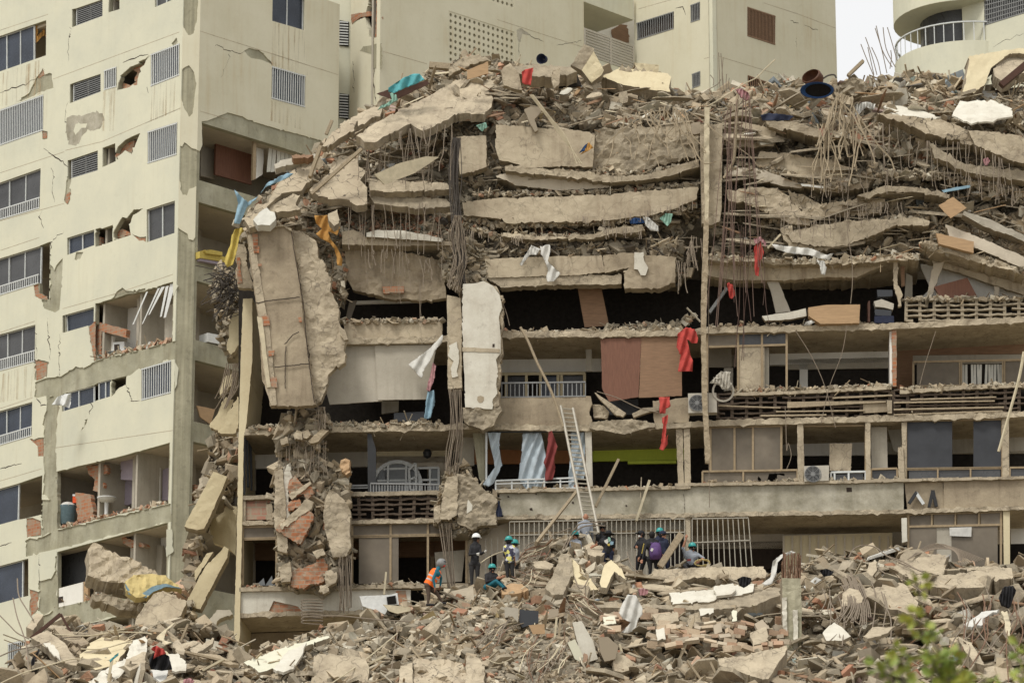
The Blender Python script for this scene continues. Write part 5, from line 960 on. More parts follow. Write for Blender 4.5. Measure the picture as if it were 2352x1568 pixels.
L_('upper of two long grey slabs falling to the right edge', 'greywall', 'V 1985,925 2150,980 2400,1095 2400,1125 2100,1015 1975,945', -.6, .6, 1)
L_('lower long rounded slab falling to the right edge', 'ceil', 'V 1870,1005 2050,1075 2400,1225 2400,1300 2150,1190 1900,1085', -.55, 1, 1, (.3, .06, 1))
L_('thin floor strip over the bent plates at right', 'slabconc', 'V 1330,830 1500,770 1700,780 1900,820 1880,845 1700,810 1520,805 1400,850', -.1, .8)
for i, (s_, lb) in enumerate((('V 1490,285 1600,282 1720,310 1845,350 1780,362 1560,340', 'narrow white board at the upper right'), ('V 1960,250 2170,250 2280,300 2285,345 2040,388 1910,340', 'wide bright white board at the upper right edge'))):
    tilt(lb, 'whiteslab', s_, 121.6-i*.6, 0, -.03, .06, 'white_board', 'board', jag=3.2)
tilt('thick pale roof slab leaning at the top right corner of the heap', 'yellowwall', 'J 1690,600 1720,470 1735,365 1900,340 2060,315 2160,330 2160,345 2000,350 1880,440 1830,560 1760,610', 123.5, .004, -.01, .5, 'roof_fragment', 'concrete slab')
tilt('folded tan slab under the thick roof slab at the top right', 'slabconc', 'J 1890,450 2000,345 2160,335 2160,440 1960,540 1900,500', 123.9, .004, -.02, .4, 'roof_fragment', 'concrete slab')
tilt('wide flat roof beam lying at the crest right of the balcony railing', 'yellowwall', 'G 1160,500 1290,440 1380,455 1590,480 1615,505 1600,575 1610,600 1500,590 1300,555', 124.0, 0, -.012, .5, 'roof_beam', 'concrete beam', jag=1)
for k, x in enumerate((1295, 1335, 1385, 1435, 1485, 1540)):
    tilt('pointed concrete rib standing in the row on the crest roof beam', 'slabconc', 'G %d,%d %d,%d %d,%d' % (x-24, 462+k*4, x, 415+k*10, x+28, 466+k*4), 124.2, 0, 0, .5, 'roof_rib', 'concrete rib', jag=.4, group='row of ribs on the crest roof beam')
tilt('pale roof slab behind the row of ribs on the crest', 'yellowwall', 'G 1370,410 1535,425 1530,480 1400,470', 124.8, 0, 0, .3, 'roof_fragment', 'concrete slab', jag=.6)
tilt('dark rough broken top of the tilted roof pillar on the crest', 'brokenconc', 'G 958,425 1010,340 1045,290 1110,318 1105,370 1060,440 1030,460', 123.4, 0, 0, .6, 'roof_pillar', 'concrete pillar'); tilt('light smooth body of the tilted roof pillar on the crest', 'yellowwall', 'G 1030,460 1108,335 1175,460 1160,490 1095,542', 123.2, 0, 0, .6, 'roof_pillar', 'concrete pillar', jag=.8)
tilt('grey slab roofing the dark cave on the crest', 'brokenconc', 'G 560,440 700,425 880,430 960,440 1000,470 880,505 700,500 600,470', 122.4, 0, -.01, .5); tilt('black plate painted as the shade of the cave under the crest slab', 'void_shade', 'G 690,500 1000,480 1030,560 860,570 700,560', 122.9, 0, 0, .1, 'cave_shade', 'painted shade')  # cave darkness is painted as a black plate below the slab
tilt('hanging stone tongue in front of the dark cave on the crest', 'slabconc', 'G 840,460 890,445 885,540 850,580 832,520', 122.0, 0, 0, .3); tilt('pale wall piece left of the red cloth on the crest', 'slabconc', 'G 500,470 560,410 620,480 640,590 520,560', 122.2, 0, 0, .3)
tilt('arched brown slab cap at the left of the crest', 'slabconc', 'G 160,440 220,400 300,360 400,370 440,400 300,420 200,470 160,500', 124.2, 0, 0, .4); tilt('grey boulder on the crest right of the blue tub', 'brokenconc', 'V 1222,150 1300,108 1372,125 1385,190 1300,220 1228,190', 122.6, 0, 0, .8, 'boulder', 'boulder', bulge=.3)
for lb, m_, s_, Y_ in (('ragged slab edging the left crest below the stick', CK, 'D 840,1005 890,930 1000,850 1085,832 1060,900 960,950 880,1015', 122.3), ('long purple grey strip sliding off the left shoulder', 'greywall', 'D 510,1130 640,1080 800,1062 790,1085 640,1130 520,1160', 122.0), ('brown board on the left shoulder under the white blinds', 'plydark', 'D 630,1070 780,1065 740,1090 640,1088', 121.6),
    ('pale slab corner at the foot of the left shoulder', CK, 'D 300,1500 400,1400 520,1400 640,1330 690,1340 640,1440 500,1480 340,1568', 121.2), ('flat pale slab jutting over the huge wall slab', 'slabconc', 'E 330,45 470,35 500,60 420,75 330,70', 120.9), ('cream sack on top of the huge wall slab', 'curtainwhite', 'E 190,130 230,80 280,50 330,80 340,120 300,165 220,165', 120.8), ('upright pale stone above the orange yellow cloth', 'slabconc', 'E 680,90 740,60 750,150 720,170 690,140', 121.0), ('dark drum shaped beam end in the left layers', 'brokenconc', 'D 1160,1340 1400,1350 1700,1370 1740,1420 1500,1435 1200,1400', 121.6), ('grey layered beam in the left layers', 'slabconc', 'D 1160,1250 1400,1240 1700,1260 1740,1300 1400,1320 1170,1310', 121.5)):
    tilt(lb, m_, s_, Y_, 0, -.008, .3)
# double post and the long hanging pole
dp = thing('double_post', 'tall pale double post standing in the crushed layers right of centre', 'post', at(1632, 510, 121))
def under(o, par): o.location = Vector(o.location)-WL(par); o.parent = par; [o.__delitem__(k) for k in ('label', 'category', 'group') if k in o.keys()]; return o
under(tilt('x', 'slabconc', 'V 366,395 505,390 500,900 492,985 440,1010 380,1000', 121.3, 0, 0, .4, 'wide_post', jag=.8), dp); under(tilt('x', 'palewood', 'V 396,290 426,290 424,600 420,980 398,985 390,600', 121.0, 0, 0, .12, 'narrow_post', jag=.6), dp)
tilt('long thin concrete pole hanging down the facade from the upper layers to the window row', 'timber', 'O 1617,505 1628,505 1625,640 1622,760 1624,900 1632,1045 1628,1064 1620,1062 1612,900 1610,700', 120.6, 0, 0, .14, 'hanging_pole', 'pole', jag=.7)
# ============================================================ WALL SLAB, WHITE PANEL, CRUSHED COLUMNS
lws = thing('leaning_wall_slab', 'huge grey brown wall slab hanging on edge at the left of the facade, ragged along its right side', 'wall slab', M.pt(*M.uz(*T('E 400,1340')[0], -1), -1))
pl1 = Plane(M.pt(M.uz(*T('E 400,800')[0])[0], 0, -1.35), -4.2)
def lp(name, mat, s, w, t, jag=1.5, bulge=None, parent=None): return pw(name, mat, s, w, t, jag, bulge, parent=parent or lws)
lp('wall_face', 'dirtyconc', 'E 145,205 200,185 390,168 440,205 462,330 492,520 520,830 560,1080 600,1335 500,1345 300,1345 285,1240 250,1180 232,900 205,640 180,480', -1.3, .35, 1.2, (.3, .05, 1))
lp('rough_plaster_side', 'slabconc', 'E 435,195 520,215 600,265 615,380 650,400 665,450 700,520 690,600 745,680 752,800 800,900 785,960 792,1060 720,1100 680,1140 665,1240 640,1290 600,1340 565,1080 525,830 495,520 465,330', -1.0, .35, 2.5, (.2, .14, 1.5))
lp('edge_board', 'slabconc', 'E 155,230 195,225 260,640 300,860 345,1335 310,1340 270,1230 220,720', -1.36, .05, .6, (.3, .03, 2)); lp('edge_board', 'palewood', 'E 215,760 250,770 305,1220 280,1225 235,900', -1.42, .06, .6)
for s in ('E 185,215 220,218 218,345 195,345', 'E 190,300 230,300 232,345 200,345', 'E 245,755 290,750 300,815 255,820', 'E 290,985 330,980 325,1015 292,1020', 'E 300,1160 342,1155 350,1220 310,1222', 'E 220,415 245,415 245,432 222,432', 'E 485,765 505,765 510,795 490,795'):
    lp('brick_patch', 'brick', s, -1.4, .04, .8)
for s in ('E 205,672 350,650 495,635', 'E 330,1090 560,1068', 'E 440,205 470,400 520,700 545,980 590,1320', 'E 395,940 450,880 490,860', 'E 405,955 400,1100 400,1230'): 
    p = M.UZ(J(T(s), .8, 6, closed=False), -1.36); mb = MB()
    for i in range(len(p)-1): fbar(mb, M, p[i], p[i+1], .025, -1.37, .02)
    mb.build('crack', 'darkbrown', lws)
lp('loose_plaster', 'slabconc', 'E 750,820 790,850 810,910 785,915 755,870', -1.1, .2, 1); lp('top_edge', 'slabconc', 'E 140,195 380,165 440,185 440,205 390,172 200,190 145,210', -1.4, .3, .6)
tag(lay('', 'slabconc', 'E 85,285 140,292 150,420 190,560 185,580 90,570 75,480', -.6, .3, 1.5, (.2, .08, 1.5), 'wall_piece', 'wall piece'), 'small wall piece with brick edge hanging left of the huge leaning wall slab')
pw('brick_patch', 'brick', 'E 85,375 105,370 110,470 120,540 90,545', -.66, .03, 1); 
wsl = thing('white_wall_panel', 'tall white plastered wall panel with a round hole, standing on broken concrete in mid facade', 'wall panel', M.pt(*M.uz(*T('H 150,1360')[0], -1), -1))
pw('white_face', 'whiteslab', 'H 45,548 110,545 180,528 240,560 285,620 300,700 280,760 292,900 290,1000 260,1040 275,1120 262,1200 270,1260 240,1300 240,1362 60,1352 48,1000 40,700', -.95, .3, 1.2, parent=wsl)
pw('mortar_band', 'slabconc', 'H 40,960 285,972 285,995 42,988', -.97, .05, .5, parent=wsl); pw('round_hole', 'dirtyconc', 'H 140,1282 160,1276 180,1284 183,1304 170,1322 150,1322 138,1306', -.96, .02, parent=wsl); pw('small_hole', 'darkbrown', 'H 238,940 252,938 252,958 238,962', -.96, .01, parent=wsl)
pw('ragged_edge', 'slabconc', 'H 180,520 260,560 305,640 312,800 300,900 308,1000 285,1060 295,1120 280,1250 285,1330 240,1380 240,1300 262,1200 260,1040 290,960 280,760 300,700 285,620 240,560', -.85, .35, 2.5, (.12, .12, 3), parent=wsl)
pw('broken_base', 'brokenconc', 'H 40,1350 240,1362 290,1340 280,1400 250,1470 180,1500 90,1470 50,1440', -.9, .4, 3, (.15, .2, 2.5), parent=wsl)
cst = thing('cracked_column', 'narrow cream column strip with peeled white paint, left of the white wall panel', 'column', M.pt(*M.uz(*T('E 1500,1230')[0], -.8), -.8))
pw('column_face', 'slabconc', 'E 1455,620 1545,640 1555,800 1550,1000 1555,1225 1462,1232 1460,1000', -.75, .4, 1, (.3, .04, 2), parent=cst); pw('peeled_paint', 'whiteslab', 'E 1470,950 1520,925 1535,1020 1520,1120 1530,1150 1490,1160 1480,1100 1500,1050 1465,1020', -.79, .03, 1.5, parent=cst)
# the two crushed columns of the lower storeys
heap('F 330,20 400,-60 480,-80 640,-60 640,30 600,60 640,230 740,300 760,480 730,560 770,800 700,830 680,900 680,980 600,1030 420,1000 330,960 320,700 300,560 310,300 330,200', -.55, -.3, 1100, (.05, .34), {'chunk': 5, 'shard': 4, 'brick': .3}, {'grey': 4, 'beige': 4, 'light': .5}, 21, label='shattered concrete of the crushed column on the left of the lower storeys', amp=.2, name='crushed_column', step=9)
heap('F 1270,600 1280,480 1320,330 1400,235 1480,240 1520,330 1570,400 1650,430 1650,560 1600,640 1480,680 1400,680 1330,640', -.6, -.3, 420, (.05, .26), {'chunk': 5, 'shard': 4}, {'grey': 4, 'beige': 4}, 22, label='shattered concrete around the hanging column stump in mid facade', amp=.2, name='crushed_column', step=9)
def blk(label, mat, s, w, t, name='column_piece', cat='concrete piece', jag=1.8, bulge=(.15, .1, 2.2), group=None):
    mb = MB(); mb.panel(M, J(T(s), jag, 5), w=w, t=t, bulge=bulge); return tag(mb.build(name, mat), label, cat, group)
blk('upright column casing slab on the left of the crushed column', 'slabconc', 'F 305,280 355,275 360,350 375,480 365,640 385,700 380,780 325,765 315,640 300,540 310,400', -1.0, .3)
blk('white streaked column piece between casing slab and orange brickwork', 'whiteslab', 'F 360,260 400,235 410,330 385,420 400,560 380,640 365,480', -.95, .3)
blk('large slab piece hanging to the right of the orange brickwork', 'slabconc', 'F 640,395 690,420 730,460 765,520 760,640 770,740 740,800 660,805 625,700 600,560 610,470', -1.05, .35, bulge=(.2, .12, 1.5))
blk('upper piece of orange brickwork inside the crushed column', 'brick', 'F 395,340 430,308 470,360 530,380 540,420 500,460 480,420 400,450 385,390', -1.1, .25, 'brickwork_piece', 'brickwork', 2)
blk('middle wedge of orange brickwork inside the crushed column', 'brick', 'F 390,470 460,455 470,490 420,520 390,530', -1.08, .25, 'brickwork_piece', 'brickwork', 1.5)
blk('longest slanting piece of orange brickwork inside the crushed column', 'brick', 'F 350,590 480,505 540,540 540,580 460,725 360,670 315,640', -1.12, .25, 'brickwork_piece', 'brickwork', 2)
blk('pinkish brickwork lump at the foot of the crushed column', 'brick', 'F 400,900 430,880 520,850 600,810 630,860 590,960 520,970 480,1000 410,980', -1.0, .3, 'brickwork_piece', 'brickwork', 2.5)
for lb, s in (('mortar slab across the upper orange brickwork', 'F 390,430 520,340 530,360 480,400 410,455'), ('mortar slab between the two orange brickwork pieces', 'F 340,610 500,450 545,470 530,510 400,600 350,640'), ('beige lump below the long slanting brickwork', 'F 330,860 400,830 410,900 400,950 345,955'), ('rounded rubble lump right of the pinkish brickwork', 'F 600,900 650,880 685,900 675,960 620,985'), ('round lump at the very foot of the crushed column', 'F 580,975 620,968 635,1010 600,1030 575,1010'), ('pale block balanced near the foot of the crushed column', 'F 535,770 600,750 610,790 560,815'),
              ('grey block resting on top of the crushed column', 'F 420,60 440,35 475,45 475,90 430,95'), ('smaller grey block beside the one topping the crushed column', 'F 340,90 385,80 390,115 345,125'), ('third grey block topping the crushed column', 'F 475,45 510,30 525,60 500,85 478,80')):
    blk(lb, 'slabconc', s, -1.15, .3)
blk('splintered tan log topping the crushed column', 'timber', 'F 510,100 540,70 590,30 635,35 600,70 570,105 520,112', -1.2, .3, 'broken_log', 'log')
blk('upright pale casing piece of the hanging column stump', 'slabconc', 'F 1350,320 1415,315 1415,400 1410,550 1360,580 1310,570 1320,450', -1.0, .35)
blk('rough beige body of the hanging column stump', 'brokenconc', 'F 1410,300 1500,310 1580,400 1650,440 1650,610 1560,610 1500,640 1415,600', -.95, .4, bulge=(.15, .2, 2.5))
blk('left lump of the hanging column stump', 'slabconc', 'F 1275,500 1310,490 1315,580 1290,600 1270,570', -.9, .3); blk('white diamond shaped plaster piece on the column stump', 'whiteslab', 'F 1478,455 1505,490 1500,520 1470,540 1472,490', -1.2, .05, 'plaster_piece', 'plaster piece', .5, None)
mt = blk('twin rounded tan sack hanging right of the crushed column', 'ply', 'F 705,215 735,200 762,215 760,250 765,290 740,308 715,290 700,255', -1.0, .4, 'hanging_sack', 'sack', .5, (.08, .25, 2.5))
# ============================================================ GAP BETWEEN THE BUILDINGS (fallen column pieces)
def gap(label, mat, s, Y, gx, gy, th, name='fallen_column', cat='column piece', **k): k.setdefault('bulge', .02); return tilt(label, mat, s, Y, gx, gy, th, name, cat, **k)
heap('B 1480,260 1560,250 1680,420 1680,600 1660,700 1640,900 1560,900 1480,600 1450,420', 0, 0, 260, (.05, .3), {'chunk': 4, 'shard': 2}, {'grey': 4, 'beige': 3}, 31, yfun=lambda P: 128+0*P[:, 0], label='rubble caught in the wire knot between the two buildings', amp=.3)
heap('B 1480,1400 1640,1400 1645,1568 C 1620,330 1480,330 1400,600 1330,900 1330,1250 1600,1250 1640,1550 1200,1568 1200,1100 1270,850 1340,500 1450,0', 0, 0, 900, (.06, .5), {'chunk': 5, 'shard': 4, 'stick': .5}, {'grey': 4, 'beige': 4, 'brick': .5}, 32, yfun=lambda P: 131+0*P[:, 0]-(P[:, 1]-1000)*.012, label='rubble filling the gap between tower and collapsed block', amp=.5, base='dark')
pw('gap_side_wall', 'yellowwall', 'C 1490,340 1635,345 1630,690 1600,650 1480,600 1440,480', 3, .3, 1, pl=Plane((0, 126, 0), 0))
gap('upper cream column piece leaning in the gap between the buildings', 'yellowwall', 'B 1600,590 1660,575 1668,700 1655,790 1590,870 1560,840 1575,700', 127, 0, 0, .5); gap('split pale column pair hanging above the big leaning piece in the gap', 'yellowwall', 'B 1555,1160 1610,1180 1530,1400 1450,1375 1440,1360', 127.2, 0, 0, .4); gap('narrow right half of the split pale column in the gap', 'yellowwall', 'B 1610,1200 1640,1160 1660,1290 1620,1410 1500,1405 1530,1330', 127, 0, 0, .4)
gap('small cream column chunk above the split column in the gap', 'yellowwall', 'B 1545,1020 1600,1000 1590,1080 1515,1160 1512,1120', 127.4, 0, 0, .4)
gap('longest clean cream column piece leaning in the gap', 'yellowwall', 'C 1475,105 1570,140 1540,220 1410,500 1360,510 1275,485 1300,430', 126.6, 0, 0, .7, jag=.8); gap('shadowed side of the upper leaning column', 'slabconc', 'C 1570,135 1560,200 1440,450 1410,505 1545,215', 126.7, 0, 0, .5, jag=.6) if False else None
gap('lower cream column piece standing aslant above the debris at the tower foot', 'yellowwall', 'C 1550,620 1580,640 1570,700 1500,830 1385,1055 1290,1035 1290,1000 1420,760 1500,680', 126.0, 0, 0, .7, jag=1); gap('broken upper corner beside the lower leaning column', 'yellowwall', 'C 1430,670 1475,660 1390,790 1350,860 1345,800', 126.3, 0, 0, .5)
gap('bent grey folded sheet at the foot of the yellow pier', 'greywall', 'C 1500,1060 1590,1060 1610,1090 1520,1120 1440,1290 1400,1270 1450,1120', 124.5, 0, -.004, .3, 'folded_sheet', 'sheet')
# big pieces lying against the tower
gap('long broken beam with frayed bars lying against the tower at lower left', 'slabconc', 'C 610,640 640,600 760,650 900,700 1010,760 1130,830 1250,915 1160,950 1000,940 870,880 700,860 605,820 620,760', 126, .006, -.012, .5, 'broken_beam', 'concrete beam', bulge=.2, jag=3)
gap('cream underside edge of the long broken beam', 'yellowwall', 'C 605,815 700,855 870,878 900,930 860,925 720,880 610,845', 125.8, .006, -.01, .4, 'broken_beam', 'concrete beam')
gap('foam slab with pale blue cover draped on the broken beam', 'foam', 'C 870,860 930,820 1050,810 1150,830 1260,915 1180,905 1100,900 1020,970 940,975 880,930', 125.2, .004, -.01, .25, 'foam_mattress', 'mattress', bulge=.15)
gap('pale blue edge cloth of the foam slab on the broken beam', 'matblue', 'C 868,880 900,930 960,960 1050,900 1150,880 1250,910 1150,900 1060,935 1010,975 940,980 890,950', 125.0, .004, 0, .1, 'mattress_cover', 'cloth', jag=1)
gap('short broken beam with splintered left end below the foam slab', 'brokenconc', 'C 635,950 740,955 1000,1020 990,1075 850,1060 710,1010 640,985', 125.6, .004, -.005, .5, 'broken_beam', 'concrete beam', jag=3, bulge=.2)
gap('wide grey slab with brick edge leaning below the foam slab', 'slabconc', 'C 1060,950 1130,930 1290,1000 1250,1100 1030,1200 930,1190 940,1120 1000,1030', 124.6, 0, -.008, .4)
for i, (x, y) in enumerate(((1340, 880), (1370, 840), (1340, 1120))): pass
# ============================================================ GROUND AND FOREGROUND HEAP
gm = MB(); zt_ = lambda px, py, Y: at(px, py, Y).z
rows = [(-6, -1.75), (2, -1.7), (30, 3.6), (60, 8.6), (90, 13.8), (103, 16.6), (107, 18.2), (118, 19.0), (160, 19.0), (400, 19), (1500, 19)]
vs = [(x, y, z) for y, z in rows for x in (-900, -60, -25, 0, 25, 60, 900)]
gm.add(vs, [(r*7+c, r*7+c+1, (r+1)*7+c+1, (r+1)*7+c) for r in range(len(rows)-1) for c in range(6)]); masonry('soil', (.30, .25, .17), (.20, .17, .11), (.12, .1, .06), 0, .4, bump=.6, scale=.6)
tag(gm.build('ground', 'soil'), kind='structure')
def FY(P):
    y = P[:, 1]; return 119.5-np.clip((y-1240)/340, 0, 1.3)*12.5
PITS = ((818, 1497, 60, 28), (1880, 1456, 55, 40), (1800, 1400, 25, 60), (2285, 1385, 60, 30), (1540, 1500, 95, 30), (1720, 1490, 60, 25), (690, 1465, 40, 22), (470, 1470, 50, 25), (2100, 1480, 60, 30))
def FP(P):
    y = FY(P)
    for a, b, c, d in PITS: y = y+2.4*np.exp(-((P[:, 0]-a)/c)**2-((P[:, 1]-b)/d)**2)
    return y
def FYs(px, py): return float(FY(np.array([[px, py]]))[0])
FORE = 'O -260,1600 -40,1590 20,1535 60,1475 150,1428 300,1440 430,1425 530,1450 560,1500 640,1480 740,1440 830,1430 870,1400 960,1388 1050,1350 1160,1345 1200,1300 1240,1262 1290,1240 1335,1245 1400,1270 1440,1310 1480,1330 1560,1300 1780,1320 1830,1305 1900,1270 2000,1275 2060,1250 2150,1285 2250,1300 2400,1290 2650,1320 2650,1620 -260,1620'
heap(FORE, 0, 0, 22000, (.03, .42), {'chunk': 6, 'shard': 6, 'brick': 1.2, 'stick': 1.6}, {'grey': 3.5, 'beige': 5, 'light': 1.2, 'odd': .4, 'wood': .5}, 41, yfun=FP, label='long heap of broken concrete, brick and splintered wood in front of the building', amp=.85, step=11, powr=5, name='rubble', toward=.25, flat=1.3)
heap('O 560,1560 640,1490 760,1450 880,1440 900,1530 860,1600 560,1600', 0, 0, 600, (.04, .3), {'shard': 5, 'chunk': 4, 'stick': 1.5}, {'light': 3, 'beige': 4}, 42, yfun=lambda P: FY(P)-.5, label='pale plaster rubble below the white parapet at lower left', amp=.4)
heap('O 960,1400 1100,1380 1330,1390 1380,1450 1370,1600 900,1600 930,1480', 0, 0, 2600, (.03, .22), {'chunk': 6, 'shard': 4, 'brick': 1.2, 'stick': .8}, {'light': 2.5, 'beige': 4, 'grey': 2}, 43, yfun=lambda P: FY(P)-.7, label='fine pale rubble slope below the workers', amp=.4)
heap('O 1100,1350 1180,1290 1230,1250 1290,1235 1380,1262 1460,1330 1440,1360 1250,1370', 0, 0, 650, (.05, .4), {'chunk': 5, 'shard': 5, 'stick': 1.5}, {'light': 2.5, 'beige': 4, 'grey': 2}, 44, yfun=lambda P: FY(P)-.3, label='rubble mound at the foot of the ladder', amp=.5)
def fs(label, mat, s, dY=-.7, gy=-.03, gx=0, th=.25, name='concrete_fragment', cat='concrete slab', **k):
    o = T(s); c = arr(o).mean(0); return tilt(label, mat, s, FYs(c[0], c[1])+dY-.75, gx, gy, th, name, cat, **k)
fs('big flat cream slab lying on the rubble at lower left', 'yellowwall', 'C 550,1380 620,1290 720,1240 850,1235 920,1275 870,1340 800,1440 660,1475 560,1420', th=.22, gy=-.04)
fs('thick white topped beam running up from the lower left rubble', 'whiteslab', 'C 610,1568 700,1480 870,1400 900,1290 1000,1240 1020,1270 1010,1360 900,1440 830,1520 700,1600', -1.0, th=.6, bulge=.12)
fs('grey broken end of the beam at lower left', 'slabconc', 'C 870,1400 1010,1350 1000,1430 900,1480 860,1450', -1.1, th=.4)
fs('white torn sheet beside the clothes pile at lower left', 'whiteslab', 'C 1160,1365 1230,1360 1290,1430 1285,1480 1190,1478', -.9, th=.06, name='torn_board', cat='board')
fs('white torn board below the clothes pile', 'whitecloth', 'C 1040,1475 1160,1470 1150,1530 1110,1560 1060,1520', -1.0, th=.06, name='torn_board', cat='board')
fs('slanted white board under the curled roll at lower left', 'whiteslab', 'F 300,1480 380,1380 500,1320 480,1380 420,1480 360,1500', -.9, th=.08, name='torn_board', cat='board'); fs('long cream board running up right from the curled roll', 'creamlight', 'F 120,1440 300,1370 600,1285 640,1290 500,1340 300,1480 220,1500', -.6, th=.15, name='long_board', cat='board')
fs('flat tan slab face below the rubble ridge at lower left centre', 'slabconc', 'F 545,1400 640,1385 720,1400 850,1410 880,1470 870,1600 520,1600 540,1480', -1.1, th=.4, gy=-.01); fs('brown slab base beside the tan slab face', 'slabconc', 'F 1070,1460 1140,1440 1140,1600 1060,1600', -1.0, th=.4)
fs('cream boulder with rough top at the bottom centre', CK, 'F 1140,1400 1240,1425 1330,1420 1440,1440 1470,1500 1450,1600 1150,1600', -1.2, th=.6, bulge=.5); fs('rounded cream stone right of the rough topped boulder', 'slabconc', 'F 1470,1400 1540,1410 1580,1480 1580,1600 1460,1600', -1.2, th=.6, bulge=.3)
fs('long stacked pale wall piece lying level in front of the police group', 'slabconc', 'I 1160,930 1200,880 1400,872 1560,862 M 60,808 390,805 410,850 400,880 100,900 I 1500,925 1250,960 1170,975', -.4, th=.8, gy=-.01, name='fallen_beam', cat='concrete beam', bulge=.12)
fs('white tiled wall strip lying below the long beam', 'whiteslab', 'I 1290,1020 1560,1000 M 60,940 330,920 320,970 40,1035 I 1420,1080 1310,1090', -.9, th=.3, name='tiled_wall', cat='wall piece'); fs('grey rubble edge under the white tiled strip', 'brokenconc', 'I 750,1070 1000,1080 1290,1095 M 40,1040 330,975 480,950 500,990 330,1060 I 1500,1125 1000,1110 780,1105', -.8, th=.5, bulge=.2)
fs('square white torn plate on the tiled strip', 'whiteslab', 'M 65,935 190,915 205,960 180,985 80,1000 62,960', -1.3, th=.08, name='torn_board', cat='board')
fs('thick dark prowed slab jutting out at the bottom right centre', 'slabconc', 'M 90,1410 320,1370 540,1320 545,1340 420,1540 380,1540 100,1450', -1.4, th=.5, gy=-.02, bulge=.1)
fs('tilted white cupboard panel inside the ladder mound', 'yellowwall', 'I 690,790 760,870 860,1000 810,1005 720,960 680,860', -1.0, th=.15); fs('pale angular slab right of the ladder mound', 'yellowwall', 'I 870,960 900,850 940,820 1000,870 1030,940 960,890 910,990 880,985', -1.1, th=.2); fs('grey boulder leaning at the front of the ladder mound', 'brokenconc', 'I 540,990 600,880 640,780 700,790 710,900 650,1030 580,1030', -1.1, th=.6, bulge=.3)
fs('tan rounded stone slab beside the seated worker', 'ply', 'I 270,990 330,962 400,965 440,1000 390,1020 280,1030', -.6, th=.3, bulge=.2, name='stone', cat='stone'); fs('beige block under the crouching worker in black', 'slabconc', 'I 780,740 890,735 910,770 880,800 800,790', -.9, th=.4); fs('flat slab at the foot of the ladder', 'slabconc', 'I 470,830 540,825 590,850 570,880 480,870', -1, th=.3, bulge=.15)
fs('curved light beam lying at the upper left of the right heap', 'slabconc', 'M 1040,960 1200,920 1300,915 1340,960 1400,1040 1380,1120 1200,1080 1060,1030', -.9, th=.6, bulge=.2); fs('stacked floor layers topping the right heap', 'slabconc', 'M 1230,810 1430,720 1600,735 1570,790 1580,850 1300,860', -.6, th=1, bulge=.15); fs('lower long layer of the stacked floors on the right heap', 'slabconc', 'M 1300,860 1570,860 1830,830 1900,870 1830,940 1600,950 1430,930', -.9, th=1, bulge=.15); fs('right continuation of the stacked floors at the edge', 'slabconc', 'M 1570,830 1850,800 2010,815 2020,880 1900,900 1830,830', -.8, th=1, bulge=.15); fs('upright broken slab piece left of the stacked floors', 'slabconc', 'M 1060,850 1080,780 1130,765 1130,830 1100,870', -.8, th=.3)
fs('round rubble cluster holding the curved rebar fan', 'slabconc', 'M 905,980 950,945 1010,960 1040,1010 1030,1040 960,1060 900,1070', -1.3, th=.5, bulge=.2); fs('white crumpled panel under the rebar fan', 'whiteslab', 'M 775,1240 850,1170 900,1200 960,1260 900,1290 800,1290', -1.3, th=.1, name='torn_board', cat='board'); fs('dusty flat sheet below the rebar fan', 'slabconc', 'M 1040,1260 1120,1200 1250,1195 1200,1240 1070,1275', -1.2, th=.1)
fs('corrugated tan panel in the lower right heap', 'palewood', 'M 1940,1100 1980,1095 2005,1180 2000,1260 1970,1255 1965,1160', -1.3, th=.1, name='torn_board', cat='board'); fs('white long board in the right heap', 'whitecloth', 'M 1690,1185 1830,1100 1930,1085 1830,1140 1830,1185 1720,1200', -1.2, th=.08, name='torn_board', cat='board'); fs('grooved concrete stick end at lower right', 'slabconc', 'M 1660,1260 1740,1300 1800,1380 1830,1450 1760,1430 1700,1350', -1.2, th=.4)
fs('grey brown plate tipped up among the stakes at the far lower left', 'slabconc', 'C 215,1250 330,1200 450,1290 560,1450 400,1420 330,1330', -.9, th=.2); fs('white paint patch on the tipped plate at the far lower left', 'whiteslab', 'C 300,1290 350,1285 400,1340 420,1410 370,1370', -1.1, th=.04, name='plaster_piece', cat='plaster piece')
fs('brown square stone end at the foot of the brick column base', 'slabconc', 'C 180,1180 250,1080 300,1095 230,1200', -.8, th=.3); fs('long grey plank slab left of the flat cream slab', 'dirtyconc', 'C 370,1180 470,1200 620,1290 560,1310 440,1260', -.8, th=.15); fs('pale wedge between the leaning column and yellow pier', 'slabconc', 'C 1190,1300 1230,1265 1280,1340 1270,1370 1220,1350', -.8, th=.2)
fs('long tan plate below the folded grey sheet', 'slabconc', 'C 1310,1330 1480,1255 1470,1290 1400,1340 1330,1360', -.8, th=.12); fs('stacked plate edge under the long tan plate', 'timber', 'C 1290,1350 1500,1370 1650,1440 1560,1430 1400,1400', -.8, th=.1, name='torn_board', cat='board')
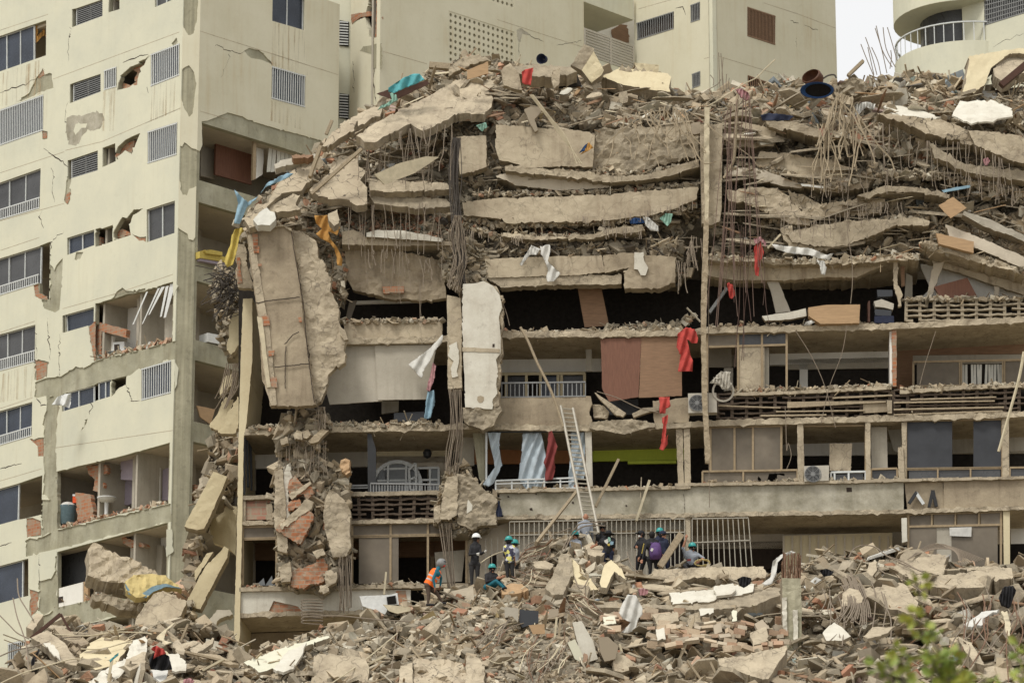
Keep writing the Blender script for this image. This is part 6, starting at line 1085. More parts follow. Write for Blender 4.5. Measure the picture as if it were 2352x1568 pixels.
# brick wall lying cracked on the front of the heap: loose tiles
acc = newacc(); poly = T('I 880,1160 1000,1150 1160,1110 1340,1120 1560,1150 M 60,1140 250,1170 330,1160 500,1150 545,1290 520,1330 400,1350 200,1370 I 1560,1340 1500,1370 1400,1340 1150,1355 1160,1300 980,1300 880,1230')
A_ = arr(poly); G = []
for y in np.arange(A_[:, 1].min(), A_[:, 1].max(), 9.5):
    for x in np.arange(A_[:, 0].min(), A_[:, 0].max(), 21): G.append((x+(10 if int(y/9.5) % 2 else 0)+random.uniform(-2.5, 2.5), y+random.uniform(-2, 2)))
G = np.array(G); G = G[pip_np(G, poly)]; Yb = FY(G)-1.25+.35*nz(G, .06, 5)-RNG.uniform(0, .12, len(G)); P3 = Wray(G, Yb)
V, F = boxt(.29, .10, .15)
for i in range(len(P3)):
    if random.random() < .2: continue
    if math.sin(G[i][0]*.045+2)+math.sin(G[i][1]*.07+G[i][0]*.02) < -.75: continue
    R_ = np.array(Matrix.Rotation(random.gauss(-.25, .4), 3, 'X') @ Matrix.Rotation(random.gauss(0, .25), 3, 'Z') @ Matrix.Rotation(random.gauss(0, .12), 3, 'Y'))
    W_ = (V*np.random.default_rng(i).uniform(.6, 1.45, 3)) @ R_.T+P3[i]; acc['V'].append(W_); acc['F'].append(F+acc['n']); acc['n'] += 8
    c = np.array(random.choice([(.52, .40, .27), (.54, .43, .30), (.48, .34, .23), (.56, .47, .34), (.44, .29, .19), (.5, .42, .31)]))*random.uniform(.85, 1.1); acc['C'].append(np.repeat(c[None], 8, 0))
mass('brick_sheet', np.vstack(acc['V']), np.vstack(acc['F']), np.vstack(acc['C']), kind='stuff', label='sheet of cracked pale bricks draped over the front of the heap', cat='bricks')
for k_, s_ in enumerate(('I 890,1165 960,1160 970,1205 900,1215', 'I 1190,1150 1340,1135 1350,1190 1230,1230', 'I 1470,1120 1560,1110 1560,1140 1480,1160', 'M 60,1190 110,1170 120,1230 70,1250', 'M 180,1100 215,1095 215,1160 185,1165', 'M 300,1240 400,1200 420,1290 320,1330', 'I 1210,1240 1260,1230 1270,1300 1220,1310', 'M 330,1180 380,1150 430,1210 370,1240')):
    c_ = arr(T(s_)).mean(0); tilt('cream plaster scab on the draped brick sheet', ['creamlight', 'slabconc', 'whiteslab', 'brickpale'][k_ % 4], s_, FYs(c_[0], c_[1])-1.7, 0, -.02, .12, 'plaster_piece', 'plaster piece', group='plaster scabs on the brick sheet')
# broken column with frayed top, right of centre
c = thing('broken_column', 'square concrete column with frayed top and flaking white strips rising from the heap', 'column', at(1838, 1500, 110))
pc = lambda n, m, s, Y, th, **k: tilt('', m, s, Y, 0, 0, th, n, '', parent=None, **k)
def under(o, par): o.location = Vector(o.location)-WL(par); o.parent = par; [o.__delitem__(k) for k in ('label', 'category', 'group') if k in o.keys()]; return o
under(pc('shaft', 'rawconc', 'M 508,880 630,880 640,1100 635,1380 540,1380 520,1200', 110.6, .8, jag=1), c); under(pc('white_strip', 'whiteslab', 'M 510,1010 540,1005 545,1260 515,1200', 110.52, .05, jag=1), c); under(pc('white_strip', 'whiteslab', 'M 580,1090 612,1090 615,1370 585,1370', 110.5, .05, jag=1), c)
mb = MB(); r = random.Random(4)
for i in range(34):
    x = 505+r.uniform(0, 125); y0_ = 880+r.uniform(0, 10); mb.tube([at(*T('M %f,%f' % (x, y0_))[0], 110.7+r.uniform(0, .6)), at(*T('M %f,%f' % (x+r.uniform(-10, 10), y0_-r.uniform(60, 175)))[0], 110.7+r.uniform(0, .6))], .018, 5)
mb.build('frayed_bars', 'rebarrust', c)
# ============================================================ WIRES, CLOTHS, PLANKS
def wp(px, py, w): 
    d = ray(px, py); return d*((M.o.dot(M.n)+w)/d.dot(M.n))
def wire(label, mat, s, w=-.4, r=.018, name='rebar', cat='rebar', Y=None, group=None, w1=None, k=4, n=5):
    p = T(s); m = len(p); P = [at(x, y, Y) if Y else wp(x, y, w+((w1 if w1 is not None else w)-w)*i/max(1, m-1)) for i, (x, y) in enumerate(p)]
    mb = MB(); mb.tube(smoothline(P, k), r, n); return tag(mb.build(name, mat), label, cat, group)
def hang(label, group, mat, s, n, ln, w=-.15, r=.016, bend=6, name='hanging_rebar', cat='rebar', seed=1, hook=.25, spread=.5, Y=None):
    """n bars hanging from the traced line; each one an object"""
    R0 = random.Random(seed); p = T(s); seg = [math.hypot(p[i+1][0]-p[i][0], p[i+1][1]-p[i][1]) for i in range(len(p)-1)]; tot = sum(seg)
    for i in range(n):
        d = R0.uniform(0, tot); j = 0
        while j < len(seg)-1 and d > seg[j]: d -= seg[j]; j += 1
        x, y = lerp(p[j], p[j+1], d/seg[j]); L0 = R0.uniform(*ln); pts = []; dx = R0.gauss(0, bend*.25); ww = w+R0.uniform(-spread, 0); K = 5 if L0 > 25 else 3; y -= 3
        for q in range(K+1):
            pts.append((x, y, ww-.05*q)); x += dx*L0/60+R0.gauss(0, bend*.35); y += L0/K
        if R0.random() < hook: pts.append((x+R0.uniform(-8, 8), y-L0/K*1.2, ww-.3))
        P = [at(a, b, Y+c) if Y else wp(a, b, c) for a, b, c in pts]
        mb = MB(); mb.tube(smoothline(P, 3), r*R0.uniform(.8, 1.25), 4); tag(mb.build(name, mat), label, cat, group)
D_ = 'dusty rebars hanging '
hang(D_+'from the broken roof edge left of the wire bundle', 'rebars under the tilted roof slab', 'rebar', 'D 1100,950 1350,920 1500,880 1760,860', 30, (40, 170), -.3, .014, 5, seed=2)
hang(D_+'in front of the spilled brick rubble', 'rebars over the spilled brick rubble', 'rebar', 'E 760,60 1000,40 1300,30 1450,60', 22, (50, 130), -.4, .012, 3, seed=3)
hang(D_+'in a pale tangle over the grey stretch of the top floor', 'rebar tangle left of the double post', 'timber', 'G 1300,770 1400,740 1500,720 1600,700 1740,740', 28, (50, 130), -.3, .02, 20, seed=4)
hang(D_+'as a thick pale beard right of the pink cables', 'rebar beard right of the pink cables', 'timber', 'J 740,820 800,820 850,610 960,640 1000,760 1040,780', 30, (60, 170), -.5, .026, 14, seed=5)
hang(D_+'from the dark right hand layers in long straight pairs', 'straight rebars in the right hand layers', 'rebar', 'J 1080,820 1230,820 1400,930 1540,930 1720,940 1900,1020 2000,1080', 34, (40, 110), -.5, .012, 3, seed=6)
hang(D_+'below the cobbled floor piece on the right', 'rebars below the cobbled floor piece', 'rebar', 'J 500,1400 700,1450 900,1400 1100,1330 1300,1330', 36, (15, 50), -.2, .012, 3, seed=7)
hang(D_+'along the edges of the middle right layers', 'rebars between the middle right layers', 'rebar', 'J 700,1150 900,1180 1100,1120 1400,1100 1700,1150 2091,1250', 36, (15, 60), -.3, .012, 4, seed=8)
hang(D_+'short and close set under the second parapet', 'short rebars under the second parapet', 'rebar', 'H 780,110 960,130 1100,100 1300,70 1550,10', 36, (8, 24), -.1, .011, 1, seed=9)
hang(D_+'short from the thin bent slab above the black floor', 'short rebars on the thin bent slab', 'rebar', 'H 960,190 1100,190 1220,190', 18, (10, 26), -.35, .013, 2, seed=10)
hang(D_+'in the crushed edge left of the thin bent slab', 'short rebars left of the thin bent slab', 'rebar', 'H 20,190 150,220 300,250 450,240', 22, (8, 26), -.3, .012, 3, seed=11)
hang(D_+'from the broken end of the third fallen parapet', 'rebars at the broken parapet end', 'rebar', 'H 1440,400 1500,420 1540,240 1600,260', 20, (25, 80), -.3, .013, 4, seed=12)
hang(D_+'from the crumbled corner by the hanging wall', 'rebars by the hanging wall', 'rebar', 'E 900,330 1100,330 1300,400 1430,380', 14, (20, 70), -.3, .013, 5, seed=13)
hang('pink brown cable hanging past the open floors beside the double post', 'pink brown cables beside the double post', 'pinkcable', 'J 130,760 250,620 300,650 260,700', 16, (330, 520), -.8, .012, 3.5, 'hanging_cable', 'cable', 14, 0, .3)
hang('grey cable hanging down the right hand open floors', 'grey cables on the right hand floors', 'cable', 'K 80,0 230,0 290,60 400,200', 10, (120, 360), -.6, .011, 4, 'hanging_cable', 'cable', 15, 0, .3)
hang('thin steel wire hanging in the left centre bay', 'thin wires in the left centre bay', 'rebar', 'E 900,100 1000,150 1150,200 1300,600', 8, (90, 200), -.4, .008, 5, 'hanging_wire', 'wire', 16, 0)
# column bar bundles
def bundle(label, group, mat, s0, s1, n, w=-.6, r=.014, mid=None, wob=4, name='column_rebar', seed=1, Y=None):
    R0 = random.Random(seed); a = T(s0); b = T(s1); m_ = T(mid) if mid else None
    for i in range(n):
        t = (i+R0.uniform(-.4, .4))/n; t = min(1, max(0, t)); pts = [lerp(a[0], a[1], t)]
        if m_: 
            for k in range(0, len(m_), 2): q = lerp(m_[k], m_[k+1], t); pts.append((q[0]+R0.gauss(0, wob), q[1]+R0.gauss(0, wob)))
        q = lerp(b[0], b[1], t); c = lerp(pts[-1], q, .5); pts += [(c[0]+R0.gauss(0, wob), c[1]), (q[0]+R0.gauss(0, wob*.5), q[1]+R0.gauss(0, 5))]
        P = [at(x, y, Y+R0.uniform(-.15, .15)) if Y else wp(x, y, w+R0.uniform(-.25, .1)) for x, y in pts]
        mb = MB(); mb.tube(smoothline(P, 4), r, 4); tag(mb.build(name, mat), label, 'rebar', group)
bundle('thick wire bundle running down the crushed column line left of centre', 'upper wire bundle', 'rebardark', 'G 190,900 240,900', 'H 20,540 60,560', 24, -.7, .015, 'G 170,1150 240,1150 G 190,1450 250,1450 H -20,230 60,250', 5, seed=21)
bundle('bars bulging in a loop above the white wall panel', 'looped bars above the white panel', 'rebar', 'H -10,100 30,100', 'H -60,560 20,600', 16, -.95, .016, 'H -20,240 50,250 H -10,380 60,400', 6, seed=22)
bundle('straight bars below the cracked cream column strip', 'straight bars below the cream column', 'rebar', 'E 1465,1235 1555,1235', 'F 1340,300 1420,300', 15, -.7, .015, 'F 1370,20 1450,20', 3, seed=23)
bundle('straight bars under the hanging column stump', 'straight bars under the column stump', 'rebar', 'F 1300,600 1385,600', 'F 1360,1010 1400,1010', 12, -.7, .015, None, 2, seed=24)
bundle('bars hanging beneath the large slab piece by the brickwork', 'bars beneath the large slab piece', 'rebar', 'F 690,800 775,790', 'F 700,1130 775,1110', 14, -.9, .015, None, 3, seed=25)
bundle('bars in the head of the crushed column by the brickwork', 'bars in the crushed column head', 'rebar', 'F 330,110 640,100', 'F 320,330 640,300', 16, -.8, .012, None, 5, seed=26)
bundle('bars in the gap below the huge leaning wall slab', 'bars under the leaning wall slab', 'rebar', 'E 610,1350 665,1350', 'E 600,1500 670,1490', 9, -.8, .014, None, 3, seed=27)
R0 = random.Random(31)
for i in range(60):                                        # wire knot in the gap
    x, y = R0.gauss(1600, 45), R0.gauss(420, 75); a = R0.gauss(2.45, .35); L0 = R0.uniform(40, 300); pts = [(x-.3*L0*math.cos(a)*-1+R0.gauss(0, 12), y-.3*L0*math.sin(a)), (x, y), (x+.7*L0*math.cos(a), y+.7*L0*math.sin(a))]
    P = [at(*T('B %f,%f' % q)[0], 126.5+R0.uniform(-.6, .6)) for q in pts]; mb = MB(); mb.tube(smoothline(P, 3), .02, 4); tag(mb.build('rebar', 'rebardark'), 'dark bar in the wire knot between the two buildings', 'rebar', 'wire knot between the two buildings')
for i in range(16):
    x = R0.uniform(1550, 1660); P = [at(*T('B %f,%f' % q)[0], 127) for q in ((x, 930), (x-20+R0.uniform(-20, 20), 1080), (x-60+R0.uniform(-30, 30), 1200+R0.uniform(-80, 60)))]; mb = MB(); mb.tube(smoothline(P, 3), .018, 4); tag(mb.build('rebar', 'rebar'), 'thin bar dangling over the split cream column in the gap', 'rebar', 'bars over the split cream column')
for i in range(8):                                         # stirrups
    y = 1065+i*18; wire('pale stirrup in the stack beside the fallen parapet end at lower left', 'rebar', 'F 600,%d 540,%d 480,%d 470,%d 520,%d 600,%d' % (y, y-6, y-2, y+10, y+16, y+20), -1.1-.02*i, .016, 'stirrup', 'rebar', group='stirrups by the parapet end')
# standing bars against the sky and on the crest
for i, s in enumerate(('J 1110,500 1060,380 1025,290', 'J 1130,490 1095,360 1055,245', 'J 1155,490 1135,400 1095,310', 'J 1110,490 1090,400 1070,310', 'J 1195,480 1160,320 1118,185', 'J 1230,440 1165,330 1125,170', 'J 1250,440 1190,320 1170,180', 'J 1262,400 1225,270 1198,180', 'J 1215,450 1225,380 1220,330')):
    wire('bar standing up against the white sky beside the round balcony', 'rebar', s, Y=124, r=.016, group='bars standing against the sky')
for i, s in enumerate(('J 105,590 100,470 95,345', 'J 130,590 120,480 110,350', 'J 120,560 118,480 125,380', 'J 145,580 145,530 148,485', 'J 160,585 160,550 165,510', 'J 60,560 62,520 40,490', 'J 40,580 90,550 110,520')):
    wire('bar standing on the crest before the corner of the rear block', 'rebar', s, Y=123.5, r=.014, group='bars standing before the rear block corner')
wire('long pale cable rising over the crest right of the double post', 'palewood', 'J 35,690 150,620 260,550 340,510 400,450 465,390', Y=122.4, r=.022, name='cable', cat='cable'); wire('curved dark pipe behind the rusty pot', 'rebardark', 'J 770,520 810,495 850,490 865,510', Y=123, r=.03, name='pipe', cat='pipe')
for i in range(5): wire('pale cable of the bundle slanting across the top parapet', 'palewood', 'G %d,620 %d,760 %d,900 %d,1070' % (690+i*6, 800+i*5, 900+i*8, 1030+i*8-i*i*4), -.5-.02*i, .014, 'cable', 'cable', group='cables slanting across the top parapet')
for lb, s, r, m_ in (('thick pale pipe standing among the pink cables', 'J 218,620 210,800 200,1000 185,1070 130,1165', .05, 'timber'), ('thin curved pole leaning down from the open black floor', 'H 420,830 470,920 530,1060 600,1200 650,1320 700,1480', .045, 'timber'), ('long pale pole leaning at the right edge of the facade', 'K 2091,835 2060,1000 2000,1220 1925,1485', .05, 'palewood'),
                  ('thin bent wire crossing the broken parapet gap', 'H 920,1250 1050,1290 1200,1360 1320,1385', .015, 'rebar'), ('thin wire crossing from the white panel to the ledge', 'H 300,660 330,740 350,820', .012, 'rebar'), ('dark wire running down the white wall panel', 'H 180,530 205,640 190,760 210,900 260,1060', .012, 'cable'),
                  ('wire hanging in the right hand black opening', 'J 940,820 950,1100 K 935,0 965,230 970,380 958,520', .014, 'rebar'), ('long diagonal wire hanging in front of the white header', 'K 600,700 700,860 790,1060 860,1330', .012, 'rebar'), ('long diagonal wire mirrored over the white header', 'K 935,660 900,850 820,1060 765,1300', .012, 'rebar'), ('thin wire over the brown ceiling bay at right', 'K 1515,700 1450,900 1410,1050', .012, 'rebar'),
                  ('bent wire hanging over the dusty panes', 'K 530,1190 535,1300 540,1480 M 550,0 570,85 540,170', .013, 'rebar'), ('long thin wire down to the grey parapet', 'K 35,200 30,600 28,1400 M 35,250 36,420', .012, 'rebar')):
    wire(lb, m_, s, -.7, r, 'pole' if r > .04 else 'wire', 'pole' if r > .04 else 'wire', n=6)
# planks
def plank(label, mat, s, wd=.14, th=.04, Y=None, w=-.4, Y1=None, w1=None, name='plank', cat='plank', group=None):
    (a, b) = T(s); A = at(*a, Y) if Y else wp(*a, w); B = at(*b, Y1 or Y) if Y else wp(*b, w1 if w1 is not None else w)
    mb = MB(); mb.beam(A, B, th, wd, up=(0, 1, 0)); return tag(mb.build(name, mat), label, cat, group)
plank('pale timber leaning from the ladder mound up to the curtain parapet', 'timber', 'I 482,722 740,395', .16, .08, Y=117.3, Y1=121.5); plank('grey timber leaning in front of the green storey', 'timber', 'I 845,500 985,212', .16, .08, w=-1.2); plank('short pale timber hanging on the parapet above the black clad group', 'palewood', 'I 1092,585 1172,340', .16, .08, w=-.3)
plank('thick grey post leaning between the backpack wearer and the arm raiser', 'timber', 'I 1235,862 1365,665', .26, .2, Y=116.0, name='post', cat='post'); plank('long timber lying across the pale cracked slab on the left shoulder', 'timber', 'D 765,1335 1112,1025', .14, .1, Y=121.0); plank('upright grey timber on the left shoulder', 'timber', 'D 755,1220 830,1010', .3, .1, Y=121.5); plank('thin timber sticking up left of the tilted roof slab', 'timber', 'D 868,925 908,830', .12, .1, Y=124)
plank('splintered stick against the sky beside the standing bars', 'timber', 'J 940,497 1040,400', .22, .1, Y=124); plank('grey beam end sticking out on the crest before the breeze block screen', 'timber', 'G 35,428 170,440', .25, .2, Y=125, name='beam_end', cat='beam'); plank('brown steel beam at the top right edge', 'leather', 'J 1940,560 2120,410', .3, .2, Y=122.5, name='beam', cat='beam')
plank('orange wooden lath in the red cloth corner', 'plydark', 'K 120,20 235,60', .1, .05, w=-.4); plank('wooden lath above the white duct', 'palewood', 'K 415,160 500,70', .14, .05, w=-.7); plank('long plank lying at the feet of the orange vest worker', 'timber', 'F 1145,1195 1290,1065', .34, .12, Y=113.6); plank('thin upright stick on the lowest ledge', 'palewood', 'F 970,1030 982,895', .1, .06, w=-.3)
plank('rusty bar bent over the rubble at the lower left', 'leather', 'C 215,1260 420,1090', .1, .1, Y=110.5, name='steel_bar', cat='steel bar'); plank('second leg of the rusty bent bar at lower left', 'leather', 'C 420,1090 535,1300', .07, .07, Y=110.5, name='steel_bar', cat='steel bar'); plank('pale pole holding the cyan strap at lower left', 'palewood', 'C 745,1568 775,1400', .07, .07, Y=106.5, name='pole', cat='pole'); plank('long pole slanting in the black opening by the silver legs', 'greymetal', 'K 35,580 150,420', .2, .1, w=.5)
for i, (s, Y) in enumerate((('I 585,1420 610,1170', 110.2), ('I 610,1430 632,1180', 110.2), ('F 1110,1410 1250,1390', 108.5), ('I 1060,1568 990,1330', 109), ('C 1245,1290 1300,1160', 111.5), ('C 1280,1350 1650,1440', 107.8), ('C 1400,1480 1550,1400', 107.5), ('M 1640,1400 1665,1300', 109.5), ('I 1500,1568 1400,1430', 107), ('F 780,1500 980,1400', 108), ('I 1130,1350 1240,1440', 109.5), ('M 100,1560 40,1430', 107))):
    plank(['loose pale board standing below the ladder mound', 'second loose board standing below the ladder mound', 'white lath above the rough topped boulder', 'grey lath leaning under the hanging tarpaulin', 'grey lath propped behind the clothes pile', 'long lath lying right of the clothes pile', 'short lath crossing the lath by the clothes pile', 'short stick in the lower right heap', 'dark lath below the brick sheet', 'pale lath lying at the bottom left of centre', 'thin lath with round end below the brick sheet', 'lath at the very bottom under the prowed slab'][i], 'timber' if i % 3 else 'palewood', s, random.uniform(.1, .2), .06, Y=Y)
# long bent bars over the foreground heap
def fw(lb, s, r=.02, mat='rebar', dY=-1.2, group=None):
    p = T(s); P = [at(x, y, FYs(x, y)+dY-.5) for x, y in p]; mb = MB(); mb.tube(smoothline(P, 5), r, 5); tag(mb.build('rebar', mat), lb, 'rebar', group)
for lb, s in (('long bar arching left of the stacked floor layers', 'M 945,745 980,690 1040,668 1120,680 1200,740 1300,790 1440,850 1430,900'), ('bar sweeping down over the curved beam on the right heap', 'M 1140,820 1200,860 1300,890 1380,940 1480,1000 1660,1035'), ('second bar beside the one sweeping over the right heap', 'M 1200,740 1290,770 1400,830 1455,845 1420,900 1380,980'), ('long wire lying from the yellow pier to the orange vest worker', 'F 480,1165 700,1160 900,1180 1130,1195'), ('long cable slanting across the dark hollow at lower left centre', 'F 650,1568 850,1430 1050,1265'),
              ('thin bar dropping from the ridge at lower centre', 'F 1030,1190 1050,1260 1030,1380 1015,1480'), ('white bent pipe at the front of the ladder mound', 'I 620,840 640,900 700,900 740,980 770,990 800,940'), ('bar curving out from the ladder mound above the rubble', 'I 560,710 590,670 640,650 695,628'), ('upper of two bars bowed over the grey shirt worker', 'I 640,770 680,690 740,610 800,597 915,588'), ('lower of two bars bowed over the grey shirt worker', 'I 660,760 700,680 760,625 830,612 905,616'),
              ('thin straight rod beside the policeman with the cap', 'I 1085,930 1086,760'), ('hooked thin wire above the pink rag', 'I 1035,770 1060,850 1110,900'), ('wire coil end at the lower left corner', 'C 0,1380 100,1340 250,1310 400,1260 560,1245'), ('long cable over the flat cream slab at lower left', 'C 380,1230 600,1240 800,1215 1000,1220 1050,1230'), ('lower cable crossing the flat cream slab', 'C 560,1330 700,1330 850,1290 950,1270'), ('cable falling from the ridge at the far lower left', 'C 0,1568 150,1500 350,1440 500,1400 600,1410'),
              ('vertical steel stake at the far lower left', 'C 120,845 130,960 180,1050 230,1130'), ('second steel stake leaning at the far lower left', 'C 90,980 115,1100 150,1200 180,1300 200,1480'), ('third stake stretched to the left edge', 'C -20,1080 60,1160 120,1220 200,1260')):
    fw(lb, s, .02 if 'thin' not in lb else .013, 'rebar' if 'cable' not in lb else 'palewood')
R0 = random.Random(77)
for (cx_, cy_, n, lb, sx, ang, lr) in ((450, 850, 26, 'thin bar sticking out of the left side of the ladder mound', 90, 2.7, (60, 240)), (560, 1420, 22, 'bar lying in the loose tangle below the ladder mound', 130, 2.2, (80, 300)), (760, 1100, 18, 'curved cable in the swirl under the tiled strip', 90, .5, (80, 220)), (250, 1250, 18, 'bar lying on the fine pale rubble slope', 150, 2.4, (60, 250))):
    for i in range(n):
        x, y = R0.gauss(cx_, sx*.6), R0.gauss(cy_, 45); a = R0.gauss(ang, .35); L0 = R0.uniform(*lr); b = R0.uniform(-.25, .25)*L0
        fw(lb, 'I %f,%f %f,%f %f,%f' % (x-L0/2*math.cos(a), y-L0/2*math.sin(a), x+b*math.sin(a), y-b*math.cos(a), x+L0/2*math.cos(a), y+L0/2*math.sin(a)), R0.uniform(.011, .02), R0.choice(['rebar', 'rebar', 'palewood', 'rebarrust']), -1.0, lb.replace('bar ', 'bars ').replace('cable ', 'cables '))
for i in range(16):                                        # rebar fan on the right heap
    a = -1.9+i*.13; x0_, y0_ = 900+i*7, 990+R0.uniform(-20, 20)
    fw('bar of the curved fan spilling from the rubble cluster on the right', 'M %f,%f %f,%f %f,%f %f,%f' % (x0_, y0_-130+abs(i-8)*4, x0_+20, y0_-60, x0_+40+i*2, y0_+70, x0_+30+(i-8)*8, y0_+190+R0.uniform(-30, 30)), .018, 'rebar', -1.5, 'curved rebar fan on the right heap')
for i in range(14):
    x = R0.uniform(740, 1200); y = R0.uniform(900, 1050); fw('bent bar looping over the lower right heap', 'M %f,%f %f,%f %f,%f %f,%f' % (x, y, x+R0.uniform(-10, 40), y+80, x+R0.uniform(-20, 80), y+180, x+R0.uniform(-20, 100), y+R0.uniform(220, 330)), .018, 'rebar', -1.4, 'bent bars looping over the lower right heap')
for i in range(16):
    x = R0.uniform(1650, 2060); y = R0.uniform(950, 1150); fw('bent bar in the tangle at the lower right corner', 'M %f,%f %f,%f %f,%f %f,%f' % (x, y, x+R0.uniform(-60, 60), y+120, x+R0.uniform(-100, 60), y+220, x+R0.uniform(-160, 100), y+R0.uniform(280, 420)), .02, R0.choice(['rebar', 'rebarrust']), -1.4, 'tangle of bars at the lower right corner')
for i in range(12): fw('bar bowed over the stacked floor layers on the right heap', 'M %d,%d %d,%d %d,%d' % (1330+i*12, 760-i*6, 1520+i*10, 655+i*4, 1830-i*14, 760+i*4), .013, 'rebar', -1.2, 'bars bowed over the stacked layers')
for i in range(12): fw('white bar in the fan at the left of the clothes pile', 'C %d,%d %d,%d %d,%d' % (1210-i*3, 1150+i*3, 1150-i*6, 1200+i*5, 1120+i*6, 1310-i*2), .018, 'palewood', -1.2, 'white bars left of the clothes pile')
# cloths
def cloth(label, mat, s, Y=None, w=-.3, amp=.1, fx=.9, fy=.1, step=4, name='cloth', cat='cloth', th=.015, group=None, parent=None, seed=0):
    o = J(T(s), 1, 5); A_ = arr(o); nb = len(o); x0, y0 = A_.min(0); x1, y1 = A_.max(0); V = [Vector(p) for p in o]; E = [(i, (i+1) % nb) for i in range(nb)]
    gx, gy = np.meshgrid(np.arange(x0, x1, step*.7), np.arange(y0, y1, step)); G = np.stack([gx.ravel(), gy.ravel()], 1); G = G[pip_np(G, o)] if len(G) else G; V += [Vector(p) for p in G]
    vo, _, fo = delaunay_2d_cdt(V, E, [], 0, 1e-4)[:3]; vo = np.array([v[:] for v in vo]); d = amp*.7*(np.sin(vo[:, 0]*fx+vo[:, 1]*fy+1.2*nz(vo, .03, seed))*.6+.3*nz(vo, .12, seed+1))
    if Y and Y < 114: Y -= 1.1
    Y_ = (Y if Y else Mdepth(vo, w))+d*.5; P = [Vector(p) for p in Wray(vo, Y_)]; n_ = len(P); fs = []; e = {}
    for f in fo:
        f = f[:3]; q = vo[list(f)].mean(0)
        if not pip(q, o): continue
        fs += [tuple(f), tuple(n_+i for i in f[::-1])]
        for i in range(3): e[(f[i], f[(i+1) % 3])] = 1
    for (i, j) in e:
        if (j, i) not in e: fs.append((j, i, n_+i, n_+j))
    mb = MB(); mb.add(P+[p+Vector((0, th, 0)) for p in P], fs); ob = mb.build(name, mat, parent, smooth=True); return ob if parent else tag(ob, label, cat, group)
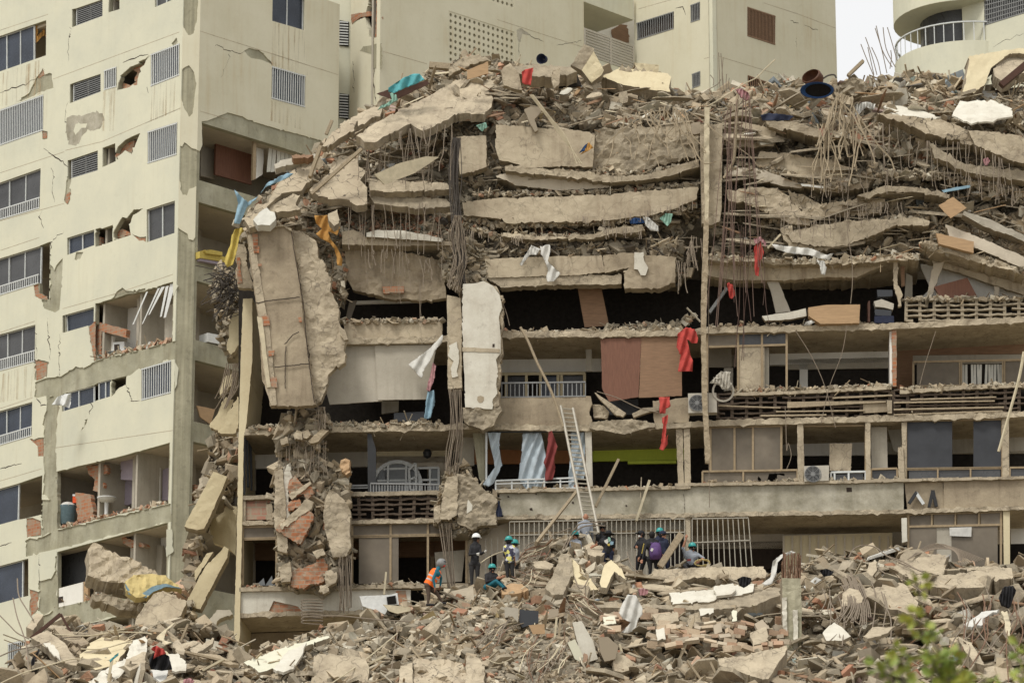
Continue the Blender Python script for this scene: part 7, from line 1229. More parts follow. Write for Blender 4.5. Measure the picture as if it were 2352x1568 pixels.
for lb, mt_, s, kw in (
 ('large red cloth draped over the ledge by the plywood sheets', 'redcloth', 'H 1450,870 1500,830 1560,842 1582,905 1575,935 1540,935 1520,915 1505,910 1520,950 1530,1010 1548,1050 1545,1118 1450,1118 1468,1010 1440,960 1445,920', dict(w=-.45, amp=.25, fx=.35)),
 ('red cloth crumpled on the broken parapet beside the air conditioner', 'redcloth', 'H 1325,1288 1395,1285 1402,1345 1372,1362 1368,1392 1330,1392 1330,1340', dict(w=-.4, amp=.2, fx=.4)),
 ('narrow red cloth trailing down into the green bay', 'redcloth', 'H 1345,1420 1385,1400 1375,1470 1370,1560 I 1285,60 1282,120 1255,160 1232,150 1245,90 1255,0', dict(w=-.45, amp=.2, fx=.5)),
 ('red cloth knotted on the pink cables above the black opening', 'redcloth', 'K 150,388 165,380 190,400 200,440 205,465 185,490 165,480 155,430', dict(w=-.9, amp=.2, fx=.6)),
 ('red cloth with pink top hanging from the upper right layers', 'redcloth', 'K 340,120 375,110 392,190 365,250 358,340 335,335 330,240 325,180', dict(w=-.7, amp=.2, fx=.5)), ('pink rag topping the red cloth in the upper right layers', 'pinkcloth', 'K 325,95 370,82 408,120 400,150 370,110 345,130 330,125', dict(w=-.75, amp=.15)),
 ('red cloth hanging at the mouth of the dark cave on the crest', 'redcloth', 'G 638,470 660,455 715,443 705,500 698,558 640,545', dict(Y=121.6, amp=.2, fx=.4)),
 ('left pale blue curtain blown out over the parapet', 'curtain', 'I 193,50 272,52 262,100 262,150 278,240 255,300 225,360 195,378 160,362 200,310 235,260 225,200 208,130', dict(w=-.05, amp=.3, fx=.28)),
 ('wide pale blue curtain in the middle of the curtain bay', 'curtain', 'I 405,50 515,50 530,110 545,200 540,395 420,392 375,330 392,230 400,120', dict(w=.12, amp=.3, fx=.3)),
 ('narrow pale blue curtain behind the ladder', 'curtain', 'I 692,45 780,40 782,200 775,330 740,325 715,395 675,390 688,250 700,120', dict(w=.12, amp=.3, fx=.3)),
 ('maroon cloth hanging between the pale blue curtains', 'maroon', 'I 562,45 580,38 600,90 615,135 595,200 600,280 585,335 538,342 545,270 530,230 545,180', dict(w=-.15, amp=.25, fx=.35)),
 ('pale blue sheet draped over the left shoulder of the collapse', 'matblue', 'D 235,1305 255,1320 330,1392 400,1350 460,1262 600,1190 645,1198 600,1225 450,1290 385,1370 320,1430 275,1540 232,1535 262,1400', dict(Y=121.0, amp=.3, fx=.25)),
 ('yellow curtain caught at the top left corner of the huge wall slab', 'yellowcloth', 'E 70,190 120,180 132,205 100,240 85,330 60,420 20,440 0,400 40,300 50,230', dict(Y=121.5, amp=.3, fx=.4)),
 ('orange yellow cloth hanging beside the huge wall slab', 'orangecloth', 'E 590,100 680,100 700,130 760,180 740,230 680,210 700,260 740,310 775,390 770,430 740,425 725,320 690,280 630,250 600,220 640,190 600,150', dict(w=-.7, amp=.3, fx=.3)),
 ('dusty white sheet hanging over the third fallen parapet', 'whitecloth', 'H 550,300 610,290 615,340 600,400 640,440 685,480 640,530 600,535 590,510 600,450 580,400 552,350', dict(w=-.45, amp=.25, fx=.35)), ('dusty white rag beside the hanging white sheet', 'whitecloth', 'H 490,295 550,320 530,355 480,360 430,430 415,420 450,360', dict(w=-.4, amp=.2)),
 ('blue bag in the clothes on the thin bent slab', 'bluecloth', 'H 1130,130 1170,115 1220,125 1235,150 1180,155 1140,155', dict(w=-.5, amp=.2)), ('pale bag in the clothes on the thin bent slab', 'whitecloth', 'H 1222,110 1260,115 1320,170 1325,205 1270,200 1240,165', dict(w=-.5, amp=.2)), ('mint green bag in the clothes on the thin bent slab', 'greencloth', 'H 1330,120 1370,85 1415,90 1400,150 1380,172 1350,140', dict(w=-.5, amp=.2)),
 ('cyan sheet bundled over the brown board on the left crest', 'tealcloth', 'D 1295,605 1340,575 1400,535 1470,508 1510,508 1545,550 1480,580 1400,610 1340,640 1296,632', dict(Y=122.0, amp=.35, fx=.25)), ('patterned cloth trailing below the cyan sheet', 'greencloth', 'D 1305,640 1350,650 1362,690 1290,730 1220,760 1240,730 1300,700 1320,680', dict(Y=121.8, amp=.2)),
 ('grey tarpaulin hanging torn beside the cracked cream column', 'whitecloth', 'E 1205,1072 1330,980 1430,880 1425,930 1380,980 1340,1060 1300,1120 1290,1165', dict(w=-.4, amp=.25, fx=.2)), ('pink rag hanging below the torn tarpaulin', 'pinkcloth', 'E 1365,1060 1385,1080 1370,1180 1345,1250 1322,1240 1345,1150', dict(w=-.35, amp=.2)), ('long blue patterned rag in the left centre bay', 'matblue', 'E 1330,1250 1372,1240 1380,1320 1350,1420 1310,1430 1318,1320', dict(w=-.3, amp=.25, fx=.5)),
 ('white sheet wrapped like a bandage along the upper right layers', 'whitecloth', 'K 440,130 500,138 600,150 700,160 800,200 845,190 820,235 760,225 700,205 560,190 470,165', dict(w=-.8, amp=.35, fx=.2)), ('end of the bandage like sheet hanging over the beam', 'whitecloth', 'K 735,235 785,240 800,290 790,335 765,325 760,280', dict(w=-.8, amp=.2)),
 ('white bag caught in the window of the tower', 'whiteplastic', 'B 355,1215 395,1160 445,1140 490,1140 488,1200 478,1240 430,1220', dict(Y=145.0, amp=.5, fx=.3)),
 ('torn tan curtain hanging out of the top left tower window', 'orangecloth', 'A 228,155 250,165 262,190 255,250 300,200 315,215 320,250 385,285 375,305 330,285 305,240 240,300 225,295 240,270 238,200', dict(Y=148.6, amp=.25)),
 ('dusty tarpaulin hanging on the front of the heap below the black clad group', 'whitecloth', 'I 1040,1030 1090,1035 1125,1100 1130,1150 1100,1190 1090,1240 1040,1265 1000,1260 1060,1200 1010,1180 985,1140 1010,1080', dict(Y=112.2, amp=.22, fx=.3)), ('pink rag above the dusty tarpaulin', 'pinkcloth', 'I 1105,1000 1130,990 1165,1000 1160,1030 1110,1035', dict(Y=112.4, amp=.2)),
 ('pale roll of sheet hanging off the broken column', 'whitecloth', 'M 450,770 500,730 570,702 600,715 520,740 480,780 470,860 440,920 400,930 380,915 430,880', dict(Y=112.9, amp=.35, fx=.2)), ('black plastic bag on the tiled strip', 'blackcloth', 'M 215,890 260,870 310,880 305,915 260,945 230,930', dict(Y=112.0, amp=.3)), ('black bag left of the stacked floor layers', 'blackcloth', 'M 755,830 800,820 850,840 830,865 780,870', dict(Y=113.5, amp=.3)),
 ('black jacket in the lower right heap', 'blackcloth', 'M 1925,1010 1960,940 2020,930 2040,960 2010,1050 1990,1080 1940,1060', dict(Y=111.5, amp=.3)), ('cyan strap on the pale pole', 'tealcloth', 'C 755,1410 790,1375 820,1355 818,1375 785,1400 762,1425', dict(Y=106.4, amp=.1)), ('red and black clothes heaped at lower left', 'blackcloth', 'C 1030,1400 1060,1360 1120,1350 1170,1380 1190,1470 1120,1480 1040,1470', dict(Y=107.0, amp=.5, fx=.3)), ('red shirt on top of the clothes heap at lower left', 'redcloth', 'C 1045,1330 1080,1305 1130,1330 1150,1360 1120,1370 1080,1385 1060,1400 1070,1350', dict(Y=106.8, amp=.4, fx=.4)),
 ('black rag hanging at the far lower left', 'blackcloth', 'C 268,1330 275,1350 250,1390 235,1440 215,1450 218,1400 245,1370', dict(Y=108.5, amp=.2)), ('magenta scrap at the bottom left', 'pinkcloth', 'C 1270,1540 1310,1530 1350,1550 1320,1575 1265,1575', dict(Y=106.0, amp=.2)), ('navy cloth hanging behind the column stump', 'navy', 'I 240,560 255,460 275,510 285,560', dict(w=-.9, amp=.2)), ('pink cloth heaped on the thick pale pipe', 'pinkcloth', 'J 205,585 240,578 290,605 302,640 280,660 240,640', dict(w=-.6, amp=.4)),
 ('white and blue cloth lump in the upper right rubble', 'whitecloth', 'J 960,740 1000,680 1060,665 1120,680 1110,720 1060,700 1000,760', dict(Y=121.0, amp=.4)), ('dark blue mattress sagging over the slab end', 'navy', 'J 368,755 420,738 530,748 590,760 560,785 440,790 380,785', dict(w=-.3, amp=.3, fx=.1)), ('bright pink scrap on the right layers', 'pinkcloth', 'J 1825,1040 1855,1028 1870,1050 1850,1085 1830,1075', dict(w=-.8, amp=.2)),
 ('green scrap behind the roof slab edge', 'greencloth', 'G 340,820 400,800 415,830 380,860', dict(w=.0, amp=.2)), ('yellow and orange umbrella cloth on the slanting cables', 'orangecloth', 'G 1040,990 1075,930 1105,965 1065,990 1020,1010', dict(w=-.6, amp=.2)), ('blue tip of the umbrella cloth on the slanting cables', 'bluecloth', 'G 1012,1000 1055,945 1070,935 1050,985', dict(w=-.62, amp=.1)), ('blue cloth on the ledge of the right black opening', 'whitecloth', 'K 650,665 665,640 700,625 725,640 690,660', dict(w=-.4, amp=.2))):
    cloth(lb, mt_, s, **kw)
# foliage scrap and boards
def board(lb, mat, s, w=-.4, th=.04, name='board', cat='board', Y=None, gy=0, gx=0, jag=.5):
    c = arr(T(s)).mean(0); Y = Y-1.1 if Y and Y < 114 else Y; return tilt(lb, mat, s, Y or float(Mdepth(c[None], w)[0]), gx, gy, th, name, cat, jag=jag, bulge=.0)
board('pale plywood sheet hanging in the bars on the left shoulder', 'palewood', 'D 1200,1200 1380,1120 1560,1075 1645,1082 1480,1190 1270,1270', Y=120.6, gx=.01); board('tan square board standing in the right hand layers', 'ply', 'V 1828,890 1918,838 2002,905 1902,970', w=-.9); board('orange drawer front in the right hand layers', 'ply', 'V 1815,1060 2045,1112 2042,1182 1830,1125', w=-.8, th=.2); board('pale blue strip in the right hand layers', 'matblue', 'V 1848,797 2020,765 2028,780 1862,812', w=-.8)
board('white strip poking out in the middle right layers', 'whitecloth', 'V 985,758 1130,775 1130,787 992,772', w=-.5); board('tan wooden cabinet board standing on the right ledge', 'ply', 'K 682,545 800,528 1020,525 1015,648 760,652 685,600', w=-.35, th=.35, name='cabinet', cat='cabinet'); board('long white beam lying on the right ledge beside the cabinet', 'whiteslab', 'K 380,600 560,575 665,550 670,600 560,622 400,632', w=-.2, th=.2); board('grey leaning panel in the right black opening', 'greywall', 'K 405,360 455,310 510,430 565,570 470,582 440,450', w=.3, th=.06, name='panel', cat='panel')
board('orange board on the crest left of the pale wall piece', 'ply', 'G 280,460 420,402 420,480 282,520', Y=122.6); board('dark brown board under the cyan sheet', 'leather', 'D 1215,645 1300,615 1560,555 1580,575 1400,660 1340,690', Y=122.3); board('brick wall fragment slanting at the top of the crushed layers', 'brick', 'G 655,715 700,695 775,705 760,735 722,780 745,850 725,862 690,800', w=-.3, th=.2, name='brickwork_piece', cat='brickwork')
board('small tan brick box hanging left of the double post', 'brickpale', 'V 315,388 368,380 368,450 318,455', w=-.2, th=.2, name='brickwork_piece', cat='brickwork'); board('cardboard square at the centre of the front heap', 'ply', 'I 440,1215 535,1208 540,1268 465,1270', Y=111); board('brown square tile on the front heap', 'brickpale', 'I 560,1120 618,1115 618,1160 565,1175', Y=112); board('grey plastic lid below the ladder mound', 'greywall', 'I 295,1105 380,1115 375,1200 340,1160 295,1170', Y=112.0); board('black panel beside the grey plastic lid', 'tvblack', 'I 385,1120 500,1130 500,1200 400,1230 380,1180', Y=112.1, th=.2)
board('red brick slab lying at the centre of the front heap', 'brick', 'I 860,1290 920,1285 985,1340 965,1420 900,1435 870,1370', Y=109.2, th=.3, name='brickwork_piece', cat='brickwork'); board('white broken beam with bars running out below it', 'whiteslab', 'I 705,1200 760,1190 830,1310 860,1420 770,1450 740,1340', Y=109.3, th=.5, name='broken_beam', cat='concrete beam'); board('pale side slab left of the white broken beam', 'creamlight', 'I 675,1320 720,1300 770,1400 770,1450 720,1420', Y=109.2, th=.3)
bundle('bars running down out of the white broken beam', 'bars below the white broken beam', 'rebar', 'I 770,1350 860,1340', 'I 800,1568 900,1568', 8, 0, .02, None, 3, seed=51, Y=108.6)
bundle('bars on the thick beam at the lower right', 'bars on the grooved beam', 'rebar', 'M 1690,1290 1760,1330', 'M 1840,1568 1880,1568', 8, 0, .018, None, 4, seed=52, Y=108.8)
# refrigerator, cupboards, units
fr_ = thing('refrigerator', 'battered white refrigerator lying on its back beside the orange vest worker', 'refrigerator', at(*T('F 940,1150')[0], 112.8))
def prt(nm, m, s, Y, th, par, jag=.3, gy=0): return under(tilt('x', m, s, Y, 0, gy, th, nm, jag=jag, bulge=.02), par)
prt('body', 'whiteplastic', 'F 820,1040 1000,1032 1050,1020 1060,1090 1000,1100 975,1150 900,1120 840,1100', 112.8, .5, fr_); prt('inside_shade', 'dark', 'F 985,1045 1040,1035 1045,1085 990,1090', 112.75, .03, fr_); prt('door', 'palewood', 'F 962,1090 1130,1105 1130,1130 1050,1145 1000,1130', 112.5, .06, fr_)  # near-black plate paints the shade of the open compartment
def acunit(lb, s, w, fan, fr):
    q = M.UZ(T(s), w); a = thing('air_conditioner', lb, 'air conditioner', M.pt(*q[3], w)); mb = MB(); mb.panel(M, q, w=w, t=.35, uz=True); mb.build('casing', 'acgrey', a)
    c = M.uz(*T(fan)[0], w); mb = MB(); R3 = Matrix.Rotation(math.pi/2, 3, 'X'); p = M.pt(*c, w-.01)
    mb.lathe([(fr, 0), (fr, .03), (fr-.02, .03), (fr-.02, 0)], p, R3, 24); mb.build('fan_ring', 'greymetal', a); mb = MB(); mb.lathe([(.001, .005), (fr-.02, .005)], p, R3, 24); mb.build('fan_opening', 'blackmetal', a)
    mb = MB()
    for k in range(5): mb.lathe([(fr*(k+1)/6-.006, .02), (fr*(k+1)/6+.006, .02), (fr*(k+1)/6+.006, .03), (fr*(k+1)/6-.006, .03)], p, R3, 20)
    mb.lathe([(.001, .035), (.07, .035), (.07, .01)], p, R3, 14)
    for k in range(8): t = k*math.pi/4; mb.beam(p+Vector((0, -.025, 0)), p+Vector((math.cos(t)*fr, -.025, math.sin(t)*fr)), .012)
    mb.build('fan_grille', 'greymetal', a)
acunit('dusty air conditioner unit beside the lower red cloth', 'H 1515,1262 1700,1258 1705,1385 1518,1390', -.6, 'H 1575,1325', .27); acunit('white air conditioner unit standing on the mossy parapet', 'M 652,150 818,145 815,245 655,252', -.2, 'M 712,203', .27)
hn = thing('torn_air_conditioner', 'gutted air conditioner shell hanging in front of the right storey', 'air conditioner', wp(*T('K 120,1150')[0], -.6))
mb = MB(); ctr = wp(*T('K 125,1090')[0], -.6); mb.lathe([(.30, -.06), (.36, -.06), (.36, .06), (.30, .06), (.30, -.06)], ctr, Matrix.Rotation(math.pi/2+.2, 3, 'X'), 20); mb.build('fan_ring', 'acgrey', hn)
for s in ('K 35,1040 110,960 175,965 170,1010 180,1050 150,1085 90,1050', 'K 60,1000 120,1010 150,1075 120,1080'): under(cloth('x', 'acgrey', s, w=-.75, amp=.25, name='torn_casing'), hn)
b = thing('blue_tub', 'dark blue plastic tub lying tipped on the crest in front of the rusty pot', 'tub', at(*T('J 725,620')[0], 121.8)); p = at(*T('J 740,600')[0], 121.8); mb = MB()
mb.lathe([(.02, .3), (.3, .3), (.43, 0), (.46, 0), (.46, -.04), (.4, -.01), (.27, .26), (.02, .26)], p+Vector((0, 0, .05)), Matrix.Scale(.62, 3, Vector((0, 0, 1))) @ Matrix.Scale(1.25, 3, Vector((1, 0, 0))) @ Matrix.Rotation(math.radians(-62), 3, 'X') @ Matrix.Rotation(.3, 3, 'Y') @ Matrix.Scale(.9, 3, Vector((0, 1, 0))), 24); mb.build('tub_shell', 'bluecloth', b, smooth=True); mb = MB(); mb.lathe([(.01, .12), (.36, .1)], p+Vector((0, -.01, .05)), Matrix.Scale(.62, 3, Vector((0, 0, 1))) @ Matrix.Scale(1.25, 3, Vector((1, 0, 0))) @ Matrix.Rotation(math.radians(-62), 3, 'X') @ Matrix.Rotation(.3, 3, 'Y'), 20); mb.build('tub_shade', 'dark', b)  # dark disc added to paint shade inside the tub
b = thing('rusty_pot', 'big rusty brown pot lying above the blue tub on the crest', 'pot', at(*T('J 700,540')[0], 122.8)); p = at(*T('J 700,500')[0], 122.8); mb = MB(); mb.lathe([(.02, .45), (.22, .43), (.33, .25), (.36, 0), (.32, -.07), (.32, 0), (.28, .24), (.02, .38)], p, Matrix.Scale(.8, 3, Vector((0, 0, 1))) @ Matrix.Rotation(math.radians(-115), 3, 'X') @ Matrix.Rotation(.6, 3, 'Y'), 22); mb.build('pot_shell', 'rustpot', b, smooth=True)
b = thing('bucket', 'dark teal bucket lying on the crest left of the tilted pillar', 'bucket', at(*T('G 760,400')[0], 124)); p = at(*T('G 765,385')[0], 124); mb = MB(); mb.lathe([(.01, .28), (.13, .28), (.18, 0), (.165, 0), (.12, .25), (.01, .25)], p, Matrix.Rotation(math.radians(-75), 3, 'X') @ Matrix.Rotation(.4, 3, 'Y'), 18); mb.build('bucket_shell', 'navy', b, smooth=True)
for i, (s, m_) in enumerate((('K 1130,430 1230,430 1232,470 1135,475', 'tvblack'), ('K 1110,505 1160,490 1240,520 1235,560 1180,545 1120,540', 'acgrey'), ('K 1115,555 1225,565 1222,600 1118,595', 'tvblack'), ('K 1115,600 1240,600 1242,645 1115,645', 'navy'), ('K 1072,505 1085,500 1085,640 1072,638', 'leather'))):
    board(['black television topping the stack by the broken pier', 'crumpled grey case in the stack by the broken pier', 'dark box under the grey case by the broken pier', 'lowest dark box of the stack by the broken pier', 'brown upright board left of the dark stack'][i], m_, s, w=-.1, th=.3, name=['television', 'case', 'box', 'box', 'board'][i], cat=['television', 'case', 'box', 'box', 'board'][i])
m_ = thing('mattress', 'yellow foam mattress and pillow hanging out of the third open tower floor', 'mattress', R.pt(*R.uz(*T('B 1450,240')[0], -.1), -.1)); part(R, 'B 1375,160 1410,150 1560,205 1560,235 1375,205', -.2, .8, 'yellowcloth', 'foam_pad', m_); part(R, 'B 1375,200 1560,240 1560,262 1380,225', -.15, .8, 'lilac', 'mattress_base', m_); part(R, 'B 1410,155 1450,148 1530,165 1530,188 1420,175', -.3, .4, 'yellowcloth', 'pillow', m_)
thingprism('striped_case', 'blue, red and white striped box on the tower floor beside the wire knot', 'box', R, 'B 1430,720 1570,745 1565,810 1430,780', .0, .5, 'whiteplastic', jag=.4); thingprism('wooden_board', 'orange board leaning in the lower torn tower room', 'board', R, 'B 1355,1220 1480,1245 1450,1350 1380,1300', .1, .05, 'ply', jag=.4)
for s_ in ('C 1345,195 1400,205 1395,300 1345,300',): thingprism('brickwork_piece', 'small orange brick stub inside the tower by the leaning column', 'brickwork', R, s_, .3, .2, 'brick', jag=1)
b = thing('black_lamps', 'two broken black lamp arms on the dark parapet at right', 'lamps', wp(*T('M 1500,420')[0], -.1))
for s_, m2 in (('M 1340,395 1390,320', 'blackmetal'), ('M 1385,325 1435,400', 'whitemetal'), ('M 1470,420 1495,310', 'blackmetal'), ('M 1495,310 1518,415', 'blackmetal')): (a_, b_) = T(s_); mb = MB(); mb.beam(wp(*a_, -.1), wp(*b_, -.1), .1, .1); mb.build('lamp_arm', m2, b)
# ladder
ld = thing('ladder', 'long aluminium extension ladder leaning from the mound to the curtain storey', 'ladder', at(1361, 1224, 118.4))
def lad(px, py): return at(px, py, 121.7-(py-932)/(1224-932)*3.2)
mb = MB(); Lp = [(1288, 932), (1333, 1157), (1347, 1224)]; Rp = [(1316, 937), (1361, 1157), (1375, 1224)]
for P_, nm in ((Lp, 0), (Rp, 0)):
    mb = MB(); mb.tube([lad(*q) for q in P_], .045, 6); mb.build('rail', 'alum', ld)
for k in range(29):
    t = (k+.6)/29; y = 932+t*292; a = lad(np.interp(y, [p[1] for p in Lp], [p[0] for p in Lp]), y); b_ = lad(np.interp(y+2, [p[1] for p in Rp], [p[0] for p in Rp]), y+2)
    mb = MB(); mb.tube([a, b_], .024, 5); mb.build('rung', 'alum', ld)
# large pieces spread through the heaps
def outl(r, n, a, b): return [(a*math.cos(t)*r.uniform(.75, 1.1), b*math.sin(t)*r.uniform(.75, 1.1)) for t in [2*math.pi*(k+r.uniform(-.3, .3))/n for k in range(n)]]
def protoset(name, mats, a, b, th, n, seed):
    r = random.Random(seed); out = []
    for k, m in enumerate(mats):
        mb = MB(); o = outl(r, n+k % 3, a, b); N = len(o)
        vs = [(x, y, -th/2+r.uniform(-.1, .1)*th) for x, y in o]+[(x*r.uniform(.86, 1), y*r.uniform(.86, 1), th/2+r.uniform(-.12, .12)*th) for x, y in o]+[(0, 0, th*.55), (0, 0, -th*.55)]
        mb.add(vs, [(N+i, N+(i+1) % N, 2*N) for i in range(N)]+[((i+1) % N, i, 2*N+1) for i in range(N)]); mb.add(vs, [(i, (i+1) % N, N+(i+1) % N, N+i) for i in range(N)], 1)
        out.append(mb.build(name, [m, 'brokenconc' if 'conc' in m or 'slab' in m else m]))
    return out
SL = protoset('concrete_chunk', ['slabconc', 'dirtyconc', 'mossconc', 'whiteslab', 'slabconc', 'brokenconc', 'paintconc', 'slabconc'], 1, .75, .22, 7, 3); TH = protoset('concrete_strip', ['slabconc', 'dirtyconc', 'paintconc', 'brokenconc', 'slabconc'], 1.6, .5, .09, 9, 4); WD = protoset('wood_scrap', ['timber', 'palewood', 'plydark', 'timber', 'ply'], 1.5, .16, .05, 6, 5)
used_ = set()
def chunks(label, group, s, n, sz, yf, seed, P_=None, tl=(.5, .5, 3.14), cat='concrete chunk'):
    P_ = P_ or SL; r = random.Random(seed); poly = T(s); A_ = arr(poly); x0, y0 = A_.min(0); x1, y1 = A_.max(0); c = 0
    while c < n:
        q = (r.uniform(x0, x1), r.uniform(y0, y1))
        if not pip(q, poly): continue
        o = r.choice(P_); new = o.name in used_; used_.add(o.name)
        if new: o = o.copy(); S.collection.objects.link(o)
        o.location = at(q[0], q[1], yf(q)); o.rotation_euler = (r.gauss(.35, tl[0]), r.gauss(0, tl[1]), r.uniform(-tl[2], tl[2])); k = sz[0]+(sz[1]-sz[0])*r.random()**2; o.scale = (k*r.uniform(.8, 1.3), k, k*r.uniform(.7, 1.3)); tag(o, label, cat, group); c += 1
cr = lambda q: float(Mdepth(np.array([q]), 2.6-(q[1]-160)/130*2.2)[0])-.1
CR = 'O 880,250 1000,165 1130,150 1400,190 1620,240 1900,215 2200,215 2352,220 2352,290 1900,290 1620,290 1150,280'
RL = 'O 1650,290 2352,330 2352,600 1650,590'; LS = 'O 580,540 640,460 760,370 880,250 950,260 1000,320 900,480 760,500'; MD = 'O 780,300 1000,300 1040,520 1100,560 1150,600 1600,590 1600,290 1150,290 1040,500 900,480'
fy = lambda q: FYs(*q)-.55; md = lambda d: (lambda q: float(Mdepth(np.array([q]), d)[0]))
chunks('larger concrete chunk lying in the front heap', 'larger chunks in the front heap', FORE, 190, (.2, .75), fy, 5); chunks('larger concrete chunk on the crest of the collapse', 'larger chunks on the crest', CR, 80, (.18, .5), cr, 6)
chunks('larger concrete chunk on the left shoulder of the collapse', 'larger chunks on the left shoulder', LS, 45, (.2, .5), md(.8), 7); chunks('larger concrete chunk wedged in the right hand layers', 'larger chunks in the right hand layers', RL, 60, (.12, .38), md(.3), 8)
fl_ = (.12, .14, .25)
chunks('thin slab strip squeezed between the right hand layers', 'thin slab strips in the right hand layers', RL, 75, (.25, .75), md(.25), 9, TH, fl_, 'concrete strip'); chunks('thin slab strip squeezed into the middle layers', 'thin slab strips in the middle layers', MD, 62, (.2, .7), md(.55), 10, TH, fl_, 'concrete strip')
chunks('thin slab strip lying on the crest', 'thin slab strips on the crest', CR, 45, (.2, .6), cr, 11, TH, (.2, .2, .6), 'concrete strip'); chunks('thin slab strip on the left shoulder', 'thin slab strips on the left shoulder', LS, 36, (.2, .6), md(.6), 12, TH, (.2, .3, .4), 'concrete strip')
chunks('thin slab strip lying flat in the front heap', 'thin slab strips in the front heap', FORE, 78, (.3, .9), fy, 13, TH, (.2, .2, .7), 'concrete strip')
chunks('splintered board lying in the front heap', 'splintered boards in the front heap', FORE, 150, (.25, .7), lambda q: FYs(*q)-.75, 14, WD, (.3, .4, 1.5), 'board'); chunks('splintered board lying on the crest', 'splintered boards on the crest', CR, 90, (.2, .5), cr, 15, WD, (.3, .4, 1.5), 'board'); chunks('splintered board in the right hand layers', 'splintered boards in the right hand layers', RL, 60, (.15, .45), md(.1), 16, WD, (.3, .3, .6), 'board'); chunks('splintered board in the middle layers', 'splintered boards in the middle layers', MD, 50, (.15, .4), md(.35), 17, WD, (.3, .3, .6), 'board')
# ============================================================ PEOPLE
def capsule(mb, a, b, ra, rb, n=10):
    a = Vector(a); b = Vector(b); d = b-a; L0 = max(d.length, 1e-4); z = d/L0; x = z.orthogonal().normalized(); y = z.cross(x); rings = []
    for t in (-90, -60, -30, 0): rings.append((a+z*ra*math.sin(math.radians(t)), max(ra*math.cos(math.radians(t)), 1e-4)))
    for t in (0, 30, 60, 90): rings.append((b+z*rb*math.sin(math.radians(t)), max(rb*math.cos(math.radians(t)), 1e-4)))
    vs = []
    for c, r in rings: vs += [c+(x*math.cos(2*math.pi*k/n)+y*math.sin(2*math.pi*k/n))*r for k in range(n)]
    m = len(rings); mb.add(vs, [(i*n+k, i*n+(k+1) % n, (i+1)*n+(k+1) % n, (i+1)*n+k) for i in range(m-1) for k in range(n)]+[tuple(range(n))[::-1], tuple(range((m-1)*n, m*n))])
def ellipsoid(mb, c, r, n=12, R_=None):
    prof = [(math.cos(t), math.sin(t)) for t in np.linspace(-math.pi/2, math.pi/2, 9)]; vs = []
    for a, z in prof:
        for k in range(n):
            p = Vector((max(a, .001)*math.cos(2*math.pi*k/n)*r[0], max(a, .001)*math.sin(2*math.pi*k/n)*r[1], z*r[2])); vs.append((R_ @ p if R_ else p)+Vector(c))
    m = len(prof); mb.add(vs, [(i*n+k, i*n+(k+1) % n, (i+1)*n+(k+1) % n, (i+1)*n+k) for i in range(m-1) for k in range(n)]+[tuple(range(n))[::-1], tuple(range((m-1)*n, m*n))])
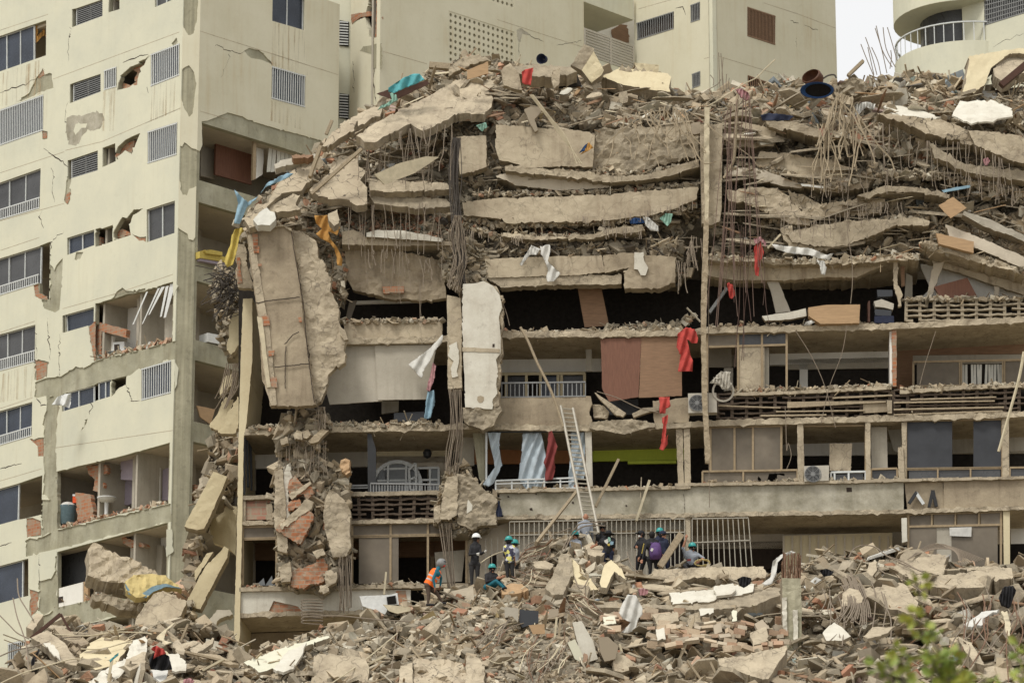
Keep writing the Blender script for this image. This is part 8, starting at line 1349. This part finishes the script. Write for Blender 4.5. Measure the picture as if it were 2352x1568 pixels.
def person(label, F_, Y, j, shirt='blackcloth', pants='trousers', skin='skin', sleeve=2, face=(0, -1), hat=None, hatmat='teal', hair=True, mask=None, shoe='blackcloth', gloves=None, girth=1.0, group=None, lean=0):
    """j: joints in pixels (x, y[, depth offset]); sleeve 0 none, 1 short, 2 long; face: heading (x, y) of the face"""
    P = {}
    for k, v in j.items(): (x, y) = T('%s %f,%f' % (F_, v[0], v[1]))[0]; P[k] = at(x, y, Y+(v[2] if len(v) > 2 else 0))
    fz = Vector((face[0], face[1], 0)).normalized(); sd_ = Vector((-fz.y, fz.x, 0)); seg = []; mb = MB(); g = girth
    def S_(a, b, ra, rb, m): capsule(mb, a, b, ra, rb); seg.append((Vector(a), Vector(b), (ra+rb)/2, m))
    hd = P['head']; nk = P['neck']; sl, sr = P['sl'], P['sr']; hl, hr = P['hl'], P['hr']; chest = (sl+sr)/2; pel = (hl+hr)/2; mid = chest.lerp(pel, .55)
    ellipsoid(mb, hd, (.078, .095, .115), R_=Matrix(((sd_.x, fz.x*-1, 0), (sd_.y, fz.y*-1, 0), (0, 0, 1)))); seg.append((hd-Vector((0, 0, .04)), hd+Vector((0, 0, .04)), .09, 'skin'))
    S_(hd+fz*.085-Vector((0, 0, .01)), hd+fz*.108-Vector((0, 0, .03)), .014, .018, 'skin'); S_(hd+fz*.05-Vector((0, 0, .085)), hd+fz*.075-Vector((0, 0, .09)), .03, .025, 'skin')
    for s in (-1, 1): S_(hd+sd_*s*.08, hd+sd_*s*.088+Vector((0, 0, .02)), .018, .016, 'skin')
    S_(hd-Vector((0, 0, .06)), nk, .055, .06, 'skin'); S_(nk, chest-Vector((0, 0, .02)), .07, .1*g, 'shirt')
    for a in (sl, sr): S_(nk.lerp(chest, .3), a, .07, .065*g, 'shirt'); S_(a.lerp(chest, .35)-Vector((0, 0, .08)), mid.lerp(a, .3), .115*g, .105*g, 'shirt')
    S_(chest-Vector((0, 0, .1)), mid, .13*g, .125*g, 'shirt'); S_(mid, pel+Vector((0, 0, .06)), .125*g, .135*g, 'shirt'); S_(hl, hr, .1*g, .1*g, 'pants'); 
    for s, sh in (('l', sl), ('r', sr)):
        if 'e'+s in P:
            e = P['e'+s]; w_ = P['w'+s]; m1 = 'skin' if sleeve == 0 else 'shirt'; m2 = 'shirt' if sleeve == 2 else 'skin'
            S_(sh, e, .058*g, .044, m1); S_(e, w_, .043, .029, m2)
            d = (w_-e).normalized(); h = w_+d*.045; S_(w_, h+d*.035, .028, .034, 'hand'); side = d.cross(fz); side = side.normalized() if side.length > .2 else d.orthogonal().normalized(); nrm = d.cross(side).normalized()
            for q, (o_, L1) in enumerate(((-.031, .062), (-.010, .072), (.011, .068), (.031, .052))):
                b0 = h+d*.05+side*o_; b1 = b0+d*L1*.55+nrm*.012; b2 = b1+d*L1*.38+nrm*.03; S_(b0, b1, .0095, .009, 'hand'); S_(b1, b2, .009, .0075, 'hand')
            t0 = w_+d*.03+side*-.03; S_(t0, t0+d*.04-side*.028, .012, .010, 'hand'); S_(t0+d*.04-side*.028, t0+d*.07-side*.03+nrm*.015, .010, .008, 'hand')
        if 'k'+s in P:
            hp = P['h'+s]; k_ = P['k'+s]; a = P['a'+s]; S_(hp, k_, .088*g, .06, 'pants'); S_(k_, a, .058, .04, 'pants'); ft = a+fz*.17-Vector((0, 0, .06)); S_(a-Vector((0, 0, .05))-fz*.03, ft, .042, .034, 'shoe')
    tmp = mb.build('tmp', 'skin'); md = tmp.modifiers.new('r', 'REMESH'); md.mode = 'VOXEL'; md.voxel_size = .0125; md.use_smooth_shade = True
    sm_ = tmp.modifiers.new('s', 'SMOOTH'); sm_.factor = .4; sm_.iterations = 1
    bpy.context.view_layer.update(); ev = tmp.evaluated_get(bpy.context.evaluated_depsgraph_get()); me = bpy.data.meshes.new_from_object(ev); off = Vector(tmp.location)
    root = thing('person', label, 'person', (pel.x, pel.y, min([P[k].z for k in P])-.1), group)
    n = len(me.vertices); co = np.zeros(n*3); me.vertices.foreach_get('co', co); co = co.reshape(-1, 3)+np.array(off)
    nf = len(me.polygons); cen = np.zeros(nf*3); me.polygons.foreach_get('center', cen); cen = cen.reshape(-1, 3)+np.array(off)
    best = np.full(nf, 1e9); mi = np.zeros(nf, int); names = ['skin', 'shirt', 'pants', 'shoe', 'hand']
    for a, b, r, m in seg:
        a = np.array(a); b = np.array(b); d = b-a; t = np.clip(((cen-a)@d)/(d@d+1e-9), 0, 1); dist = np.linalg.norm(cen-(a+t[:, None]*d), axis=1)-r
        k = dist < best; best[k] = dist[k]; mi[k] = names.index(m)
    me.materials.clear()
    for m in (skin, shirt, pants, shoe, gloves or skin): me.materials.append(MATS[m])
    me.polygons.foreach_set('material_index', mi); co -= np.array(root.location); me.vertices.foreach_set('co', co.ravel()); me.polygons.foreach_set('use_smooth', [True]*nf); me.update(); me.name = 'body'
    bo = bpy.data.objects.new('body', me); S.collection.objects.link(bo); bo.parent = root; bpy.data.objects.remove(tmp)
    Rh = Matrix(((sd_.x, -fz.x, 0), (sd_.y, -fz.y, 0), (0, 0, 1)))
    for s in (-1, 1): mb = MB(); ellipsoid(mb, hd+fz*.088+sd_*s*.03+Vector((0, 0, .012)), (.011, .011, .008), 8); mb.build('eye', 'dark', root, smooth=True)
    if hair:
        mb = MB(); mb.lathe([(.086, -.03), (.096, .0), (.094, .05), (.07, .1), (.03, .122), (.001, .125)], hd-fz*.012, Rh @ Matrix.Scale(1.12, 3, (0, 1, 0)), 18); ellipsoid(mb, hd-fz*.03-Vector((0, 0, .02)), (.082, .075, .085), 14, Rh); mb.build('hair', 'hair', root, smooth=True)
    if mask: mb = MB(); ellipsoid(mb, hd+fz*.05-Vector((0, 0, .05)), (.062, .065, .05), 14, Rh); mb.build('face_mask', mask, root, smooth=True)
    if hat == 'helmet':
        h = thing('helmet', None, None); h.parent = root; h.location = hd-WL(root)+Vector((0, 0, .03))
        mb = MB(); mb.lathe([(.118, 0), (.12, .03), (.112, .07), (.085, .112), (.045, .135), (.001, .142)], hd+Vector((0, 0, .035)), Rh @ Matrix.Scale(1.12, 3, (0, 1, 0)), 24); mb.build('shell', hatmat, h, smooth=True)
        mb = MB(); mb.lathe([(.115, 0), (.138, -.006), (.138, -.014), (.112, -.008)], hd+Vector((0, 0, .04))+fz*.012, Rh @ Matrix.Scale(1.18, 3, (0, 1, 0)), 24); mb.build('brim', hatmat, h, smooth=True)
        mb = MB(); mb.tube([hd+Vector((0, 0, .035))+(Rh @ Vector((0, math.cos(t)*.128, math.sin(t)*.137))) for t in np.linspace(.35, 2.8, 9)], .011, 6); mb.build('ridge', hatmat, h, smooth=True)
    if hat == 'motohelmet': mb = MB(); ellipsoid(mb, hd+Vector((0, 0, .03))-fz*.01, (.125, .15, .14), 18, Rh); mb.build('helmet', hatmat, root, smooth=True); mb = MB(); ellipsoid(mb, hd+Vector((0, 0, .05))+fz*.06, (.1, .085, .05), 14, Rh); mb.build('visor', 'tvblack', root, smooth=True)
    if hat in ('cap', 'widehat'):
        mb = MB(); mb.lathe([(.102, 0), (.104, .04), (.09, .085), (.05, .108), (.001, .112)], hd+Vector((0, 0, .03)), Rh @ Matrix.Scale(1.12, 3, (0, 1, 0)), 20)
        if hat == 'cap': c = hd+fz*.15+Vector((0, 0, .04)); mb.prism([c+sd_*.07-fz*.06, c+sd_*.055+fz*.03, c+fz*.05, c-sd_*.055+fz*.03, c-sd_*.07-fz*.06], (0, 0, .012))
        else: mb.lathe([(.1, .0), (.19, -.015), (.19, -.025), (.1, -.01)], hd+Vector((0, 0, .04)), Rh, 24)
        mb.build('cap' if hat == 'cap' else 'hat', hatmat, root, smooth=True)
    return root, P, fz
def vestshape(root, P, fz, mat, nm='vest', grow=.02, band=None):
    ch = (P['sl']+P['sr'])/2; pe = (P['hl']+P['hr'])/2; mb = MB(); ax = (ch-pe); L0 = ax.length; z = ax.normalized(); sd_ = Vector((-fz.y, fz.x, 0)); y = z.cross(sd_).normalized(); x = y.cross(z).normalized()
    hw = (P['sl']-P['sr']).length/2; prof = [(.0, .175), (.25, .172), (.5, .18), (.8, .19), (1.0, .165), (1.08, .12)]; vs = []; n = 16
    for t, r in prof:
        for k in range(n): a = 2*math.pi*k/n; vs.append(pe+z*(L0*t)+x*math.cos(a)*(r+max(0, hw-.15)*.6)+y*math.sin(a)*(r*.92))
    mb.add(vs, [(i*n+k, i*n+(k+1) % n, (i+1)*n+(k+1) % n, (i+1)*n+k) for i in range(len(prof)-1) for k in range(n)]); v = mb.build(nm, mat, root, smooth=True)
    if band:
        for t0 in band:
            mb = MB(); vs = []
            for t in (t0, t0+.09):
                for k in range(n): a = 2*math.pi*k/n; r = np.interp(t, [p[0] for p in prof], [p[1] for p in prof])+.006; vs.append(pe+z*(L0*t)+x*math.cos(a)*(r+max(0, hw-.15)*.6)+y*math.sin(a)*(r*.93))
            mb.add(vs, [(k, (k+1) % n, n+(k+1) % n, n+k) for k in range(n)]); mb.build('reflective_band', 'reflect', v, smooth=True).location = (0, 0, 0)
    return v
# orange vest
r_, P_, f_ = person('person in an orange vest and motorcycle helmet bending forward on the rubble at left centre', 'F', 113.0, dict(head=(1318, 845), neck=(1298, 872), sl=(1288, 888, -.14), sr=(1292, 888, .14), hl=(1232, 975, -.09), hr=(1245, 975, .09), el=(1268, 935, -.2), wl=(1276, 985, -.2), er=(1315, 930, .2), wr=(1310, 975, .2), kl=(1240, 1032, -.1), al=(1236, 1082, -.1), kr=(1292, 1025, .1), ar=(1318, 1072, .1)),
    'tealsleeve', 'brownpants', 'skindark', 2, (1, -.25), 'motohelmet', 'greymetal', True, 'redmask'); vestshape(r_, P_, f_, 'orangevest', band=(.25, .5))
r_, P_, f_ = person('standing person in black with a white helmet and pale gloves at left centre', 'F', 115.7, dict(head=(1528, 693), neck=(1522, 715), sl=(1500, 738), sr=(1545, 738), hl=(1500, 850), hr=(1535, 850), el=(1488, 790, -.1), wl=(1530, 785, -.32), er=(1556, 785, -.1), wr=(1578, 772, -.3), kl=(1500, 920), al=(1502, 985), kr=(1535, 920), ar=(1532, 985)), 'blackcloth', 'trousers', 'skindark', 2, (.9, .5), 'helmet', 'whitehat', True, None, 'brownpants', 'whitecloth')
person('person in black with teal helmet, black mask and teal trousers sitting on the rubble', 'F', 114.4, dict(head=(1624, 878), neck=(1620, 898), sl=(1590, 915), sr=(1648, 915), hl=(1590, 985), hr=(1625, 985), el=(1590, 955, -.15), wl=(1650, 935, -.35), er=(1660, 945, -.1), wr=(1682, 930, -.3), kl=(1650, 950, -.35), al=(1690, 985, -.4), kr=(1665, 955, -.1), ar=(1700, 985, -.15)), 'blackcloth', 'tealsleeve', 'skin', 2, (.25, -1), 'helmet', 'teal', True, 'blackcloth')
m_, nt_, bs_ = _new('flowershirt'); tc_ = nt_.nodes.new('ShaderNodeTexCoord'); v_ = nt_.nodes.new('ShaderNodeTexVoronoi'); v_.inputs['Scale'].default_value = 11; nt_.links.new(tc_.outputs['Object'], v_.inputs['Vector']); sp_ = nt_.nodes.new('ShaderNodeSeparateColor'); nt_.links.new(v_.outputs['Color'], sp_.inputs[0])
rp_ = nt_.nodes.new('ShaderNodeValToRGB'); rp_.color_ramp.interpolation = 'CONSTANT'; rp_.color_ramp.elements[0].color = (.03, .03, .06, 1); rp_.color_ramp.elements[1].position = .45; rp_.color_ramp.elements[1].color = (.6, .55, .15, 1); e_ = rp_.color_ramp.elements.new(.72); e_.color = (.5, .5, .55, 1); nt_.links.new(sp_.outputs[0], rp_.inputs[0]); nt_.links.new(rp_.outputs[0], bs_.inputs['Base Color'])
person('person with teal helmet and yellow flowered shirt seen from behind', 'P', 115.6, dict(head=(435, 560), neck=(440, 605), sl=(380, 650), sr=(505, 650), hl=(405, 880), hr=(480, 880), el=(365, 760, .1), wl=(400, 840, .3), er=(512, 760, -.05), wr=(520, 850, .1), kl=(410, 1010), al=(420, 1130), kr=(490, 1010), ar=(500, 1130)), 'flowershirt', 'trousers', 'skin', 1, (.3, 1), 'helmet', 'teal')
person('person with teal helmet half hidden behind the flowered shirt', 'P', 116.3, dict(head=(522, 610), neck=(520, 650), sl=(470, 690), sr=(560, 690), hl=(490, 890), hr=(550, 890), el=(470, 790), wl=(480, 880), er=(572, 790), wr=(565, 880), kl=(500, 1010), al=(500, 1120), kr=(545, 1010), ar=(545, 1120)), 'greyshirt', 'trousers', 'skin', 1, (.6, .8), 'helmet', 'teal')
person('bald person in a grey shirt seen from behind on top of the ladder mound', 'Q', 118.6, dict(head=(290, 212), neck=(290, 268), sl=(190, 325), sr=(370, 325), hl=(250, 640), hr=(350, 640), el=(175, 470, -.1), wl=(240, 570, .3), er=(395, 470), wr=(400, 590, .2), kl=(240, 800), al=(240, 920), kr=(350, 800), ar=(350, 920)), 'greyshirt', 'trousers', 'skin', 2, (-.2, 1), None, hair=False)
person('person with teal helmet crouching low left of the grey shirt', 'Q', 118.0, dict(head=(118, 520), neck=(125, 580), sl=(60, 620), sr=(190, 620), hl=(90, 800), hr=(170, 800), el=(50, 700), wl=(100, 760, -.2), er=(200, 700), wr=(160, 770, -.2)), 'greyshirt', 'trousers', 'skin', 2, (-.3, -1), 'helmet', 'teal')
person('dark skinned person with a black cap standing behind the wide hat', 'Q', 118.9, dict(head=(565, 400), neck=(560, 455), sl=(485, 510), sr=(630, 510), hl=(500, 740), hr=(600, 740), el=(470, 610), wl=(450, 660, -.2), er=(640, 620), wr=(630, 700), kl=(500, 880), al=(500, 1000), kr=(600, 880), ar=(600, 1000)), 'blackcloth', 'trousers', 'skindark', 1, (-.1, -1), 'cap', 'blackcloth')
r_, P_, f_ = person('person in wide black hat and printed black shirt leaning on the ladder mound', 'Q', 116.9, dict(head=(662, 500), neck=(660, 545), sl=(560, 585), sr=(745, 585), hl=(600, 800), hr=(700, 800), el=(505, 640, .05), wl=(440, 675, .1), er=(750, 690), wr=(735, 770, .1), kl=(600, 920), al=(600, 1040), kr=(700, 920), ar=(700, 1040)), 'blackcloth', 'navy', 'skin', 1, (0, 1), 'widehat', 'blackcloth', gloves='skin', girth=1.1)
for i, (s_, m2) in enumerate((('Q 590,590 650,560 665,600 640,650 600,620', 'whitecloth'), ('Q 655,530 690,540 700,590 665,620 650,580', 'greencloth'), ('Q 700,600 745,610 740,655 700,665 680,640', 'matblue'), ('Q 640,640 690,640 680,680 650,675', 'yellowcloth'))): under(tilt('x', m2, s_, 116.66, 0, 0, .01, 'shirt_print', jag=.5, bulge=0, step=30), r_)
r_, P_, f_ = person('person in black with a black peaked cap looking left beside the purple backpack', 'Q', 117.0, dict(head=(1195, 500), neck=(1205, 555), sl=(1150, 610, .1), sr=(1280, 610, -.1), hl=(1150, 880), hr=(1250, 880), el=(1090, 700, -.1), wl=(1110, 700, -.35), er=(1245, 760, -.2), wr=(1175, 860, -.25), kl=(1120, 1060), al=(1090, 1210), kr=(1200, 1060), ar=(1190, 1210)), 'blackcloth', 'blackcloth', 'skin', 2, (-1, -.3), 'cap', 'blackcloth', True, 'whitecloth')
for k in range(6): mb = MB(); mb.box(at(*T('Q %d,%d' % (1238-k*6, 650+k*28))[0], 116.72), (.03, .02, .05)); mb.build('reflective_mark', 'yellowcloth', r_)
r_, P_, f_ = person('person in black carrying a purple backpack seen from behind', 'Q', 116.5, dict(head=(1372, 505), neck=(1372, 560), sl=(1295, 615), sr=(1450, 615), hl=(1330, 900), hr=(1450, 900), el=(1250, 760, -.1), wl=(1215, 900, -.2), er=(1500, 740), wr=(1500, 860), kl=(1345, 1060), al=(1330, 1200), kr=(1440, 1060), ar=(1440, 1200)), 'blackcloth', 'blackcloth', 'skin', 2, (.1, 1), None, girth=1.1)
bp = thing('backpack', 'purple backpack worn by the person in black right of the peaked cap', 'backpack', at(*T('Q 1430,890')[0], 116.2)); mb = MB(); c_ = at(*T('Q 1432,760')[0], 116.2)
vs_ = []; 
for (yy, rx, ry) in ((-.27, .10, .06), (-.25, .17, .12), (-.1, .19, .15), (.08, .18, .14), (.2, .14, .11), (.26, .06, .05)): vs_ += [c_+Vector((math.copysign(abs(math.cos(a))**.6, math.cos(a))*rx, math.copysign(abs(math.sin(a))**.6, math.sin(a))*ry, yy)) for a in np.linspace(0, 2*math.pi, 17)[:-1]]
mb.add(vs_, [(i*16+k, i*16+(k+1) % 16, (i+1)*16+(k+1) % 16, (i+1)*16+k) for i in range(5) for k in range(16)]+[tuple(range(16)), tuple(range(80, 96))]); mb.build('bag', 'purple', bp, smooth=True)
mb = MB(); mb.add([v+Vector((0, -.09, -.05)) for v in [(c_+(Vector(v)-c_)*.62) for v in vs_]], [(i*16+k, i*16+(k+1) % 16, (i+1)*16+(k+1) % 16, (i+1)*16+k) for i in range(5) for k in range(16)]+[tuple(range(16)), tuple(range(80, 96))]); mb.build('front_pocket', 'purple', bp, smooth=True)
mb = MB(); mb.box(c_+Vector((-.12, -.17, .0)), (.07, .01, .1), Matrix.Rotation(.5, 3, 'Y')); mb.build('white_patch', 'whitecloth', bp)
for s in (-1, 1): mb = MB(); mb.tube([c_+Vector((s*.1, .0, .24)), c_+Vector((s*.13, .1, .27)), c_+Vector((s*.14, .25, .22))], .025, 6); mb.build('strap', 'purple', bp, smooth=True)
person('person in a navy jacket and navy cap standing right of the purple backpack', 'Q', 116.8, dict(head=(1545, 505), neck=(1540, 555), sl=(1480, 600, .1), sr=(1610, 600), hl=(1520, 880), hr=(1620, 880), el=(1480, 740, -.1), wl=(1540, 820, -.2), er=(1640, 740), wr=(1630, 860), kl=(1540, 1020), al=(1550, 1150), kr=(1620, 1020), ar=(1620, 1150)), 'navy', 'navy', 'skin', 2, (.9, -.3), 'cap', 'navy')
person('person with teal helmet mostly hidden behind the navy cap', 'Q', 117.6, dict(head=(1500, 470), neck=(1500, 520), sl=(1440, 570), sr=(1560, 570), hl=(1450, 820), hr=(1550, 820), el=(1420, 700), wl=(1430, 800), er=(1570, 700), wr=(1570, 800), kl=(1450, 980), al=(1450, 1120), kr=(1550, 980), ar=(1550, 1120)), 'navy', 'trousers', 'skin', 2, (0, 1), 'helmet', 'teal')
r_, P_, f_ = person('seated person with teal helmet and grey shirt raising one arm', 'Q', 116.4, dict(head=(2030, 712), neck=(2015, 760), sl=(1915, 805), sr=(2105, 815), hl=(1950, 990), hr=(2060, 990), el=(1875, 720, -.05), wl=(1925, 570, -.05), er=(2215, 880, -.1), wr=(2140, 930, -.3), kl=(1900, 1000, -.35), al=(1960, 1060, -.5), kr=(2130, 1000, -.35), ar=(2060, 1060, -.5)), 'greyshirt', 'trousers', 'skin', 1, (.45, -1), 'helmet', 'teal', True, 'blackcloth')
under(tilt('x', 'maroon', 'Q 1940,895 2010,885 2010,925 1945,925', 116.18, 0, 0, .01, 'shirt_print', jag=.3, bulge=0, step=30), r_)
mb = MB(); c_ = at(*T('Q 2190,955')[0], 115.9); R0 = random.Random(5); pts = []
for k in range(90): t = k*.42; pts.append(c_+Vector((math.cos(t)*(.22+.03*R0.random()), R0.uniform(-.06, .06), math.sin(t)*.1+R0.uniform(-.02, .03))))
mb.tube(pts, .011, 5); tag(mb.build('rope_coil', 'foam'), 'coil of yellow rope on the lap of the arm raiser', 'rope')
# ============================================================ FOREGROUND PLANT (close to the camera, out of focus)
m_, nt_, bs_ = _new('leaf'); tc_ = nt_.nodes.new('ShaderNodeTexCoord'); nn_ = _noise(nt_, tc_.outputs['Object'], 2.5, 3); nt_.links.new(_ramp(nt_, nn_, .35, .65, (.13, .20, .03, 1), (.38, .38, .06, 1)), bs_.inputs['Base Color']); bs_.inputs['Roughness'].default_value = .5
try: bs_.inputs['Subsurface Weight'].default_value = .1
except Exception: pass
def plant(label, stems, n, seed, Y0, leaf=.085):
    R0 = random.Random(seed); p0 = at(*T(stems[0])[0], Y0); pt_ = thing('leafy_plant', label, 'plant', p0); mb = MB(); lf = MB()
    for s in stems:
        P = smoothline([at(x, y, Y0+R0.uniform(-.1, .1)) for x, y in T(s)], 5); mb.tube(P, .012, 5, r1=.004)
        for k in range(n):
            i = int(R0.random()**.7*(len(P)-1)); a = R0.uniform(0, 6.28); tl = R0.uniform(-.3, .9); d = Vector((math.cos(a)*math.cos(tl), math.sin(a)*math.cos(tl)*.7, math.sin(tl))); b0 = P[i]; L0 = leaf*R0.uniform(.6, 1.3); c0 = b0+d*L0*.6; sd_ = d.cross(Vector((R0.gauss(0, 1), R0.gauss(0, 1), R0.gauss(0, 1)))).normalized()*L0*.38; up = d.cross(sd_).normalized()*L0*.12
            lf.add([c0-d*0, c0+d*L0*.3+sd_*.8-up, c0+d*L0*.7+sd_-up, c0+d*L0*1.05+up*.5, c0+d*L0*.7-sd_-up, c0+d*L0*.3-sd_*.8-up, c0+d*L0*.5], [(0, 1, 6), (1, 2, 6), (2, 3, 6), (3, 4, 6), (4, 5, 6), (5, 0, 6)]); mb.tube([b0, c0], .003, 4)
    mb.build('stems', 'leafdead', pt_); lf.build('leaves', 'leaf', pt_)
plant('out of focus green plant rising at the bottom right of the foreground', ['M 1640,1650 1600,1500 1540,1350 1480,1200 1430,1080 1400,980 1375,900', 'M 1640,1650 1580,1480 1500,1400', 'M 1660,1660 1640,1500 1600,1400', 'M 1560,1640 1480,1380 1420,1250 1400,1150', 'M 1700,1660 1640,1560 1560,1500'], 34, 3, 30)
plant('out of focus yellow green twig left of the foreground plant', ['M 1330,1660 1250,1520 1200,1430 1230,1360', 'M 1300,1660 1200,1520 1150,1420', 'M 1350,1640 1290,1520 1310,1400 1370,1380'], 26, 5, 28)
plant('out of focus sprig at the bottom right corner of the foreground', ['M 2130,1500 2100,1400 2085,1330', 'M 2130,1640 2090,1570 2060,1520', 'M 1900,1680 1850,1600 1830,1560'], 14, 6, 31)
